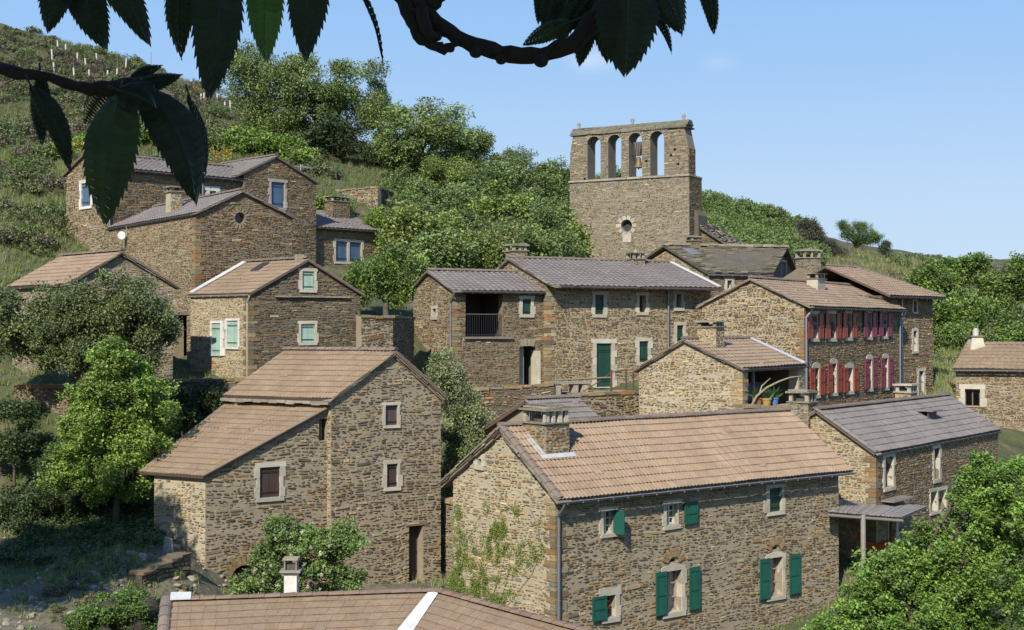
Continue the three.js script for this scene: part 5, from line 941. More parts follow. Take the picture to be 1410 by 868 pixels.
// little house by the lane
{
  const P = new Plane(W(1316, HZ, 70), [1, 0, 0.36]), T = thing('stone_house', 'little stone house by the lane with one white chimney pot', 'house', [P.o[0], ground(P.o[0], P.o[2]), P.o[2]]);
  const La = 6.5, yb = footY(P.o, P.pt(La, 0)), yE = P.hit(1330, 508)[1], yT = P.hit(1330, 494)[1] + 1.2;
  const o = op(P, [1329, 536, 1350, 560], { sur: 0.25, sb: 0.03 });
  wall(T, P, [[0, yb], [La, yb], [La, yE], [0, yE]], [o], { pal: PAL.warm, h: 0.09, lift: 0.024, seed: 911, ind: 20 });
  windowAt(T, P, o, { kind: 'glass', nx: 2, ny: 1, fcol: [0.2, 0.12, 0.08] }, 111);
  const g = new GB(), Q = [P.pt(-0.15, yE, 0.3), P.pt(La, yE, 0.3), P.pt(La, yE + 1.35, -2.2), P.pt(0.5, yE + 1.35, -2.2)]; slab(g, Q, 0.1, [0.14, 0.11, 0.09]); const m = part('roof', g, M.wood, T);
  roofTiles(m, Q[0], Q[1], Q[2], Q[3], { tones: TONES.tan, w: 0.3, row: 0.34, m: 4, waves: 1, h: 0.03, seed: 97 });
  const gg = new GB(); pbox(gg, P, 0.01, 0.4, yb, yE - 0.05, -4, -0.46, PAL.warm.m); pbox(gg, P, 0.42, La, yb, yE, -4, -3.6, PAL.warm.m); part('rear_wall', gg, M.mortar, T);
  gutter(T, P.pt(-0.2, yE - 0.08, 0.34), P.pt(La, yE - 0.08, 0.34), 0.06, [0.2, 0.2, 0.22], P.n);
  const cp = P.pt(0.95, 0, -1.9), c = new GB(), y0 = yE + 0.9, y1 = P.hit(1335, 452)[1]; const hx = (w0, w1, ya, yb2) => c.hexa([[-w0, ya, -w0], [w0, ya, -w0], [w0, ya, w0], [-w0, ya, w0], [-w1, yb2, -w1], [w1, yb2, -w1], [w1, yb2, w1], [-w1, yb2, w1]].map(v => [cp[0] + v[0], v[1], cp[2] + v[2]]), [0.56, 0.51, 0.41]); hx(0.42, 0.27, y0, y1 - 0.45); const chm = part('chimney', c, M.mortar, T), cs2 = new GB(); cs2.box([cp[0], y1 - 0.45, cp[2]], [1, 0, 0], UP, [0, 0, 1], -0.36, 0.36, 0, 0.06, -0.36, 0.36, [0.3, 0.27, 0.22]); part('cap_slab', cs2, M.stone, chm); const pt3 = new GB(); pt3.tube([[cp[0], y1 - 0.4, cp[2]], [cp[0], y1 - 0.15, cp[2]], [cp[0], y1, cp[2]]], [0.15, 0.17, 0.1], 10, [0.62, 0.58, 0.5]); part('pot', pt3, M.paint, chm);
}
// shed between the green-shuttered house and the terrace
{
  const B = { r: vpDir(3100), l: vpDir(perpVP(3100)) }, c = W(742, HZ, 49.2), L = new Plane(c, mul(B.l, -1)), T = thing('stone_shed', 'low shed with grey corrugated tiles tucked behind the wide slab-topped chimney', 'shed', [c[0], ground(c[0], c[2]), c[2]]);
  const pr = { a: L.hit(727, 551), l: L.hit(655, 599) }; pr.r = [pr.a[0] + 2.4, pr.a[1] - 1.35];
  const yb = footY(L.pt(pr.r[0], 0), L.pt(pr.l[0], 0), mad(L.pt(0, 0), B.r, 4)), t = (() => { const p = L.pt(pr.a[0], 0), k = (796 - CX) / F; return (k * -p[2] - p[0]) / (B.r[0] + k * B.r[2]); })();
  const g = new GB(); pbox(g, L, pr.l[0] + 0.35, pr.r[0] - 0.35, yb, pr.l[1], -0.4, 0, PAL.warm.m); const q = mad(L.pt(pr.r[0] - 0.35, 0), B.r, 0.4); g.box([q[0], 0, q[2]], B.r, UP, B.l, 0, t - 0.2, yb, pr.r[1] - 0.05, 0.0, 0.4, PAL.warm.m); part('wall', g, M.mortar, T);
  const gt = new GB(); gt.hexa([L.pt(pr.l[0] + 0.35, pr.l[1], -0.05), L.pt(pr.r[0] - 0.35, pr.l[1], -0.05), L.pt(pr.a[0] + 0.02, pr.a[1] - 0.12, -0.05), L.pt(pr.a[0] - 0.02, pr.a[1] - 0.12, -0.05), L.pt(pr.l[0] + 0.35, pr.l[1], -0.35), L.pt(pr.r[0] - 0.35, pr.l[1], -0.35), L.pt(pr.a[0] + 0.02, pr.a[1] - 0.12, -0.35), L.pt(pr.a[0] - 0.02, pr.a[1] - 0.12, -0.35)], PAL.warm.m); part('gable', gt, M.mortar, T);
  gableRoof(T, L, pr, B.r, t, { oe: 0, og: 0.15, show: 'r', seed: 47, tile: { tones: TONES.grey, w: 0.3, row: 0.33, m: 6, waves: 2, h: 0.03, ind: 120 }, thick: 0.12, deck: [0.15, 0.09, 0.06] });
}
// near house below: two roof slopes with a metal valley
{
  const c = W(601, 815, 36), T = thing('flat_tiled_house', 'brown flat-tiled roof in two slopes joined by a white metal valley', 'house', [c[0], ground(c[0], c[2]), c[2]]);
  const u = nrm(sub(W(229, 828, 36.2), W(601, 815, 35.6))), a0 = W(601, 815, 35.6), yR = a0[1], a1 = [W(229, 828, 34.35)[0], yR, W(229, 828, 34.35)[2]];
  const down = nrm([0.02, -0.46, 0.9]), vdir = nrm(cross(UP, nrm(sub(a1, a0)))), dn = nrm(add(mul(vdir[2] > 0 ? vdir : mul(vdir, -1), 0.9), [0, -0.40, 0]));
  const rd = nrm(sub([W(778, 868, 31.4)[0], 0, -31.4], [a0[0], 0, a0[2]])), b1 = mad(a0, rd, 6.6), pd = nrm(cross(UP, rd)), rdn = nrm(add(mul(pd[0] < 0 ? pd : mul(pd, -1), 0.9), [0, -0.40, 0]));
  // valley: where the two slopes meet
  const n1 = cross(nrm(sub(a1, a0)), dn), n2 = cross(rd, rdn); let vl = nrm(cross(n1, n2)); if (vl[1] > 0) vl = mul(vl, -1);
  const vb = mad(a0, vl, 4.6);
  const kf = (p, o, d, e) => { };
  const drop = a0[1] - vb[1], lenL = drop / -dn[1], e1L = mad(a1, dn, lenL), lenR = drop / -rdn[1], e1R = mad(b1, rdn, lenR);
  const g = new GB(); slab(g, [vb, e1L, a1, a0], 0.1, [0.15, 0.11, 0.08]); slab(g, [e1R, vb, a0, b1], 0.1, [0.15, 0.11, 0.08]);
  const m = part('roof', g, M.wood, T), FT = { tones: TONES.tan.map(x => mul(x, 1.02)), w: 0.31, row: 0.3, m: 1, waves: 0, h: 0.0 };
  roofTiles(m, vb, e1L, a1, a0, { ...FT, ind: 170, seed: 121 }); roofTiles(m, e1R, vb, a0, b1, { ...FT, ind: 130, seed: 122 });
  caps(m, mad(a0, UP, 0.05), mad(a1, UP, 0.05), { ind: true, r: 0.13, len: 0.4, flat: 0.5, tones: [[0.25, 0.17, 0.12], [0.28, 0.19, 0.135], [0.23, 0.16, 0.12]], seed: 7 }); caps(m, mad(b1, UP, 0.05), mad(a0, UP, 0.05), { ind: true, r: 0.13, len: 0.4, flat: 0.5, tones: [[0.25, 0.17, 0.12], [0.28, 0.19, 0.135]], seed: 8 }); caps(m, mad(e1L, UP, 0.05), mad(a1, UP, 0.05), { ind: true, name: 'hip_cap', r: 0.15, len: 0.4, seed: 9 });
  const vn = nrm(add(n1[1] > 0 ? n1 : mul(n1, -1), n2[1] > 0 ? n2 : mul(n2, -1))), vs = nrm(cross(vl, vn)); const fg = new GB();
  fg.quad(mad(mad(a0, vs, -0.14), UP, 0.1), mad(mad(vb, vs, -0.3), UP, 0.1), mad(vb, UP, 0.06), mad(a0, UP, 0.08), [0.72, 0.73, 0.74]); fg.quad(mad(a0, UP, 0.08), mad(vb, UP, 0.06), mad(mad(vb, vs, 0.3), UP, 0.1), mad(mad(a0, vs, 0.14), UP, 0.1), [0.72, 0.73, 0.74]); part('valley_flashing', fg, M.paint, T);
  { const q = new GB(), d = nrm(sub(a0, a1)); q.box(mad(a1, UP, 0.13), d, UP, dn, 0.1, 0.6, -0.02, 0.02, -0.12, 0.16, [0.6, 0.6, 0.59], 0.01, rngOf(2)); part('corner_flashing', q, M.paint, T); }
  // walls under the eaves and gable triangles behind the ridges
  const yb = footY(a0, a1, vb, e1L, e1R), wg = new GB(), bx = (p, q, y, t) => { const d = nrm([q[0] - p[0], 0, q[2] - p[2]]), n = [-d[2], 0, d[0]], L = Math.hypot(q[0] - p[0], q[2] - p[2]); wg.box([p[0], 0, p[2]], d, UP, n, 0.02, L - 0.02, yb, y, -t / 2, t / 2, [0.45, 0.40, 0.31]); };
  const bk = 0.18; bx(mad(a1, dn, bk), mad(a0, dn, bk), yR - 0.24, 0.25); bx(mad(a0, rdn, bk), mad(b1, rdn, bk), yR - 0.24, 0.25); bx(mad(e1L, dn, -0.4), mad(vb, dn, -0.4), vb[1] - 0.1, 0.25); bx(mad(vb, rdn, -0.4), mad(e1R, rdn, -0.4), vb[1] - 0.1, 0.25);
  const sh = (p, e, dd) => { const P = mad(p, nrm(sub(a0, p)), 0.3), E = mad(mad(e, nrm(sub(a0, p)), 0.3), dd, -0.4); wg.hexa([[P[0], yb, P[2]], [E[0], yb, E[2]], [E[0], E[1] - 0.12, E[2]], [P[0], P[1] - 0.14, P[2]]].concat([[P[0], yb, P[2]], [E[0], yb, E[2]], [E[0], E[1] - 0.12, E[2]], [P[0], P[1] - 0.14, P[2]]].map(v => mad(v, nrm([a0[0] - p[0], 0, a0[2] - p[2]]), 0.25))), [0.45, 0.40, 0.31]); };
  sh(a1, e1L, dn); sh(b1, e1R, rdn);
  part('wall', wg, M.mortar, T);
  // white flue with a cowl
  const fc = W(401, 800, 35.6), fg2 = new GB(); fg2.box([fc[0], 0, fc[2]], [1, 0, 0], UP, [0, 0, 1], -0.165, 0.165, yb, W(400, 787, 35.6)[1], -0.165, 0.165, [0.72, 0.70, 0.66]); const fl = part('flue', fg2, M.paint, T);
  const yt = W(400, 787, 35.6)[1]; const b = (x, y0, y1, z, c, nm, x0 = -x) => { const q = new GB(); q.box([fc[0], 0, fc[2]], [1, 0, 0], UP, [0, 0, 1], x0, x, yt + y0, yt + y1, -z, z, c); part(nm, q, M.mortar, fl); };
  b(0.27, 0, 0.05, 0.27, [0.33, 0.29, 0.23], 'cowl_plate'); b(0.2, 0.31, 0.36, 0.2, [0.38, 0.32, 0.24], 'cowl_top'); b(0.17, 0.05, 0.31, 0.17, [0.25, 0.22, 0.18], 'cowl_side', 0.13); b(-0.13, 0.05, 0.31, 0.17, [0.25, 0.22, 0.18], 'cowl_side', -0.17); b(0.13, 0.05, 0.2, 0.1, [0.1, 0.09, 0.08], 'cowl_throat');
}

// ---------------------------------------------------------------- church with a wall belfry
{
  const a = W(784.5, HZ, 96.5), b = W(949, HZ, 92), P = new Plane(a, sub(b, a)), Ls = len(sub(b, a));
  const T = thing('church', 'stone church with an open wall belfry of four arches above a round window', 'church', [(a[0] + b[0]) / 2, ground((a[0] + b[0]) / 2, (a[2] + b[2]) / 2), (a[2] + b[2]) / 2]);
  const yb = footY(a, b), ys = P.hit(866, 247)[1], yt = P.hit(866, 181)[1];
  const oc = P.hit(863, 311), oq = { cx: oc[0], cy: oc[1], r: 0.42, sur: 0.18 };
  wall(T, P, [[0, yb], [Ls, yb], [Ls, ys], [0, ys]], [oq], { lite: true, pal: PAL.grey, h: 0.085, lift: 0.022, gap: 0.012, th: 2.2, seed: 701, ind: 150, wave: 0.05, long: [1.6, 6], name: 'tower_wall' });
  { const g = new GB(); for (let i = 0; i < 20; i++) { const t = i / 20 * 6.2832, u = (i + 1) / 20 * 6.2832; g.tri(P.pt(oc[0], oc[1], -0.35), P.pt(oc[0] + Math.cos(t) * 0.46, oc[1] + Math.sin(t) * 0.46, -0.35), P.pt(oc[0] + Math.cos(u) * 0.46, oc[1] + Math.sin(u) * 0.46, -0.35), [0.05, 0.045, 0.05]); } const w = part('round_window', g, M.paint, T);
    const RR = rngOf(12), n = 10; for (let i = 0; i < n; i++) { const t = i / n * 6.2832, q = new GB(), ex = add(mul(P.u, Math.cos(t)), [0, Math.sin(t), 0]), ey = add(mul(P.u, -Math.sin(t)), [0, Math.cos(t), 0]); q.box(P.pt(oc[0], oc[1]), ex, ey, P.n, 0.425, 0.66 + RR() * 0.22, -0.13, 0.13, -0.3, 0.045, mul([0.55, 0.5, 0.41], 0.85 + RR() * 0.3), 0.03, RR); part('arch_stone', q, M.stone, w); }
    const q = new GB(), c1 = P.hit(864, 327); pbox(q, P, c1[0] - 0.35, c1[0] + 0.3, c1[1] - 0.35, c1[1] + 0.25, -0.1, 0.05, [0.56, 0.51, 0.42], 0.05, RR); part('niche_stone', q, M.stone, w); }
  // right-hand face
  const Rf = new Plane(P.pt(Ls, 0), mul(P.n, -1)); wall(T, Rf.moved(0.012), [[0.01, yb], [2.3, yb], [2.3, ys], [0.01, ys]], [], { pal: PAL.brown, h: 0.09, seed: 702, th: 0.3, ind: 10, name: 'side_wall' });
  const bt = new GB(); bt.hexa([Rf.pt(0.9, yb, 0), Rf.pt(2.6, yb, 0), Rf.pt(2.6, ys - 2.2, 0), Rf.pt(0.9, ys - 2.2, 0), Rf.pt(0.9, yb, 0.5), Rf.pt(2.6, yb, 0.5), Rf.pt(2.6, ys - 2.6, 0.3), Rf.pt(0.9, ys - 2.6, 0.3)], PAL.dark.m); part('buttress', bt, M.stone, T);
  // string course
  { const RR = rngOf(14); for (let s = -0.06; s < Ls + 0.05;) { const w = 0.6 + RR() * 0.7, q = new GB(); pbox(q, P, s, Math.min(Ls + 0.07, s + w - 0.012), ys - 0.01, ys + 0.11, -2.3, 0.09 + RR() * 0.03, mul([0.44, 0.40, 0.32], 0.85 + RR() * 0.3), 0.02, RR); part('string_course', q, M.stone, T); s += w; } }
  // belfry
  const PB = P.moved(-0.04), y0 = ys + 0.1, s0 = PB.hit(785, 240)[0], s1 = PB.hit(948, 240)[0], u0 = PB.hit(789, 190)[0], u1 = PB.hit(942, 175)[0];
  const ar = [[809, 188, 827, 244], [837.5, 185.5, 855.5, 242.5], [866, 183, 884, 241], [895.5, 180.5, 914.5, 240]].map(r => { const q = op(PB, r); return { ...q, y0: y0 + 0.06, arch: (q.s1 - q.s0) / 2, sur: 0.02 }; });
  wall(T, PB, [[s0, y0], [s1, y0], [s1, PB.hit(946, 203)[1]], [u1, yt], [u0, yt], [s0, PB.hit(787, 212)[1]]], [...ar, ...[[890, 222], [929, 206], [924, 214], [805, 247], [934, 226]].slice(0, 5).map(([x, y]) => { const h = PB.hit(x, y); return { s0: h[0] - 0.09, s1: h[0] + 0.09, y0: Math.max(y0 + 0.05, h[1] - 0.08), y1: Math.max(y0 + 0.2, h[1] + 0.08), sur: 0.01 }; }).filter(h => !ar.some(q => h.s1 > q.s0 && h.s0 < q.s1))], { pal: PAL.grey, mcol: [0.24, 0.21, 0.165], h: 0.095, lift: 0.024, th: 1.25, seed: 703, ind: 140, wave: 0.03, long: [1.6, 5], name: 'belfry_wall' });
  { const RR = rngOf(15); for (const q of ar) { const m = (q.s0 + q.s1) / 2, r = (q.s1 - q.s0) / 2, y = q.y1 - r; for (let i = 0; i < 11; i++) { const t = Math.PI * (i + 0.5) / 11, g = new GB(), ex = add(mul(PB.u, Math.cos(t)), [0, Math.sin(t), 0]), ey = add(mul(PB.u, -Math.sin(t)), [0, Math.cos(t), 0]); g.box(PB.pt(m, y), ex, ey, PB.n, r, r + 0.24 + RR() * 0.06, -0.055 - r * 0.02, 0.055 + r * 0.02, -0.4, 0.05, mul([0.35, 0.30, 0.22], 0.8 + RR() * 0.4), 0.015, RR); part('arch_stone', g, M.stone, T); } } }
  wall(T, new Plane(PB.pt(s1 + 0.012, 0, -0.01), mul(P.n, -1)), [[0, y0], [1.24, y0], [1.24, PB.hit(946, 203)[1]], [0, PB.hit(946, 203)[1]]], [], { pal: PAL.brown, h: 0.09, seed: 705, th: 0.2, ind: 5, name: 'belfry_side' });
  // slab roof of the belfry
  { const RR = rngOf(17); for (let k = 0; k < 6; k++) for (let s = u0 - 0.22; s < u1 + 0.1;) { const w = 0.5 + RR() * 0.7, q = new GB(), d = 0.14 - k * 0.1; pbox(q, PB, s, Math.min(u1 + 0.22, s + w - 0.015), yt + k * 0.095 - 0.01, yt + k * 0.095 + 0.075, -1.25 - d, d + (RR() - 0.5) * 0.06, mul([0.25, 0.235, 0.175], 0.7 + RR() * 0.55), 0.035, RR); part('roof_slab', q, M.stone, T); s += w; } }
  for (const px of [792, 866, 937]) { const h = PB.hit(px, 170), g = new GB(), y = yt + 0.56, p = PB.pt(h[0], 0, -0.6); g.tube([[p[0], y - 0.05, p[2]], [p[0], y + 0.16, p[2]], [p[0], y + 0.3, p[2]], [p[0], y + 0.42, p[2]]], [0.12, 0.08, 0.16, 0.07], 7, [0.4, 0.37, 0.27]); part('finial', g, M.stone, T); }
  // bell and its wooden headstock
  { const q = ar[2], m = (q.s0 + q.s1) / 2, yB = PB.hit(875, 230)[1], c = PB.pt(m, 0, -0.55), pr = [[0, 0.78], [0.1, 0.76], [0.17, 0.66], [0.2, 0.4], [0.25, 0.2], [0.33, 0.06], [0.37, 0]];
    const lg = new THREE.LatheGeometry(pr.map(([r, y]) => new THREE.Vector2(r, y)), 18), g = new GB(); g.from(lg, (x, y, z) => [c[0] + x, yB + y, c[2] + z], [0.20, 0.135, 0.07]);
    const bell = new THREE.Mesh(g.geo(originOf(T)), new THREE.MeshStandardMaterial({ vertexColors: true, roughness: 0.6, metalness: 0.4, side: THREE.DoubleSide })); bell.name = 'bell'; T.add(bell);
    const cl = new GB(); cl.tube([[c[0], yB + 0.1, c[2]], [c[0], yB - 0.12, c[2]]], [0.04, 0.06], 6, [0.08, 0.07, 0.06]); part('clapper', cl, M.iron, bell);
    const hs = new GB(), yy = yB + 0.84; hs.hexa([PB.pt(m - 0.15, yy, -0.68), PB.pt(m + 0.15, yy, -0.68), PB.pt(m + 0.34, yy + 0.95, -0.68), PB.pt(m - 0.34, yy + 0.95, -0.68), PB.pt(m - 0.15, yy, -0.42), PB.pt(m + 0.15, yy, -0.42), PB.pt(m + 0.34, yy + 0.95, -0.42), PB.pt(m - 0.34, yy + 0.95, -0.42)], [0.17, 0.14, 0.115]); part('headstock', hs, M.wood, bell);
    for (const k of [-0.18, -0.06, 0.06, 0.18]) { const st = new GB(); st.tube([PB.pt(m + k * 0.7, yy - 0.02, -0.4), PB.pt(m + k * 1.5, yy + 0.95, -0.4)], 0.02, 5, [0.06, 0.055, 0.05]); part('strap', st, M.iron, bell); }
    const ax = new GB(); ax.tube([PB.pt(q.s0 - 0.05, yy + 0.1, -0.55), PB.pt(q.s1 + 0.05, yy + 0.1, -0.55)], 0.045, 6, [0.08, 0.07, 0.06]); part('axle', ax, M.iron, bell); }
  // side chapel under a slab roof
  const PC = P.moved(-1.4), c0 = PC.hit(955, 350), c1 = PC.hit(1010, 350), yl = PC.hit(955, 308)[1], yr = PC.hit(1013, 342)[1];
  wall(T, PC, [[c0[0], yb], [c1[0], yb], [c1[0], yr], [c0[0], yl]], [], { pal: PAL.dark, h: 0.1, seed: 704, th: 0.5, ind: 10, name: 'chapel_wall' });  // dark palette stands for the shadow under the eaves
  const Q = [PC.pt(c1[0] + 0.3, yr - 0.12, 0.25), PC.pt(c1[0] + 0.3, yr - 0.12, -4), PC.pt(c0[0], yl + 0.12, -4), PC.pt(c0[0], yl + 0.12, 0.25)], g = new GB(); slab(g, Q, 0.12, [0.14, 0.12, 0.09]); const m = part('chapel_roof', g, M.stone, T);
  roofTiles(m, Q[0], Q[1], Q[2], Q[3], { tones: [[0.2, 0.175, 0.13], [0.24, 0.21, 0.16], [0.17, 0.15, 0.12]], w: 0.45, row: 0.26, m: 1, waves: 0, h: 0, seed: 123, stag: 1, lift: 0.09, rag: 0.05 });
  { const gg = new GB(); pbox(gg, PC, c1[0] - 0.4, c1[0] - 0.01, yb, yr - 0.3, -4, -0.52, PAL.dark.m); part('rear_wall', gg, M.mortar, T); }
}
// ---------------------------------------------------------------- house under a roof of stone slabs
{
  const eL = W(976, 377.5, 76), eR = W(1065, 376, 77.5), rL = W(913, 337.5, 79.2), rR = W(1085, 341, 80.6), bL = W(846, 383, 83), bR = W(1102, 387, 85);
  const yE = (eL[1] + eR[1]) / 2; for (const p of [eL, eR, bL, bR]) p[1] = yE; const T = thing('stone_house', 'old house under a mossy stone slab roof with a gable coloured dark for shade', 'house', [eL[0], ground(eL[0], eL[2]), eL[2]]);
  const LZ = { tones: [[0.23, 0.195, 0.13], [0.27, 0.235, 0.165], [0.19, 0.165, 0.12], [0.25, 0.225, 0.16], [0.21, 0.195, 0.13]], w: 0.4, row: 0.2, m: 1, waves: 0, h: 0, stag: 1, lift: 0.08, rag: 0.05 };
  const g = new GB(); slab(g, [eL, eR, rR, rL], 0.12, [0.14, 0.12, 0.09]); slab(g, [bL, bR, rR, rL], 0.12, [0.14, 0.12, 0.09]); const m = part('roof', g, M.stone, T);
  roofTiles(m, eL, eR, rR, rL, { ...LZ, seed: 131, ind: 60 }); roofTiles(m, bL, bR, rR, rL, { ...LZ, seed: 132 });
  { const RR = rngOf(18), n = 14; for (let i = 0; i < n; i++) { const q = new GB(), p = mix(rL, rR, i / n), d = nrm(sub(rR, rL)); q.box(mad(p, UP, 0.05), d, UP, nrm(cross(d, UP)), 0, len(sub(rR, rL)) / n - 0.02, -0.05, 0.06 + RR() * 0.05, -0.24, 0.24, mul([0.36, 0.32, 0.24], 0.8 + RR() * 0.4), 0.05, RR); part('ridge_slab', q, M.stone, m); } }
  const inn = (p, k) => mix(p, mul(add(add(eL, eR), add(bL, bR)), 0.25), k), c = [eL, eR, bR, bL].map(p => inn(p, 0.05)), yb = footY(...c);
  const PF = new Plane(c[0], sub(c[1], c[0])), Lf = len(sub([c[1][0], 0, c[1][2]], [c[0][0], 0, c[0][2]])), wq = op(PF, [1001, 386, 1008, 398], { sur: 0.14 });
  wall(T, PF, [[0, yb], [Lf, yb], [Lf, yE - 0.12], [0, yE - 0.12]], [wq], { pal: PAL.brown, h: 0.1, seed: 711, ind: 20 }); windowAt(T, PF, wq, { kind: 'glass', nx: 1, ny: 1 }, 112);
  const PL_ = new Plane(c[3], sub(c[0], c[3])), Ll = len(sub([c[0][0], 0, c[0][2]], [c[3][0], 0, c[3][2]])), apL = dot(sub(rL, PL_.o), PL_.u);
  wall(T, PL_, [[0, yb], [Ll, yb], [Ll, yE - 0.12], [apL, rL[1] - 0.35], [0, yE - 0.12]], [], { pal: PAL.pale, h: 0.1, seed: 712, ind: 30 });
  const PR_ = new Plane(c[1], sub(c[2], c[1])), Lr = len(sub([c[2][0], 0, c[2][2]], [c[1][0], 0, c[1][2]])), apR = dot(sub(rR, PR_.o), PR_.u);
  wall(T, PR_, [[0, yb], [Lr, yb], [Lr, yE - 0.12], [apR, rR[1] - 0.35], [0, yE - 0.12]], [], { pal: PAL.dark, h: 0.1, seed: 713, bare: true, mcol: [0.12, 0.10, 0.085], name: 'shade_dark_gable' });  // bare gable coloured dark to stand for the shadow on it
  { const q = new GB(), h = PR_.hit(1080, 378), y = h[1]; for (const [s0, s1, y0, y1] of [[-0.9, 0.9, 0.9, 1.05], [-0.9, -0.75, -0.3, 0.9], [0.75, 0.9, -0.3, 0.9]]) pbox(q, PR_, apR + s0, apR + s1, y + y0 - 0.2, y + y1 - 0.2, -0.02, 0.09, [0.32, 0.27, 0.22]); part('hatch_frame', q, M.wood, T); }
  { const q = new GB(), d = nrm(sub(eR, eL)), p = mix(mix(eL, eR, 0.08), mix(rL, rR, 0.10), 0.60), p2 = mix(mix(eL, eR, 0.08), mix(rL, rR, 0.10), 0.82); slab(q, [mad(p, UP, 0.12), mad(mad(p, d, 0.8), UP, 0.12), mad(mad(p2, d, 0.8), UP, 0.12), mad(p2, UP, 0.12)], 0.08, [0.35, 0.38, 0.42]); part('skylight', q, M.zinc, T); }
  gutter(T, mad(eL, UP, -0.1), mad(eR, UP, -0.1), 0.07, [0.35, 0.35, 0.36], PF.n);
  chimney(T, mix(mix(eL, eR, 0.12), mix(rL, rR, 0.24), 1), rL[1] - 0.6, W(980, 326, 80)[1], PF.u, 0.6, 0.6, { pal: PAL.brown, seed: 61, cap: 0.3, nx: 2 });
  { const q = W(1113, HZ, 84); chimney(T, q, yE - 3.2, W(1113, 345, 84)[1], PF.u, 1.2, 1.0, { pal: PAL.grey, seed: 62, cap: 0.5, nx: 3, layers: 2 }); }
}
// ---------------------------------------------------------------- free-standing and terrace walls
function freeWall(label, x0, d0, x1, d1, t0, t1, o = {}) {
  const a = W(x0, HZ, d0), b = W(x1, HZ, d1), P = new Plane(a, sub(b, a)), L = len(sub(b, a)), y0 = P.hit(x0, t0)[1], y1 = P.hit(x1, t1)[1];
  const T = thing(o.name ?? 'stone_wall', label, 'wall', [a[0], ground(a[0], a[2]), a[2]]), yb = Math.min(footY(a, b, mix(a, b, 0.5)), o.yb ?? 99), RR = rngOf(o.seed ?? 5);
  wall(T, P, [[0, yb], [L, yb], [L, y1], [0, y0]], [], { pal: o.pal ?? PAL.brown, h: o.h ?? 0.1, lift: 0.035, gap: o.gap ?? 0.016, th: o.th ?? 0.45, seed: o.seed ?? 5, ind: o.ind ?? 60, wave: 0.09, mcol: o.mcol });
  for (let s = 0; s < L - 0.1;) { const w = 0.35 + RR() * 0.5, e = Math.min(L, s + w), y = y0 + (y1 - y0) * (s + e) / 2 / L, g = new GB(); pbox(g, P, s, e - 0.02, y - 0.03, y + 0.05 + RR() * 0.06, -(o.th ?? 0.45) - 0.03, 0.05 + RR() * 0.05, mul((o.pal ?? PAL.brown).s[Math.floor(RR() * 5)], 0.9 + RR() * 0.4), 0.05, RR); part('coping_stone', g, M.stone, T); s = e; }
  return { T, P, L };
}
freeWall('low stone wall in sun beneath the walnut tree', 497, 58.3, 541, 59.2, 437, 438, { seed: 801, pal: PAL.warm });
freeWall('stone wall between the loggia house and the walnut tree', 541, 59.3, 570, 62.5, 437, 439, { seed: 802, pal: PAL.dark });  // face turned from the sun, its shade put into darker stones
freeWall('terrace wall toned dark for shade below the mint shuttered house', 205, 54.6, 342, 54.2, 527, 524, { seed: 803, pal: PAL.dark, th: 0.8 });  // dark palette paints the shadow lying on this wall
freeWall('terrace parapet beside the grey green shrub', 20, 52.5, 112, 52.0, 533, 535, { seed: 804, pal: PAL.brown });
freeWall('roofless stone walls on the slope above the annex', 455, 89, 520, 87.5, 264, 258, { seed: 805, pal: PAL.warm, name: 'ruined_wall' });
freeWall('return wall of the roofless ruin toned dark as its shaded side', 520, 87.6, 547, 93, 259, 268, { seed: 806, pal: PAL.dark, name: 'ruined_wall' });  // shaded side put into the stone colour, unlike the sunlit wall
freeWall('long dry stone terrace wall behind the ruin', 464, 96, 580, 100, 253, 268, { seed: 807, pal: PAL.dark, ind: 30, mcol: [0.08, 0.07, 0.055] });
freeWall('rough dry stone wall heaped before the arched doorway', 652, 57.2, 764, 56.8, 538, 530, { seed: 808, pal: PAL.warm, ind: 90, mcol: [0.10, 0.085, 0.065], h: 0.085 });
freeWall('terrace wall below the tall green double door', 795, 57.0, 884, 58.6, 545, 541, { seed: 809, pal: PAL.warm, ind: 60 });
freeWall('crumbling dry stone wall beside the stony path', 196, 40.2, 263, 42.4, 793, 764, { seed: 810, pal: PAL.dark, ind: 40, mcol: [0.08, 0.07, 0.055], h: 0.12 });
freeWall('narrow grey wall closing the gap beside the leafy gable', 600, 50.6, 640, 49.0, 690, 694, { seed: 811, pal: PAL.grey });
freeWall('low stone wall along the lane', 1296, 84, 1318, 76, 520, 532, { seed: 812, pal: PAL.brown, ind: 10 });

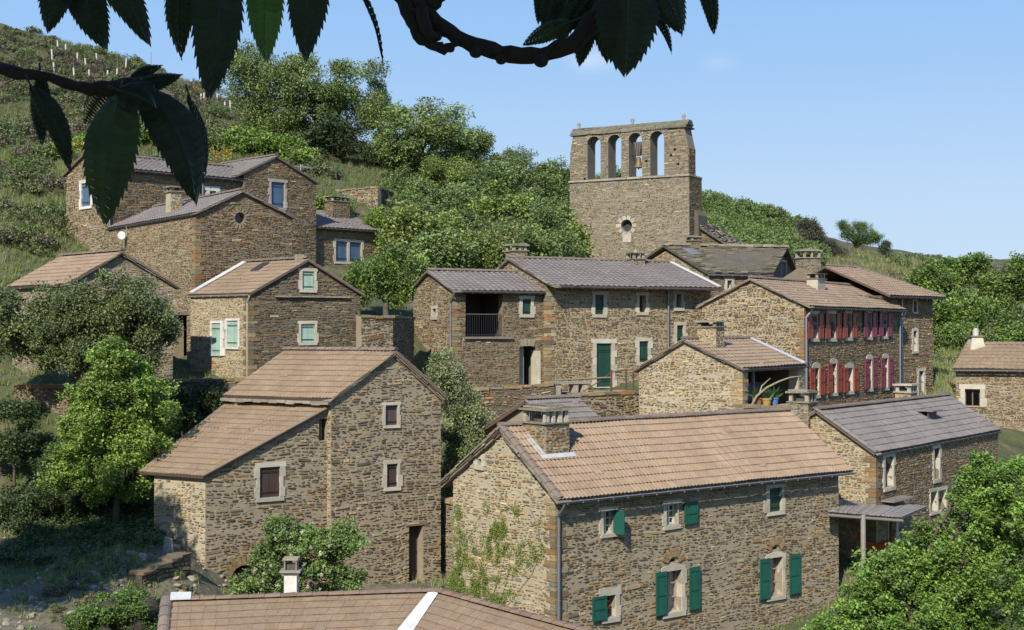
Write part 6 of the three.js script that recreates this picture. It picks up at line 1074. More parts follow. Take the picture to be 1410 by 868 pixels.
// terrace with bench and rails before the double door
{
  const P = D2.R.moved(2.3), s0 = P.hit(796, 540)[0], s1 = P.hit(884, 540)[0], y = P.hit(840, 541)[1];
  const T = thing('stone_terrace', 'slab-edged stone terrace before the tall green double door', 'terrace', P.pt(s0, y - 1)), RR = rngOf(22);
  { const g = new GB(); pbox(g, P, s0, s1, y - 0.6, y - 0.08, -1.9, -0.05, [0.26, 0.22, 0.16]); part('fill', g, M.stone, T); }
  for (let i = 0; i < 5; i++) for (let k = 0; k < 2; k++) { const g = new GB(), a = s0 + (s1 - s0) * i / 5, b = s0 + (s1 - s0) * (i + 1) / 5; pbox(g, P, a, b - 0.03, y - 0.07, y + RR() * 0.03, -1.9 + k * 1.02, -0.9 + k * 1.02 + (k ? RR() * 0.14 : 0), mul([0.36, 0.33, 0.26], 0.8 + RR() * 0.4), 0.03, RR); part('paving_slab', g, M.stone, T); }
  const rail = thing('terrace_rail', 'rusty iron rail with a bent wooden pole along the stone terrace', 'railing', P.pt(s0, y));
  const post = (px, h, col, r = 0.035, down = 0) => { const s = P.hit(px, 520)[0], g = new GB(); g.tube([P.pt(s, y - down, -0.05), P.pt(s, y + h, -0.05)], r, 6, col); part('post', g, M.iron, rail); return s; };
  const a = post(766, 0.9, [0.3, 0.29, 0.27], 0.03, 1.3), b = post(842.5, 1.05, [0.17, 0.08, 0.045], 0.06, 2), c = post(863, 1.0, [0.1, 0.08, 0.07]), d = post(873, 0.9, [0.1, 0.08, 0.07]);
  const g = new GB(); g.tube([P.pt(a, y + 0.62, -0.05), P.pt(a + 1.2, y + 0.66, -0.02), P.pt(b, y + 0.7, -0.05)], [0.035, 0.05, 0.04], 6, [0.34, 0.28, 0.2]); part('wooden_pole', g, M.wood, rail);
  const g2 = new GB(); g2.tube([P.pt(b - 1.6, y + 0.02, -0.08), P.pt(b - 0.6, y + 0.55, -0.08), P.pt(b, y + 0.95, -0.05), P.pt(d, y + 1.05, -0.05)], 0.025, 6, [0.17, 0.09, 0.055]); part('hand_rail', g2, M.iron, rail);
  const bn = thing('stone_bench', 'stone slab bench on the terrace beside the tall green double door', 'bench', P.pt(P.hit(790, 530)[0], y)), bs = P.hit(774, 530)[0];
  { const q = new GB(); pbox(q, P, bs - 0.2, bs + 1.9, y + 0.42, y + 0.52, -1.1, -0.6, [0.4, 0.36, 0.28], 0.04, RR); part('seat', q, M.stone, bn); for (const k of [0.1, 1.0, 1.5]) { const l = new GB(); pbox(l, P, bs + k, bs + k + 0.25, y - 0.5, y + 0.42, -1.05, -0.65, [0.5, 0.46, 0.38], 0.04, RR); part('leg', l, M.stone, bn); } }
}
// reed pergola
{
  const nl = W(1140, 705, 46.9), nr = W(1243, 713, 48.0), fr = W(1277, 699, 51.6), fl = W(1150, 689, 50.6), T = thing('reed_pergola', 'flat reed mat pergola on a grey wooden post', 'pergola', on(1187, 47.3));
  const g = new GB(); slab(g, [nl, nr, fr, fl], 0.05, [0.26, 0.235, 0.21]); const m = part('reed_mat', g, M.wood, T), RR = rngOf(31), rd = new GB();
  for (let i = 0; i < 130; i++) { const t = i / 130, a = mix(nl, nr, t), b = mix(fl, fr, t); rd.tube([mad(mix(a, b, RR() * 0.02 - 0.03), UP, 0.02 + RR() * 0.02), mad(mix(a, b, 0.5), UP, 0.02 + RR() * 0.03), mad(mix(a, b, 1 + RR() * 0.05), UP, 0.02 + RR() * 0.02)], 0.018 + RR() * 0.012, 5, mul([0.30, 0.27, 0.24], 0.6 + RR() * 0.8)); } part('reeds', rd, M.wood, m, 'stuff');
  const p = W(1188, HZ, 47.4), gy_ = ground(p[0], p[2]), pg = new GB(); pg.tube([[p[0], gy_ - 0.1, p[2]], [p[0], W(1188, 709, 47.4)[1], p[2]]], 0.09, 8, [0.34, 0.32, 0.29]); part('post', pg, M.wood, T);
  const bg = new GB(); bg.tube([mad(nl, UP, -0.12), mad(nr, UP, -0.12)], 0.06, 7, [0.25, 0.22, 0.19]); part('beam', bg, M.wood, T); const b2 = new GB(); b2.tube([mad(fl, UP, -0.12), mad(fr, UP, -0.12)], 0.06, 7, [0.25, 0.22, 0.19]); part('beam', b2, M.wood, T);
  const c = thing('hammock', 'orange red cloth hammock hanging in the shade of the pergola', 'hammock', W(1195, 752, 48.6)), h = new GB(), A = W(1178, 742, 48.6), B = W(1226, 752, 49.2), n = 10;
  for (let i = 0; i < n; i++) { const q = t => mad(mix(A, B, t), UP, -Math.sin(t * Math.PI) * 0.28), w = 0.28; for (const [e, f] of [[-w, 0], [0, w]]) h.quad(mad(q(i / n), [0, Math.abs(e) * 0.8, e], 1), mad(q((i + 1) / n), [0, Math.abs(e) * 0.8, e], 1), mad(q((i + 1) / n), [0, Math.abs(f) * 0.8, f], 1), mad(q(i / n), [0, Math.abs(f) * 0.8, f], 1), [0.42, 0.06, 0.015]); } part('cloth', h, M.wood, c);
  for (const e of [[A, -0.5], [B, 0.5]]) { const r = new GB(); r.tube([e[0], mad(mad(e[0], nrm(sub(B, A)), e[1]), UP, 0.5)], 0.012, 5, [0.3, 0.28, 0.24]); part('rope', r, M.wood, c); }
}
// things on the porch wall
{
  const p0 = W(1050, 559, 54.2), y = p0[1]; const wl = freeWall('low stone wall edging the open porch', 1023, 53.4, 1108, 54.6, 562, 560, { seed: 813, pal: PAL.warm, ind: 20, th: 0.6 });
  const pot = (px, py, d, label, col, leaf) => { const c = W(px, py, d), T = thing('flower_pot', label, 'pot', c), lg = new THREE.LatheGeometry([[0.0, 0], [0.13, 0], [0.18, 0.3], [0.2, 0.3], [0.2, 0.36], [0.16, 0.36], [0.15, 0.3], [0, 0.3]].map(v => new THREE.Vector2(...v)), 14), g = new GB(); g.from(lg, (x, yy, z) => [c[0] + x, c[1] + yy, c[2] + z], col); part('pot', g, M.paint, T);
    const R = rngOf(Math.round(px)), l = new GB(); for (let i = 0; i < 60; i++) { const a = R() * 6.28, e = 0.3 + R() * 0.9, r = 0.2 + R() * 0.3, b = [c[0], c[1] + 0.3, c[2]], t = [c[0] + Math.cos(a) * Math.cos(e) * r, c[1] + 0.3 + Math.sin(e) * r * 1.3, c[2] + Math.sin(a) * Math.cos(e) * r], s = mul(nrm(cross(sub(t, b), [R(), R(), R()])), 0.035), mm = mix(b, t, 0.6); l.tri(b, add(mm, s), t, mul(leaf, 0.7 + R() * 0.6)); l.tri(b, t, sub(mm, s), mul(leaf, 0.7 + R() * 0.6)); } part('foliage', l, M.leaf, T, 'stuff'); };
  pot(1066, 560, 54.3, 'blue glazed pot with a green plant on the porch wall', [0.12, 0.2, 0.42], [0.06, 0.14, 0.03]); pot(1044, 560, 54.0, 'terracotta pot with a bushy dark green plant on the porch wall', [0.26, 0.12, 0.06], [0.04, 0.09, 0.02]); pot(1056, 561, 53.9, 'small ochre pot between two larger pots on the porch wall', [0.45, 0.3, 0.1], [0.05, 0.1, 0.02]);
  const b = [[1034, 561, 53.7], [1042, 546, 53.7], [1056, 534, 53.7], [1072, 526, 53.7], [1088, 520, 53.6], [1104, 518, 53.6]].map(v => W(...v)), T = thing('dead_branch', 'bleached crooked branch leaning across the open porch', 'branch', b[0]), g = new GB(); g.tube(b, [0.05, 0.05, 0.045, 0.04, 0.028, 0.015], 7, [0.36, 0.31, 0.18]); part('stem', g, M.bark, T);
  const g2 = new GB(); g2.tube([[1046, 543, 53.7], [1049, 532, 53.8], [1061, 521, 53.8]].map(v => W(...v)), [0.04, 0.03, 0.015], 6, [0.4, 0.35, 0.22]); part('twig', g2, M.bark, T);
}
// ---------------------------------------------------------------- things on the path and the hillside
function groundHit(px, py) { const r = rayDir(px, py); for (let d = 25, pd = 25; d < 320; pd = d, d += 0.5) { const k = d / -r[2], y = EYE + r[1] * k; if (y < ground(r[0] * k, -d)) { let a = pd, b = d; for (let i = 0; i < 12; i++) { const m = (a + b) / 2, q = m / -r[2]; if (EYE + r[1] * q < ground(r[0] * q, -m)) b = m; else a = m; } const q = b / -r[2]; return [r[0] * q, EYE + r[1] * q, -b]; } } return null; }
{
  const p = on(232, 43.6), T = thing('standing_slab', 'upright stone slab leaning at the foot of the tall house', 'stone', p), g = new GB(), R = rngOf(41); g.hexa([[-0.22, -0.2, 0.1], [0.2, -0.2, 0.12], [0.14, 0.42, 0.02], [-0.1, 0.5, 0.0], [-0.2, -0.2, -0.06], [0.18, -0.2, -0.04], [0.12, 0.4, -0.1], [-0.12, 0.46, -0.1]].map(v => add(v, p)), [0.42, 0.38, 0.3]); part('slab', g, M.stone, T);
  for (const [px, d, r, label] of [[112, 40.8, 0.34, 'wide round iron cover lying on the shaded path'], [138, 42.6, 0.26, 'small round iron cover farther up the shaded path']]) { const c = on(px, d), t = thing('iron_cover', label, 'manhole cover', c), q = new GB(), e = 0.4, nx = nrm([ground(c[0] - e, c[2]) - ground(c[0] + e, c[2]), 2 * e, ground(c[0], c[2] - e) - ground(c[0], c[2] + e)]); q.tube([mad(c, nx, -0.05), mad(c, nx, 0.05)], r, 18, [0.03, 0.028, 0.026]); part('cover', q, M.iron, t); const q2 = new GB(); q2.tube([mad(c, nx, -0.06), mad(c, nx, 0.035)], r * 1.16, 18, [0.07, 0.065, 0.06]); part('rim', q2, M.iron, t); }
  const RK = new THREE.IcosahedronGeometry(1, 1), rk = new GB(); { const pos = RK.attributes.position; for (let i = 0; i < pos.count; i++) { const v = [pos.getX(i), pos.getY(i), pos.getZ(i)], k = 0.7 + 0.5 * vnoise(v[0] * 1.6 + 5, v[1] * 1.6 + v[2] * 2.3); pos.setXYZ(i, v[0] * k, v[1] * k * 0.6, v[2] * k); } RK.computeVertexNormals(); }
  const spots = []; for (let i = 0; i < 900 && spots.length < 520; i++) { const px = -10 + R() * 300, d = 35 + R() * 12, q = on(px, d); const py = HZ - (q[1] - EYE) / d * F; if (py > 690 && !(px > 283)) spots.push([q, i < 60 ? 0.06 + R() * 0.08 : 0.02 + R() * R() * 0.1]); }
  for (let i = 0; i < 160; i++) { const q = on(300 + R() * 330, 43.4 + R() * 3); spots.push([q, 0.03 + R() * 0.09]); }
  const im = new THREE.InstancedMesh(RK, new THREE.MeshStandardMaterial({ color: 0xffffff, map: rockMap, roughness: 1 }), spots.length), mt = new THREE.Matrix4(), qq = new THREE.Quaternion(), cc = new THREE.Color();
  spots.forEach(([q, s], i) => { qq.setFromEuler(new THREE.Euler(R() * 0.6, R() * 6, R() * 0.6)); mt.compose(new THREE.Vector3(q[0], q[1] + s * 0.1, q[2]), qq, new THREE.Vector3(s * (0.8 + R()), s, s * (0.8 + R()))); im.setMatrixAt(i, mt); const k = 0.75 + R() * 0.6; im.setColorAt(i, cc.setRGB(0.36 * k, 0.31 * k, 0.23 * k)); }); im.name = 'path_stones'; im.userData.kind = 'stuff'; scene.add(im);
}
{
  const z = [[43, 290], [110, 265], [165, 305], [210, 330], [265, 295], [317, 385], [363, 375], [408, 325], [225, 388], [152, 375], [785, 508], [799, 502], [865, 497], [905, 552], [931, 545], [995, 522], [1049, 570], [1033, 592], [535, 362], [70, 240], [52, 345]];
  z.forEach(([x, y], i) => { const p = groundHit(60 + x / 3.617, (y + 14) / 3.617); if (!p) return; const T = thing('tree_guard', 'white tree guard tube on the terraced hillside', 'tree guard', p, 'white tree guards on the hillside'), g = new GB(), R = rngOf(i + 3), h = 1.0 + R() * 0.4, lean = (R() - 0.5) * 0.2; g.tube([mad(p, UP, -0.2), [p[0] + lean, p[1] + h, p[2]]], 0.1, 8, [0.6, 0.59, 0.54]); part('tube', g, M.paint, T); if (i % 3 === 0) { const s = new GB(); s.tube([[p[0] + lean, p[1] + h * 0.9, p[2]], [p[0] + lean * 1.5, p[1] + h + 1.6, p[2]]], [0.04, 0.02], 5, [0.2, 0.16, 0.1]); part('stake', s, M.wood, T); } });
}

// ---------------------------------------------------------------- plants
function clusterGeo(seed, n, kind = 'leaf') {                        // a spray of n small leaves within a unit ball
  const R = rngOf(seed), g = new GB();
  for (let i = 0; i < n; i++) {
    const d = nrm([R() - 0.5, R() - 0.4, R() - 0.5]), c = mul(d, 0.25 + 0.75 * R()), nu = nrm([(R() - 0.5) * 1.7, 0.55 + R() * 0.6, (R() - 0.5) * 1.7]), ax = nrm(cross(nu, [R() - 0.5, R() - 0.5, R() - 0.5])), sd = nrm(cross(nu, ax)), nn = nu;
    const L = kind === 'needle' ? 0.55 : 0.42 + R() * 0.2, w = kind === 'needle' ? 0.06 : L * 0.33, k = 0.8 + R() * 0.4, col = [k, k, k * (0.8 + R() * 0.3)];
    const a = mad(c, ax, -L / 2), b = mad(c, ax, L / 2), m = mad(c, ax, -L * 0.06), p = mad(mad(m, sd, w), nn, w * 0.35), q = mad(mad(m, sd, -w), nn, w * 0.35);
    g.tri(a, p, b, col); g.tri(a, b, q, col);
  }
  return g.geo();
}
const CL = [clusterGeo(1, 11), clusterGeo(2, 11), clusterGeo(3, 14)], CN = [clusterGeo(5, 26, 'needle')];
function scatter(name, parent, geo, mat, items, kind = 'stuff') {    // items: [position, scale, colour]
  const o = parent ? originOf(parent) : [0, 0, 0], im = new THREE.InstancedMesh(geo, mat, items.length), m = new THREE.Matrix4(), q = new THREE.Quaternion(), c = new THREE.Color(), e = new THREE.Euler(), R = rngOf(items.length + 7);
  items.forEach(([p, s, k], i) => { q.setFromEuler(e.set((R() - 0.5) * 0.9, R() * 6.28, (R() - 0.5) * 0.9, 'YXZ')); m.compose(new THREE.Vector3(p[0] - o[0], p[1] - o[1], p[2] - o[2]), q, new THREE.Vector3(s, s, s)); im.setMatrixAt(i, m); im.setColorAt(i, c.setRGB(k[0], k[1], k[2])); });
  im.name = name; im.userData.kind = kind; im.castShadow = im.receiveShadow = true; (parent ?? scene).add(im); return im;
}
function crownPoints(ells, o, R) {
  const items = [], cs = o.cs, centres = [];
  for (const [cx, cy, cz, rx, ry, rz] of ells) {
    const A = 4 * Math.PI * Math.pow((Math.pow(rx * ry, 1.6) + Math.pow(rx * rz, 1.6) + Math.pow(ry * rz, 1.6)) / 3, 1 / 1.6), nC = Math.max(6, Math.round(A * (o.clumps ?? 0.8) / (o.cr * o.cr * 4))), per = Math.max(4, Math.round((o.dens ?? 1) * (o.cr * o.cr) / (cs * cs) * 9));
    for (let i = 0; i < nC; i++) {
      const d = nrm([R() + R() + R() - 1.5, R() + R() + R() - 1.5, R() + R() + R() - 1.5]), bump = 0.6 + 0.72 * vnoise(d[0] * 2.6 + cx, d[1] * 2.6 + d[2] * 1.9 + cy), r = (0.45 + 0.55 * Math.sqrt(R())) * bump;
      const c = [cx + d[0] * rx * r, cy + d[1] * ry * r, cz + d[2] * rz * r], sz = o.cr * (0.6 + R() * 0.8), tone = 0.72 + R() * 0.56, hue = R();
      if (c[1] < o.floor) continue;
      centres.push([c, r]);
      for (let k = 0; k < per; k++) {
        const e = nrm([R() - 0.5, R() - 0.5, R() - 0.5]), t = Math.pow(R(), 0.5), p = [c[0] + e[0] * t * sz * 1.15, c[1] + e[1] * t * sz * 0.8, c[2] + e[2] * t * sz * 1.15];
        const kk = tone * (0.75 + R() * 0.5), base = mix(o.col, o.col2 ?? mul(o.col, 1.25), hue * 0.6 + R() * 0.4); items.push([p, cs * (0.65 + R() * 0.7), mul(base, kk)]);
      }
    }
  }
  return { items, centres };
}
// crown ellipsoids in photo pixels [x, y, rx, ry] at depth d (and optional depth shift)
function tree(name, label, cat, base, d, px, o) {
  const T = thing(name, label, cat, base, o.group), R = rngOf(o.seed ?? 1), s = d / F;
  const tint = o.tint ?? [1, 1, 1]; o = { ...o, col: o.col.map((v, k) => v * tint[k]), col2: (o.col2 ?? mul(o.col, 1.25)).map((v, k) => v * tint[k]) };
  const ells = px.map(([x, y, rx, ry, dd = 0]) => { const c = W(x, y, d + dd); return [c[0], c[1], c[2], rx * s, ry * s, Math.max(rx, ry) * s * (o.deep ?? 0.95)]; });
  const { items, centres } = crownPoints(ells, { ...o, floor: base[1] + (o.clear ?? 0.1) }, R);
  scatter('crown', T, o.needle ? CN[0] : CL[(o.seed ?? 1) % CL.length], o.needle ? M.needle : M.leaf, items);
  const tg = new GB(), r0 = o.trunk ?? 0.25, top = o.fork ? W(o.fork[0], o.fork[1], d) : [ells[0][0], Math.max(base[1] + 0.6, ells[0][1] - ells[0][4] * 0.5), ells[0][2]];
  const b0 = mad(base, UP, -0.4), lean = [(R() - 0.5) * r0 * 2, 0, (R() - 0.5) * r0 * 2];
  tg.tube([b0, mad(base, UP, 0.15), add(mix(base, top, 0.5), lean), top], [r0 * 1.5, r0 * 1.1, r0 * 0.85, r0 * 0.65], 9, o.bark ?? [0.13, 0.105, 0.08]); part('trunk', tg, M.bark, T);
  const nl = o.limbs ?? 9; const outer = centres.slice().sort((a, b) => b[1] - a[1]);
  for (let i = 0; i < nl && centres.length; i++) {
    const c = centres[Math.floor(R() * centres.length)][0], st = mix(mix(base, top, 0.55), top, R()), g = new GB(), md = add(mix(st, c, 0.5), [(R() - 0.5) * 0.5 * len(sub(c, st)) * 0.4, len(sub(c, st)) * 0.1, (R() - 0.5) * 0.4 * len(sub(c, st)) * 0.4]);
    g.tube([st, md, c], [r0 * 0.5, r0 * 0.3, r0 * 0.08], 6, o.bark ?? [0.13, 0.105, 0.08]); part('limb', g, M.bark, T);
  }
  return T;
}
const OAK = { col: [0.155, 0.225, 0.06], col2: [0.215, 0.27, 0.085] }, FRESH = { col: [0.15, 0.25, 0.03], col2: [0.215, 0.305, 0.05] }, GREYG = { col: [0.135, 0.18, 0.06], col2: [0.185, 0.225, 0.08] };
const far = { cs: 0.33, cr: 1.0, dens: 0.85, clumps: 0.7 };
// trees on the slope
tree('oak_tree', 'broad spreading oak on the skyline above the blue shuttered house', 'tree', on(447, 108), 108, [[350, 104, 48, 42], [395, 128, 54, 48], [442, 106, 54, 48], [490, 142, 54, 50], [430, 172, 50, 32], [528, 176, 42, 38], [368, 160, 42, 28], [332, 88, 30, 24], [462, 150, 44, 40]], { ...far, ...OAK, seed: 201, trunk: 0.42, fork: [448, 205], limbs: 16, clumps: 0.62 });
tree('oak_tree', 'dark ivy-clad oak stump crowned with leaves beside the spreading oak', 'tree', on(458, 103), 103, [[452, 215, 24, 32], [470, 190, 26, 26], [440, 200, 20, 22]], { ...far, col: [0.035, 0.06, 0.015], seed: 202, trunk: 0.3, limbs: 5 });
tree('oak_tree', 'oak with a leaning dark trunk above the roofless ruin', 'tree', on(578, 106), 106, [[555, 180, 48, 38], [602, 192, 50, 44], [575, 214, 42, 28], [532, 205, 30, 28]], { ...far, ...OAK, seed: 203, trunk: 0.3, fork: [585, 215], limbs: 12, clumps: 0.7 });
tree('oak_tree', 'round oak in the middle of the wooded slope', 'tree', on(650, 112), 112, [[645, 208, 44, 38], [680, 226, 46, 42], [650, 250, 48, 36], [622, 225, 32, 34]], { ...far, ...OAK, seed: 204, trunk: 0.3, limbs: 9 });
tree('oak_tree', 'oak whose crown touches the belfry wall', 'tree', on(745, 118), 118, [[718, 246, 40, 38], [750, 264, 44, 44], [778, 286, 34, 48], [802, 262, 28, 34], [735, 290, 40, 38], [835, 255, 26, 30]], { ...far, ...OAK, seed: 205, trunk: 0.3, limbs: 9 });
const slopeT = [[590, 282, 44, 40, 92, 'leafy ash between the ruin and the wooded slope'], [640, 285, 44, 42, 95, 'tall leafy ash at the heart of the slope'], [690, 295, 46, 46, 93, 'dense green ash above the two chimneys'], [740, 310, 44, 46, 92, 'ash tree crowding the church tower foot'], [625, 330, 48, 32, 84, 'low spreading ash behind the walnut tree'], [690, 338, 48, 26, 82, 'bushy ash just above the mauve grey roof'], [755, 335, 36, 34, 86, 'bushy ash between mauve roof and church tower'], [570, 320, 30, 30, 83, 'young ash beside the annex chimney'], [545, 262, 26, 18, 104, 'young oak standing over the dry stone terrace wall'], [655, 350, 40, 20, 78, 'hazel clump at the back of the mauve grey roof'], [600, 345, 34, 24, 76, 'hazel clump beside the railed loggia house'], [725, 285, 36, 36, 104, 'slender ash rising between the oaks'], [615, 240, 38, 32, 104, 'ash with a broken top above the slope'], [668, 262, 36, 34, 103, 'crooked ash in the hollow of the slope'], [775, 335, 26, 44, 90, 'ash pressed against the tower wall']];
slopeT.forEach(([x, y, rx, ry, d, label], i) => tree('ash_tree', label, 'tree', on(x, d), d, [[x, y - ry * 0.1, rx * 0.95, ry * 0.95], [x - rx * 0.6, y + ry * 0.3, rx * 0.6, ry * 0.7], [x + rx * 0.6, y + ry * 0.25, rx * 0.65, ry * 0.75], [x + rx * 0.1, y + ry * 0.6, rx * 0.8, ry * 0.6]], { ...far, ...(i % 2 ? OAK : { col: [0.155, 0.23, 0.06], col2: [0.215, 0.275, 0.085] }), cs: 0.31 + 0.05 * (i % 3), cr: 0.85 + 0.25 * (i % 2), seed: 210 + i, trunk: 0.2, limbs: 8, tint: [[1, 1, 1], [0.8, 0.86, 0.85], [1.12, 1.08, 0.85], [0.9, 0.98, 1.1], [1.05, 1, 0.75]][i % 5] }));
tree('walnut_tree', 'fresh green walnut tree on the wall between two houses', 'tree', on(532, 66), 66.5, [[510, 380, 32, 28], [548, 372, 38, 28], [578, 386, 26, 24], [490, 392, 20, 18], [545, 400, 34, 20]], { cs: 0.24, cr: 0.5, dens: 1.1, ...FRESH, col: [0.095, 0.18, 0.03], seed: 231, trunk: 0.16, fork: [533, 410], limbs: 9 });
[[300, 198, 34, 20, 97], [345, 192, 40, 24, 97], [390, 200, 28, 18, 98], [245, 200, 30, 22, 94], [215, 192, 24, 18, 96], [120, 195, 30, 24, 92], [75, 215, 26, 24, 88], [410, 215, 20, 14, 95]].forEach(([x, y, rx, ry, d], i) => tree('leafy_bush', ['bright green thicket behind the valley roofs', 'tall thicket under the spreading oak', 'thicket beside the oak trunk', 'thicket over the grey roof ridge', 'thicket with yellow broom on the slope', 'bush uphill of the white framed blue window', 'bush at the corner of the blue shuttered house', 'small bush above the cross gable'][i], 'bush', on(x, d), d, [[x, y, rx * 0.8, ry * 0.8], [x - rx * 0.5, y + ry * 0.3, rx * 0.5, ry * 0.6], [x + rx * 0.5, y + ry * 0.35, rx * 0.5, ry * 0.6]], { ...far, cs: 0.36, cr: 0.7, ...(i % 3 ? FRESH : OAK), seed: 240 + i, trunk: 0.1, limbs: 4 }));
tree('juniper', 'small blue grey conifer beside the cross gable', 'conifer', on(462, 92), 92, [[462, 250, 9, 20], [462, 262, 11, 12]], { ...far, cs: 0.3, cr: 0.4, needle: true, col: [0.06, 0.10, 0.075], seed: 250, trunk: 0.08, limbs: 2 });
tree('leafy_bush', 'light green vine hedge along the annex roof', 'bush', on(452, 86), 86, [[440, 282, 10, 12], [455, 281, 16, 10], [470, 285, 10, 8]], { ...far, cs: 0.26, cr: 0.35, ...FRESH, seed: 251, trunk: 0.05, limbs: 2 });
tree('leafy_bush', 'light green creeper spilling over the ruin', 'bush', on(535, 84), 84, [[515, 300, 12, 8], [535, 312, 18, 12], [552, 322, 18, 12], [520, 318, 14, 12], [540, 340, 26, 16]], { ...far, cs: 0.26, cr: 0.4, ...FRESH, seed: 252, trunk: 0.05, limbs: 3 });
// gardens at the foot of the terraces
tree('broom_shrub', 'large grey green shrub before the reddish roof', 'shrub', on(135, 50.3), 50.5, [[120, 440, 52, 46], [180, 440, 50, 42], [80, 455, 42, 46], [150, 412, 54, 28], [212, 455, 28, 34], [40, 450, 44, 46], [0, 440, 40, 50], [120, 485, 60, 36], [190, 480, 40, 30]], { cs: 0.19, cr: 0.42, dens: 1.1, clumps: 1.0, ...GREYG, seed: 261, trunk: 0.14, limbs: 14, bark: [0.16, 0.12, 0.09] });
tree('fig_bush', 'glossy bright green bush below the grey green shrub', 'bush', on(160, 46.6), 46.8, [[165, 550, 56, 56], [125, 595, 44, 54], [195, 565, 36, 46], [155, 645, 58, 44], [205, 610, 26, 40], [155, 500, 34, 28], [110, 640, 40, 40]], { cs: 0.18, cr: 0.36, dens: 1.1, clumps: 1.0, ...FRESH, seed: 262, trunk: 0.12, limbs: 12 });
[[85, 640, 34, 46, 48.8], [40, 690, 40, 44, 47.6], [110, 690, 40, 34, 48.2], [165, 680, 34, 30, 49.4], [20, 590, 40, 60, 49.6], [250, 560, 26, 24, 52.6], [285, 545, 22, 20, 53.2]].forEach(([x, y, rx, ry, d], i) => tree('leafy_bush', ['dark bush in shade below the glossy bush', 'shaded bramble bank beside the path', 'shaded undergrowth at the bend of the path', 'shaded undergrowth against the tall house', 'deep green bush under the terrace parapet', 'ivy clump on the shade toned terrace wall', 'ivy clump beside the tan upper roof'][i], 'bush', on(x, d), d, [[x, y, rx * 0.8, ry * 0.7], [x - rx * 0.4, y + ry * 0.4, rx * 0.6, ry * 0.5], [x + rx * 0.4, y + ry * 0.4, rx * 0.6, ry * 0.5]], { cs: 0.17, cr: 0.4, dens: 0.8, col: [0.05, 0.085, 0.02], seed: 270 + i, trunk: 0.06, limbs: 4 }));  // leaf colour darkened to stand for shade on the bank
{ // elder in flower
  const d = 43.4, T = tree('elder_bush', 'elder bush with creamy flower heads before the tall house', 'bush', on(405, d), d, [[395, 762, 44, 34], [448, 756, 42, 28], [368, 790, 36, 30], [430, 800, 54, 26], [385, 732, 30, 16], [480, 790, 24, 20], [350, 812, 30, 22], [470, 742, 24, 14]], { cs: 0.16, cr: 0.34, dens: 1.0, col: [0.135, 0.22, 0.055], col2: [0.185, 0.26, 0.075], seed: 281, trunk: 0.08, limbs: 12 });
  const R = rngOf(55), fl = clusterGeo(77, 40); const it = []; for (let i = 0; i < 24; i++) { const a = R() * 6.28, e = Math.sqrt(R()), x = 415 + Math.cos(a) * e * 72, y = 772 + Math.sin(a) * e * 44; it.push([W(x, y, d - 1.15 - R() * 0.3), 0.05 + R() * 0.04, [0.62, 0.60, 0.42]]); } scatter('flower_heads', T, fl, new THREE.MeshStandardMaterial({ color: 0xffffff, roughness: 0.9, side: THREE.DoubleSide }), it);
}
tree('climbing_rose', 'pale flowering climber between the tall house and the gable', 'climber', on(632, 52), 52, [[640, 575, 28, 36], [645, 612, 30, 32], [618, 540, 18, 34], [608, 512, 12, 28], [632, 660, 24, 44], [625, 610, 20, 30]], { cs: 0.18, cr: 0.36, dens: 1, col: [0.14, 0.21, 0.06], col2: [0.29, 0.32, 0.16], seed: 291, trunk: 0.07, limbs: 8 });
tree('mulberry_tree', 'dense fresh green tree crown filling the ground before the pergola', 'tree', on(1270, 38), 38, [[1242, 805, 58, 56], [1300, 768, 50, 58], [1190, 846, 46, 40], [1345, 700, 36, 58], [1270, 855, 86, 50], [1355, 800, 62, 84], [1142, 872, 40, 22], [1405, 700, 56, 88], [1210, 885, 90, 40], [1300, 820, 60, 60], [1352, 655, 20, 28]], { cs: 0.17, cr: 0.34, dens: 1.0, clumps: 0.95, ...FRESH, col: [0.125, 0.23, 0.03], col2: [0.18, 0.28, 0.045], seed: 301, trunk: 0.25, fork: [1270, 850], limbs: 14 });
[[1285, 385, 34, 24, 100, 'leafy tree beyond the hipped roof'], [1322, 366, 38, 24, 104, 'tall tree cresting the hill behind the lane'], [1352, 420, 46, 40, 97, 'full green tree behind the little house'], [1300, 430, 36, 34, 96, 'full green tree at the bend of the lane'], [1395, 390, 50, 40, 102, 'broad tree beyond the white chimney pot'], [1320, 465, 30, 24, 94, 'low bush over the lane'], [1400, 460, 40, 34, 92, 'low bush behind the white chimney pot']].forEach(([x, y, rx, ry, d, label], i) => tree('ash_tree', label, 'tree', on(x, d), d, [[x, y, rx * 0.8, ry * 0.8], [x - rx * 0.5, y + ry * 0.3, rx * 0.5, ry * 0.6], [x + rx * 0.5, y + ry * 0.3, rx * 0.5, ry * 0.6]], { ...far, ...FRESH, col: [0.10, 0.18, 0.035], cs: 0.36, cr: 0.8, seed: 310 + i, trunk: 0.2, limbs: 6 }));
tree('pine_tree', 'wind-shaped pine with a flat crown on the bare ridge', 'tree', on(1177, 132), 132, [[1182, 313, 15, 6], [1197, 323, 11, 5], [1167, 319, 9, 5], [1177, 329, 9, 4], [1206, 329, 6, 4], [1161, 311, 5, 3], [1190, 331, 8, 3]], { cs: 0.34, cr: 0.45, dens: 0.9, needle: true, col: [0.09, 0.17, 0.04], col2: [0.13, 0.2, 0.05], seed: 321, trunk: 0.26, fork: [1183, 336], limbs: 14, clumps: 0.9 });
tree('pine_tree', 'little pine sapling beside the wind-shaped pine', 'tree', on(1216, 130), 130, [[1217, 342, 6, 6], [1219, 337, 4, 4]], { cs: 0.3, cr: 0.35, dens: 1.2, needle: true, col: [0.06, 0.09, 0.04], seed: 322, trunk: 0.06, limbs: 3, clumps: 1.4 });
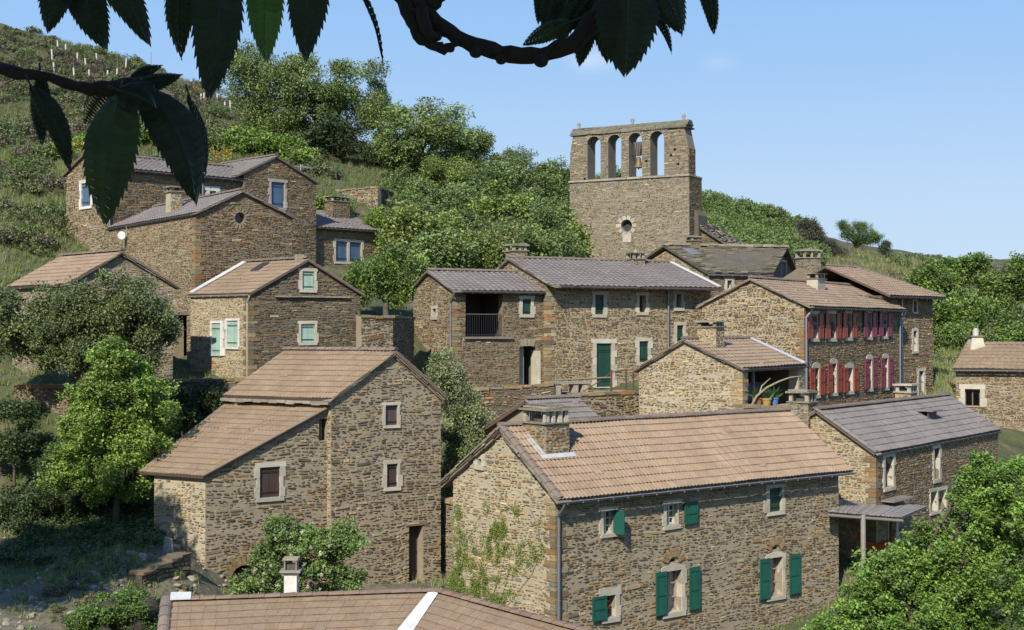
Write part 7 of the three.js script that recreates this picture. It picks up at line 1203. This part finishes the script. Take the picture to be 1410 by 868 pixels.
tree('cypress_shrub', 'brownish grey conifer on the ridge behind the slab roof', 'conifer', on(1115, 125), 125, [[1115, 328, 14, 17], [1120, 345, 18, 12], [1104, 340, 11, 12], [1112, 318, 8, 10]], { cs: 0.4, cr: 0.6, dens: 1.2, needle: true, col: [0.085, 0.085, 0.055], col2: [0.11, 0.10, 0.065], seed: 323, trunk: 0.12, limbs: 5, clumps: 1.2 });
tree('cypress_shrub', 'smaller brownish conifer next to the grey one', 'conifer', on(1143, 127), 127, [[1143, 340, 8, 10], [1152, 347, 9, 7]], { cs: 0.36, cr: 0.5, dens: 1.2, needle: true, col: [0.085, 0.085, 0.055], seed: 324, trunk: 0.08, limbs: 3, clumps: 1.2 });
// a tree outside the view whose shade lies on the path
tree('plane_tree', 'tall tree uphill of the path that shades the bank', 'tree', [-17.8, ground(-17.8, -32.6), -32.6], 32.6, [[-310, 400, 190, 140], [-330, 290, 150, 110], [-215, 410, 80, 100], [-420, 400, 150, 150]], { cs: 0.32, cr: 0.7, dens: 1.5, clumps: 1.3, ...OAK, seed: 331, trunk: 0.3, limbs: 8 });

// creeper on the sunny gable of the green-shuttered house
{
  const B = building(767, 40, 3100), P = B.L, R = rngOf(61), it = [], o = P.pt(P.hit(680, 800)[0], 0.8), T = thing('ivy', 'patchy green creeper climbing the sunny gable of the green shuttered house', 'climber', P.pt(P.hit(680, 830)[0], ground(o[0], o[2]), 0.05));
  const runs = [[[632, 835], [636, 770], [634, 720], [638, 700]], [[660, 835], [668, 790], [688, 745], [684, 715], [680, 705]], [[688, 840], [700, 800], [705, 760]], [[700, 835], [735, 790], [748, 755], [742, 722], [732, 702]], [[645, 838], [655, 800], [648, 760], [655, 735]], [[672, 838], [682, 815], [692, 790]], [[690, 705], [705, 700], [715, 712], [722, 700]]];
  for (const r of runs) { const g = new GB(); g.tube(r.map(([x, y]) => { const h = P.hit(x, y); return P.pt(h[0], h[1], 0.05); }), 0.012, 5, [0.16, 0.12, 0.08]); part('stem', g, M.bark, T); }
  const blobs = [[634, 715, 10, 20, 1], [636, 760, 12, 30, 0.8], [690, 728, 12, 14, 1.4], [686, 752, 13, 24, 1.4], [672, 700, 5, 8, 1], [648, 800, 26, 26, 1.1], [680, 815, 26, 22, 1], [700, 825, 14, 14, 0.8], [716, 705, 6, 8, 1], [745, 722, 7, 9, 1], [744, 760, 9, 12, 0.9], [725, 765, 14, 22, 0.35], [708, 770, 14, 26, 0.4], [700, 700, 10, 6, 0.4], [660, 760, 22, 34, 0.3], [630, 810, 10, 26, 1]];
  for (const [x, y, rx, ry, k] of blobs) for (let i = 0; i < rx * ry * 0.62 * k; i++) { const a = R() * 6.28, e = Math.sqrt(R()), h = P.hit(x + Math.cos(a) * rx * e, y + Math.sin(a) * ry * e), f = 0.7 + R() * 0.6; if (fbm(h[0] * 5 + 4, h[1] * 3.4, 3) < 0.43) continue; it.push([P.pt(h[0], h[1], 0.05 + R() * 0.07), 0.07 + R() * 0.04, mul(mix([0.15, 0.24, 0.03], [0.24, 0.28, 0.06], R()), f)]); }
  scatter('leaves', T, CL[0], M.leaf, it);
}
// ivy over the wall beside the path
{
  const R = rngOf(62), it = [], T = thing('ivy_mound', 'thick ivy mound draped over a low wall by the stony path', 'ivy', on(165, 37)), ells = [[165, 838, 42, 18], [205, 840, 22, 22], [125, 852, 26, 14], [190, 862, 34, 26], [150, 870, 40, 20]].map(([x, y, rx, ry]) => { const c = W(x, y, 36.4), s = 36.4 / F; return [c[0], c[1], c[2], rx * s, ry * s, 0.6]; });
  const core = new GB(); for (const e of ells) core.from(new THREE.IcosahedronGeometry(1, 2), (x, y, z) => [e[0] + x * e[3] * 0.8, e[1] + y * e[4] * 0.8, e[2] + z * e[5] * 0.8], [0.05, 0.045, 0.03]); part('wall_core', core, M.stone, T);
  const { items } = crownPoints(ells, { cs: 0.12, cr: 0.2, dens: 1.2, col: [0.07, 0.14, 0.018], col2: [0.12, 0.2, 0.03], floor: -9, clumps: 1.4 }, R); scatter('leaves', T, CL[1], M.leaf, items);
}
// uncountable growth: grass, scrub and herbs
{
  const R = rngOf(71), blade = new GB(); for (let i = 0; i < 14; i++) { const a = R() * 6.28, b = [(R() - 0.5) * 0.6, 0, (R() - 0.5) * 0.6], t = [b[0] + Math.cos(a) * 0.35, 0.6 + R() * 0.5, b[2] + Math.sin(a) * 0.35], s = [Math.sin(a) * 0.035, 0, -Math.cos(a) * 0.035], k = 0.8 + R() * 0.4; blade.tri(sub(b, s), add(b, s), t, [k, k, k]); }
  const gg = blade.geo(), it = [], place = (n, f, s0, s1, cols) => { for (let i = 0; i < n; i++) { const p = f(); if (!p) continue; const c = cols[Math.floor(R() * cols.length)]; it.push([p, s0 + R() * (s1 - s0), mul(c, 0.75 + R() * 0.5)]); } };
  const G1 = [[0.14, 0.20, 0.05], [0.19, 0.235, 0.07], [0.23, 0.23, 0.10]], hill = (x0, x1, d0, d1) => () => on(x0 + R() * (x1 - x0), d0 + R() * (d1 - d0));
  const G2 = G1.map(c => mul(c, 0.72)); place(12000, hill(-20, 620, 84, 130), 0.15, 0.5, G2); place(3600, hill(-20, 150, 62, 90), 0.12, 0.4, G1); place(6000, hill(-20, 480, 120, 172), 0.2, 0.6, G2); place(900, hill(-10, 215, 40, 47), 0.1, 0.28, G1); place(2500, hill(1080, 1420, 100, 140), 0.3, 0.8, [[0.16, 0.18, 0.06], [0.2, 0.2, 0.09]]); place(1800, hill(1260, 1420, 76, 100), 0.25, 0.6, G1); place(900, hill(-10, 640, 34, 48), 0.1, 0.3, G1); place(2500, hill(-10, 1410, 48, 62), 0.15, 0.45, G1); place(1500, hill(700, 1400, 36, 48), 0.15, 0.5, G1);
  const o = new THREE.InstancedMesh(gg, new THREE.MeshStandardMaterial({ color: 0xffffff, vertexColors: true, roughness: 0.9, side: THREE.DoubleSide }), it.length), m = new THREE.Matrix4(), q = new THREE.Quaternion(), c = new THREE.Color(); it.forEach(([p, s, k], i) => { q.setFromEuler(new THREE.Euler(0, R() * 6.28, 0)); m.compose(new THREE.Vector3(...p), q, new THREE.Vector3(s, s, s)); o.setMatrixAt(i, m); o.setColorAt(i, c.setRGB(...k)); }); o.name = 'grass'; o.userData.kind = 'stuff'; scene.add(o);
  // scrub: low leafy domes over the hillside
  const sc = []; const dome = (p, r, col, cs) => { const n = Math.round(26 * r * r / (cs * cs) * 0.11 + 8); for (let k = 0; k < n; k++) { const a = R() * 6.28, e = Math.sqrt(R()) * r, h = Math.sqrt(Math.max(0, 1 - (e / r) ** 2)) * r * 0.75; sc.push([[p[0] + Math.cos(a) * e, p[1] + h * (0.35 + 0.65 * R()), p[2] + Math.sin(a) * e], cs * (0.7 + R() * 0.6), mul(col, 0.7 + R() * 0.6)]); } };
  const SC = [[0.13, 0.18, 0.05], [0.16, 0.18, 0.07], [0.16, 0.14, 0.085], [0.12, 0.165, 0.05], [0.14, 0.12, 0.075]];
  for (let i = 0; i < 60; i++) { const p = on(-20 + R() * 130, 62 + R() * 26); dome(p, 0.3 + R() * 0.9, SC[Math.floor(R() * 4)], 0.24); }
  for (let i = 0; i < 800; i++) { const p = on(-20 + R() * 480, 90 + R() * 85); if (fbm(p[0] * 0.08 + 3, p[2] * 0.08, 2) < 0.42) continue; dome(p, 0.4 + R() * R() * 1.5, SC[Math.floor(R() * 5)], 0.34); }
  for (let i = 0; i < 420; i++) { const p = on(930 + R() * 190, 108 + R() * 44); dome(p, 0.7 + R() * 1.3, mix([0.12, 0.20, 0.04], [0.165, 0.215, 0.06], R()), 0.4); }
  for (let i = 0; i < 160; i++) { const p = on(1230 + R() * 190, 86 + R() * 70); dome(p, 0.4 + R() * 1.0, SC[Math.floor(R() * 4)], 0.34); }
  for (let i = 0; i < 140; i++) { const p = on(540 + R() * 260, 86 + R() * 40); dome(p, 0.5 + R() * 1.0, mix([0.11, 0.18, 0.04], [0.15, 0.20, 0.055], R()), 0.34); }
  for (let i = 0; i < 50; i++) { const p = on(-10 + R() * 230, 47 + R() * 6); dome(p, 0.3 + R() * 0.5, [0.055, 0.09, 0.022], 0.18); }
  for (let i = 0; i < 40; i++) { const p = on(70 + R() * 200, 36.5 + R() * 6); dome(p, 0.12 + R() * 0.22, mix([0.09, 0.14, 0.03], [0.15, 0.14, 0.06], R()), 0.1); }
  for (const d of [99, 107, 116, 126, 137, 149, 160]) for (let x = -20; x < 440; x += 5 + R() * 7) { const p = on(x, d + (R() - 0.5) * 1.6 + 5 * Math.sin(x * 0.011 + d)); dome(p, 0.35 + R() * 0.5, R() < 0.4 ? [0.115, 0.1, 0.06] : [0.10, 0.145, 0.045], 0.27); }
  for (let i = 0; i < 70; i++) { const p = on(-10 + R() * 225, 43.5 + R() * 5); dome(p, 0.25 + R() * 0.4, [0.075, 0.12, 0.03], 0.15); }
  scatter('scrub', null, CL[2], M.leaf, sc);
  const br = []; for (const [x, y] of [[266, 132], [300, 230], [106, 215], [345, 150], [420, 230]]) { const p = groundHit(x, y); if (p) for (let k = 0; k < 40; k++) br.push([[p[0] + (R() - 0.5) * 1.8, p[1] + R() * 1.1, p[2] + (R() - 0.5) * 1.8], 0.2 + R() * 0.12, [0.42, 0.30, 0.02]]); } scatter('broom_blossom', null, CL[0], M.leaf, br);
}
// ---------------------------------------------------------------- chestnut tree over the viewer: trunk, shading crown, hanging branches with big toothed leaves
{
  const b = [1.9, ground(1.9, 3.2), 3.2], T = thing('chestnut_tree', 'chestnut tree with dark branches and large toothed hanging leaves', 'tree', b), R = rngOf(91);
  const bark = [0.05, 0.038, 0.03], tg = new GB(); tg.tube([mad(b, UP, -0.4), add(b, [0, 1, 0]), add(b, [-0.2, 3, -0.4]), add(b, [-0.6, 4.6, -1.0])], [0.42, 0.33, 0.28, 0.2], 12, bark); part('trunk', tg, M.bark, T);
  const ells = [[-1.2, 14.3, 1.9, 3.6, 2.3, 3.0], [1.6, 13.9, 1.2, 2.8, 1.8, 2.6], [-3.2, 13.6, 1.0, 2.2, 1.6, 2.0], [-0.3, 12.9, 0.6, 2.6, 0.9, 1.7]];
  const { items } = crownPoints(ells, { cs: 0.26, cr: 0.5, dens: 1.1, col: [0.05, 0.09, 0.018], floor: 11.75, clumps: 1.1 }, R); scatter('crown', T, CL[1], M.leaf, items);
  const D = 1.62, twig = (name, pts, rad, dd = 0) => { const g = new GB(), p = pts.map(([x, y, e = 0]) => W(x, y, D + dd + e)); const fine = [], fr = []; for (let i = 0; i + 1 < p.length; i++) for (let k = 0; k < 4; k++) { const t = k / 4; fine.push(add(mix(p[i], p[i + 1], t), [(R() - 0.5) * 0.003, (R() - 0.5) * 0.003, 0])); fr.push((rad[i] + (rad[i + 1] - rad[i]) * t) * (0.86 + R() * 0.3)); } fine.push(p[p.length - 1]); fr.push(rad[rad.length - 1]); g.tube(fine, fr, 9, bark); return part(name, g, M.bark, T); };
  const r1 = twig('branch', [[520, -60, 0.1], [556, -10], [600, 30], [640, 58], [690, 74], [745, 76], [790, 60], [826, 20], [850, -60, 0.1]], [0.012, 0.0125, 0.011, 0.010, 0.0095, 0.010, 0.0115, 0.0115, 0.013]);
  twig('twig', [[548, -8], [566, 24], [576, 46], [592, 60], [612, 67], [628, 60]], [0.008, 0.009, 0.009, 0.007, 0.006, 0.003], -0.01); twig('twig', [[578, 10], [588, 40], [598, 54]], [0.008, 0.007, 0.007], -0.02); twig('twig', [[590, 8], [606, -6], [630, -30]], [0.01, 0.008, 0.006]);
  const r2 = twig('branch', [[-80, 70, 0.05], [20, 100], [67, 106], [115, 122], [150, 124], [185, 118], [212, 122]], [0.009, 0.008, 0.006, 0.0065, 0.010, 0.010, 0.005]); const r3 = twig('branch', [[40, -90, 0.2], [150, -40, 0.1], [260, -34, 0.05], [370, -40], [470, -44], [520, -60, 0.1]], [0.012, 0.011, 0.01, 0.009, 0.01, 0.013]);
  twig('branch', [[850, -60, 0.1], [900, -40], [960, -30], [1010, -36]], [0.012, 0.009, 0.007, 0.005]); twig('limb', [[-80, 70, 0.05], [-220, -60, 0.6], [-420, -380, 1.4]], [0.012, 0.02, 0.03]); twig('limb', [[850, -60, 0.1], [950, -300, -0.5], [1000, -700, -0.9]], [0.015, 0.022, 0.03]);
  for (const [x, y, r] of [[580, 44, 0.008], [590, 56, 0.007], [601, 50, 0.007], [604, 64, 0.006], [612, 68, 0.0055], [620, 67, 0.0055], [628, 60, 0.0045], [566, 22, 0.009], [655, 72, 0.008], [745, 84, 0.009], [690, 82, 0.007]]) { const g = new GB(), c = W(x, y, D - 0.008); g.from(new THREE.IcosahedronGeometry(r, 1), (a, b, e) => [c[0] + a, c[1] + b * 0.9, c[2] + e], bark); part('bud', g, M.bark, r1); }
  function leaf(parent, x0, y0, x1, y1, wpx, o = {}) {              // base and tip pixels, width in pixels
    const d0 = D + (o.d ?? 0), A = W(x0, y0, d0), B = W(x1, y1, d0 + (o.dt ?? 0)), L = len(sub(B, A)), ax = nrm(sub(B, A)), w = wpx * D / F / 2, face = nrm([o.yaw ?? 0, 0.15, 1]), sd = nrm(cross(ax, face)), nn = cross(sd, ax);
    const n = 15, col = mul(o.col ?? [0.026, 0.052, 0.011], 0.55), g = new GB(), bend = o.bend ?? 0, curl = (R() - 0.35) * 0.3, tw = (R() - 0.5) * 0.5, mid = t => mad(mad(mad(A, ax, L * t), nn, Math.sin(t * Math.PI) * L * 0.08 + curl * t * t * L), sd, Math.sin(t * Math.PI) * bend * D / F + 0), wid = t => w * Math.pow(Math.sin(Math.PI * Math.pow(t, 0.82)), 0.72) * (1 - 0.12 * t);
    for (const s of [-1, 1]) for (let i = 0; i < n; i++) {
      const t0 = i / n, t1 = (i + 1) / n, m0 = mid(t0), m1 = mid(t1), e = (t, k, up) => mad(mad(mid(Math.min(1, t)), sd, s * wid(Math.min(0.999, t)) * k), nn, -Math.abs(k) * w * 0.30 + up + s * k * w * tw * t + Math.sin(t * 19 + s) * w * 0.05 * k), q0 = e(t0, 0.93, 0), q1 = e(t1, 0.93, 0), tooth = mad(e(t1, 1.06, 0), ax, L * 0.024), c = mul(col, 0.85 + 0.3 * R()), v0 = e(t0 + 0.03, 0.5, 0.0022), v1 = e(t1 + 0.03, 0.5, -0.001);
      g.quad(m0, m1, v1, v0, c); g.quad(v0, v1, q1, q0, mul(c, 0.95)); g.tri(q0, q1, tooth, c);
    }
    const lf = part('leaf', g, M.bigleaf, parent); const mg = new GB(); mg.tube([mad(A, ax, -(o.stalk ?? 0.012)), mid(0.05), mid(0.5), mid(0.97)].map(p => mad(p, nn, 0.0006)), [0.0014, 0.0012, 0.0009, 0.0003], 5, mul(col, 1.3)); part('midrib', mg, M.bigleaf, parent);
    return lf;
  }
  M.bigleaf = new THREE.MeshPhysicalMaterial({ color: 0xffffff, vertexColors: true, roughness: 0.75, transmission: 0.35, thickness: 0, side: THREE.DoubleSide });
  leaf(r3, 88, -70, 66, 46, 52, { yaw: 0.4 }); leaf(r3, 112, -50, 146, 68, 56, { d: 0.02, bend: 6 }); leaf(r3, 120, -60, 201, 57, 50, { d: -0.03, bend: -10 }); leaf(r3, 104, -60, 99, 22, 40, { d: 0.05 });
  leaf(r3, 268, -60, 245, 77, 52, { d: 0.03, bend: 8 }); leaf(r3, 300, -70, 287, 136, 74, { d: -0.02, yaw: 0.3, bend: -4 }); leaf(r3, 364, -62, 369, 86, 56, { d: 0.02, col: [0.16, 0.30, 0.04] }); leaf(r3, 428, -80, 424, 86, 62, { d: -0.02 }); leaf(r3, 470, -50, 525, 86, 15, { d: 0.03, bend: -8, yaw: 1.5 });  // the one brighter leaf has backlight put into its green
  leaf(r2, 166, 124, 149, 308, 80, { d: -0.03, bend: 4, col: [0.06, 0.12, 0.018] }); leaf(r2, 196, 118, 268, 281, 74, { d: 0.0, bend: -16, yaw: 0.25 }); leaf(r2, 258, 130, 283, 241, 20, { d: 0.03, bend: -6, yaw: 1.2 }); leaf(r2, 178, 118, 252, 104, 30, { d: 0.05, bend: 4 }); leaf(r2, 176, 112, 222, 88, 22, { d: 0.06 }); leaf(r2, 150, 118, 118, 170, 40, { d: 0.04, dt: 0.03 }); leaf(r2, 40, 116, 94, 234, 34, { d: -0.02, bend: -12 }); leaf(r2, 55, 100, 60, 200, 30, { d: 0.03 });  // first leaf coloured greener to suggest light coming through
  leaf(r2, 160, 124, 215, 150, 46, { d: -0.04, bend: -4 });
  leaf(r1, 866, -44, 860, 106, 92, { d: -0.03, col: [0.03, 0.055, 0.01] }); leaf(r1, 832, -30, 836, 84, 50, { d: 0.02 }); leaf(r1, 812, 10, 798, 92, 34, { d: 0.03 }); leaf(r1, 905, -50, 939, 48, 56, { d: -0.02, bend: 4 }); leaf(r1, 962, -40, 982, 48, 26, { d: 0.02, bend: -4 }); leaf(r1, 890, 10, 926, 73, 14, { d: 0.02, bend: -6 }); leaf(r1, 884, -10, 914, 34, 24, { d: 0.04 });
  leaf(r1, 788, 30, 720, 58, 30, { d: 0.0, col: [0.06, 0.105, 0.02] }); leaf(r1, 770, -20, 748, 42, 34, { d: 0.03 }); leaf(r1, 790, -30, 770, 62, 44, { d: 0.04, col: [0.05, 0.09, 0.018] }); leaf(r1, 800, -30, 812, 50, 44, { d: 0.05 }); leaf(r1, 748, -40, 741, 32, 22, { d: 0.04 }); leaf(r1, 828, -20, 780, 40, 40, { d: 0.02 });
}

scene.traverse(o => { if (o.isMesh) { o.castShadow = true; o.receiveShadow = true; } });
renderer.render(scene, camera);
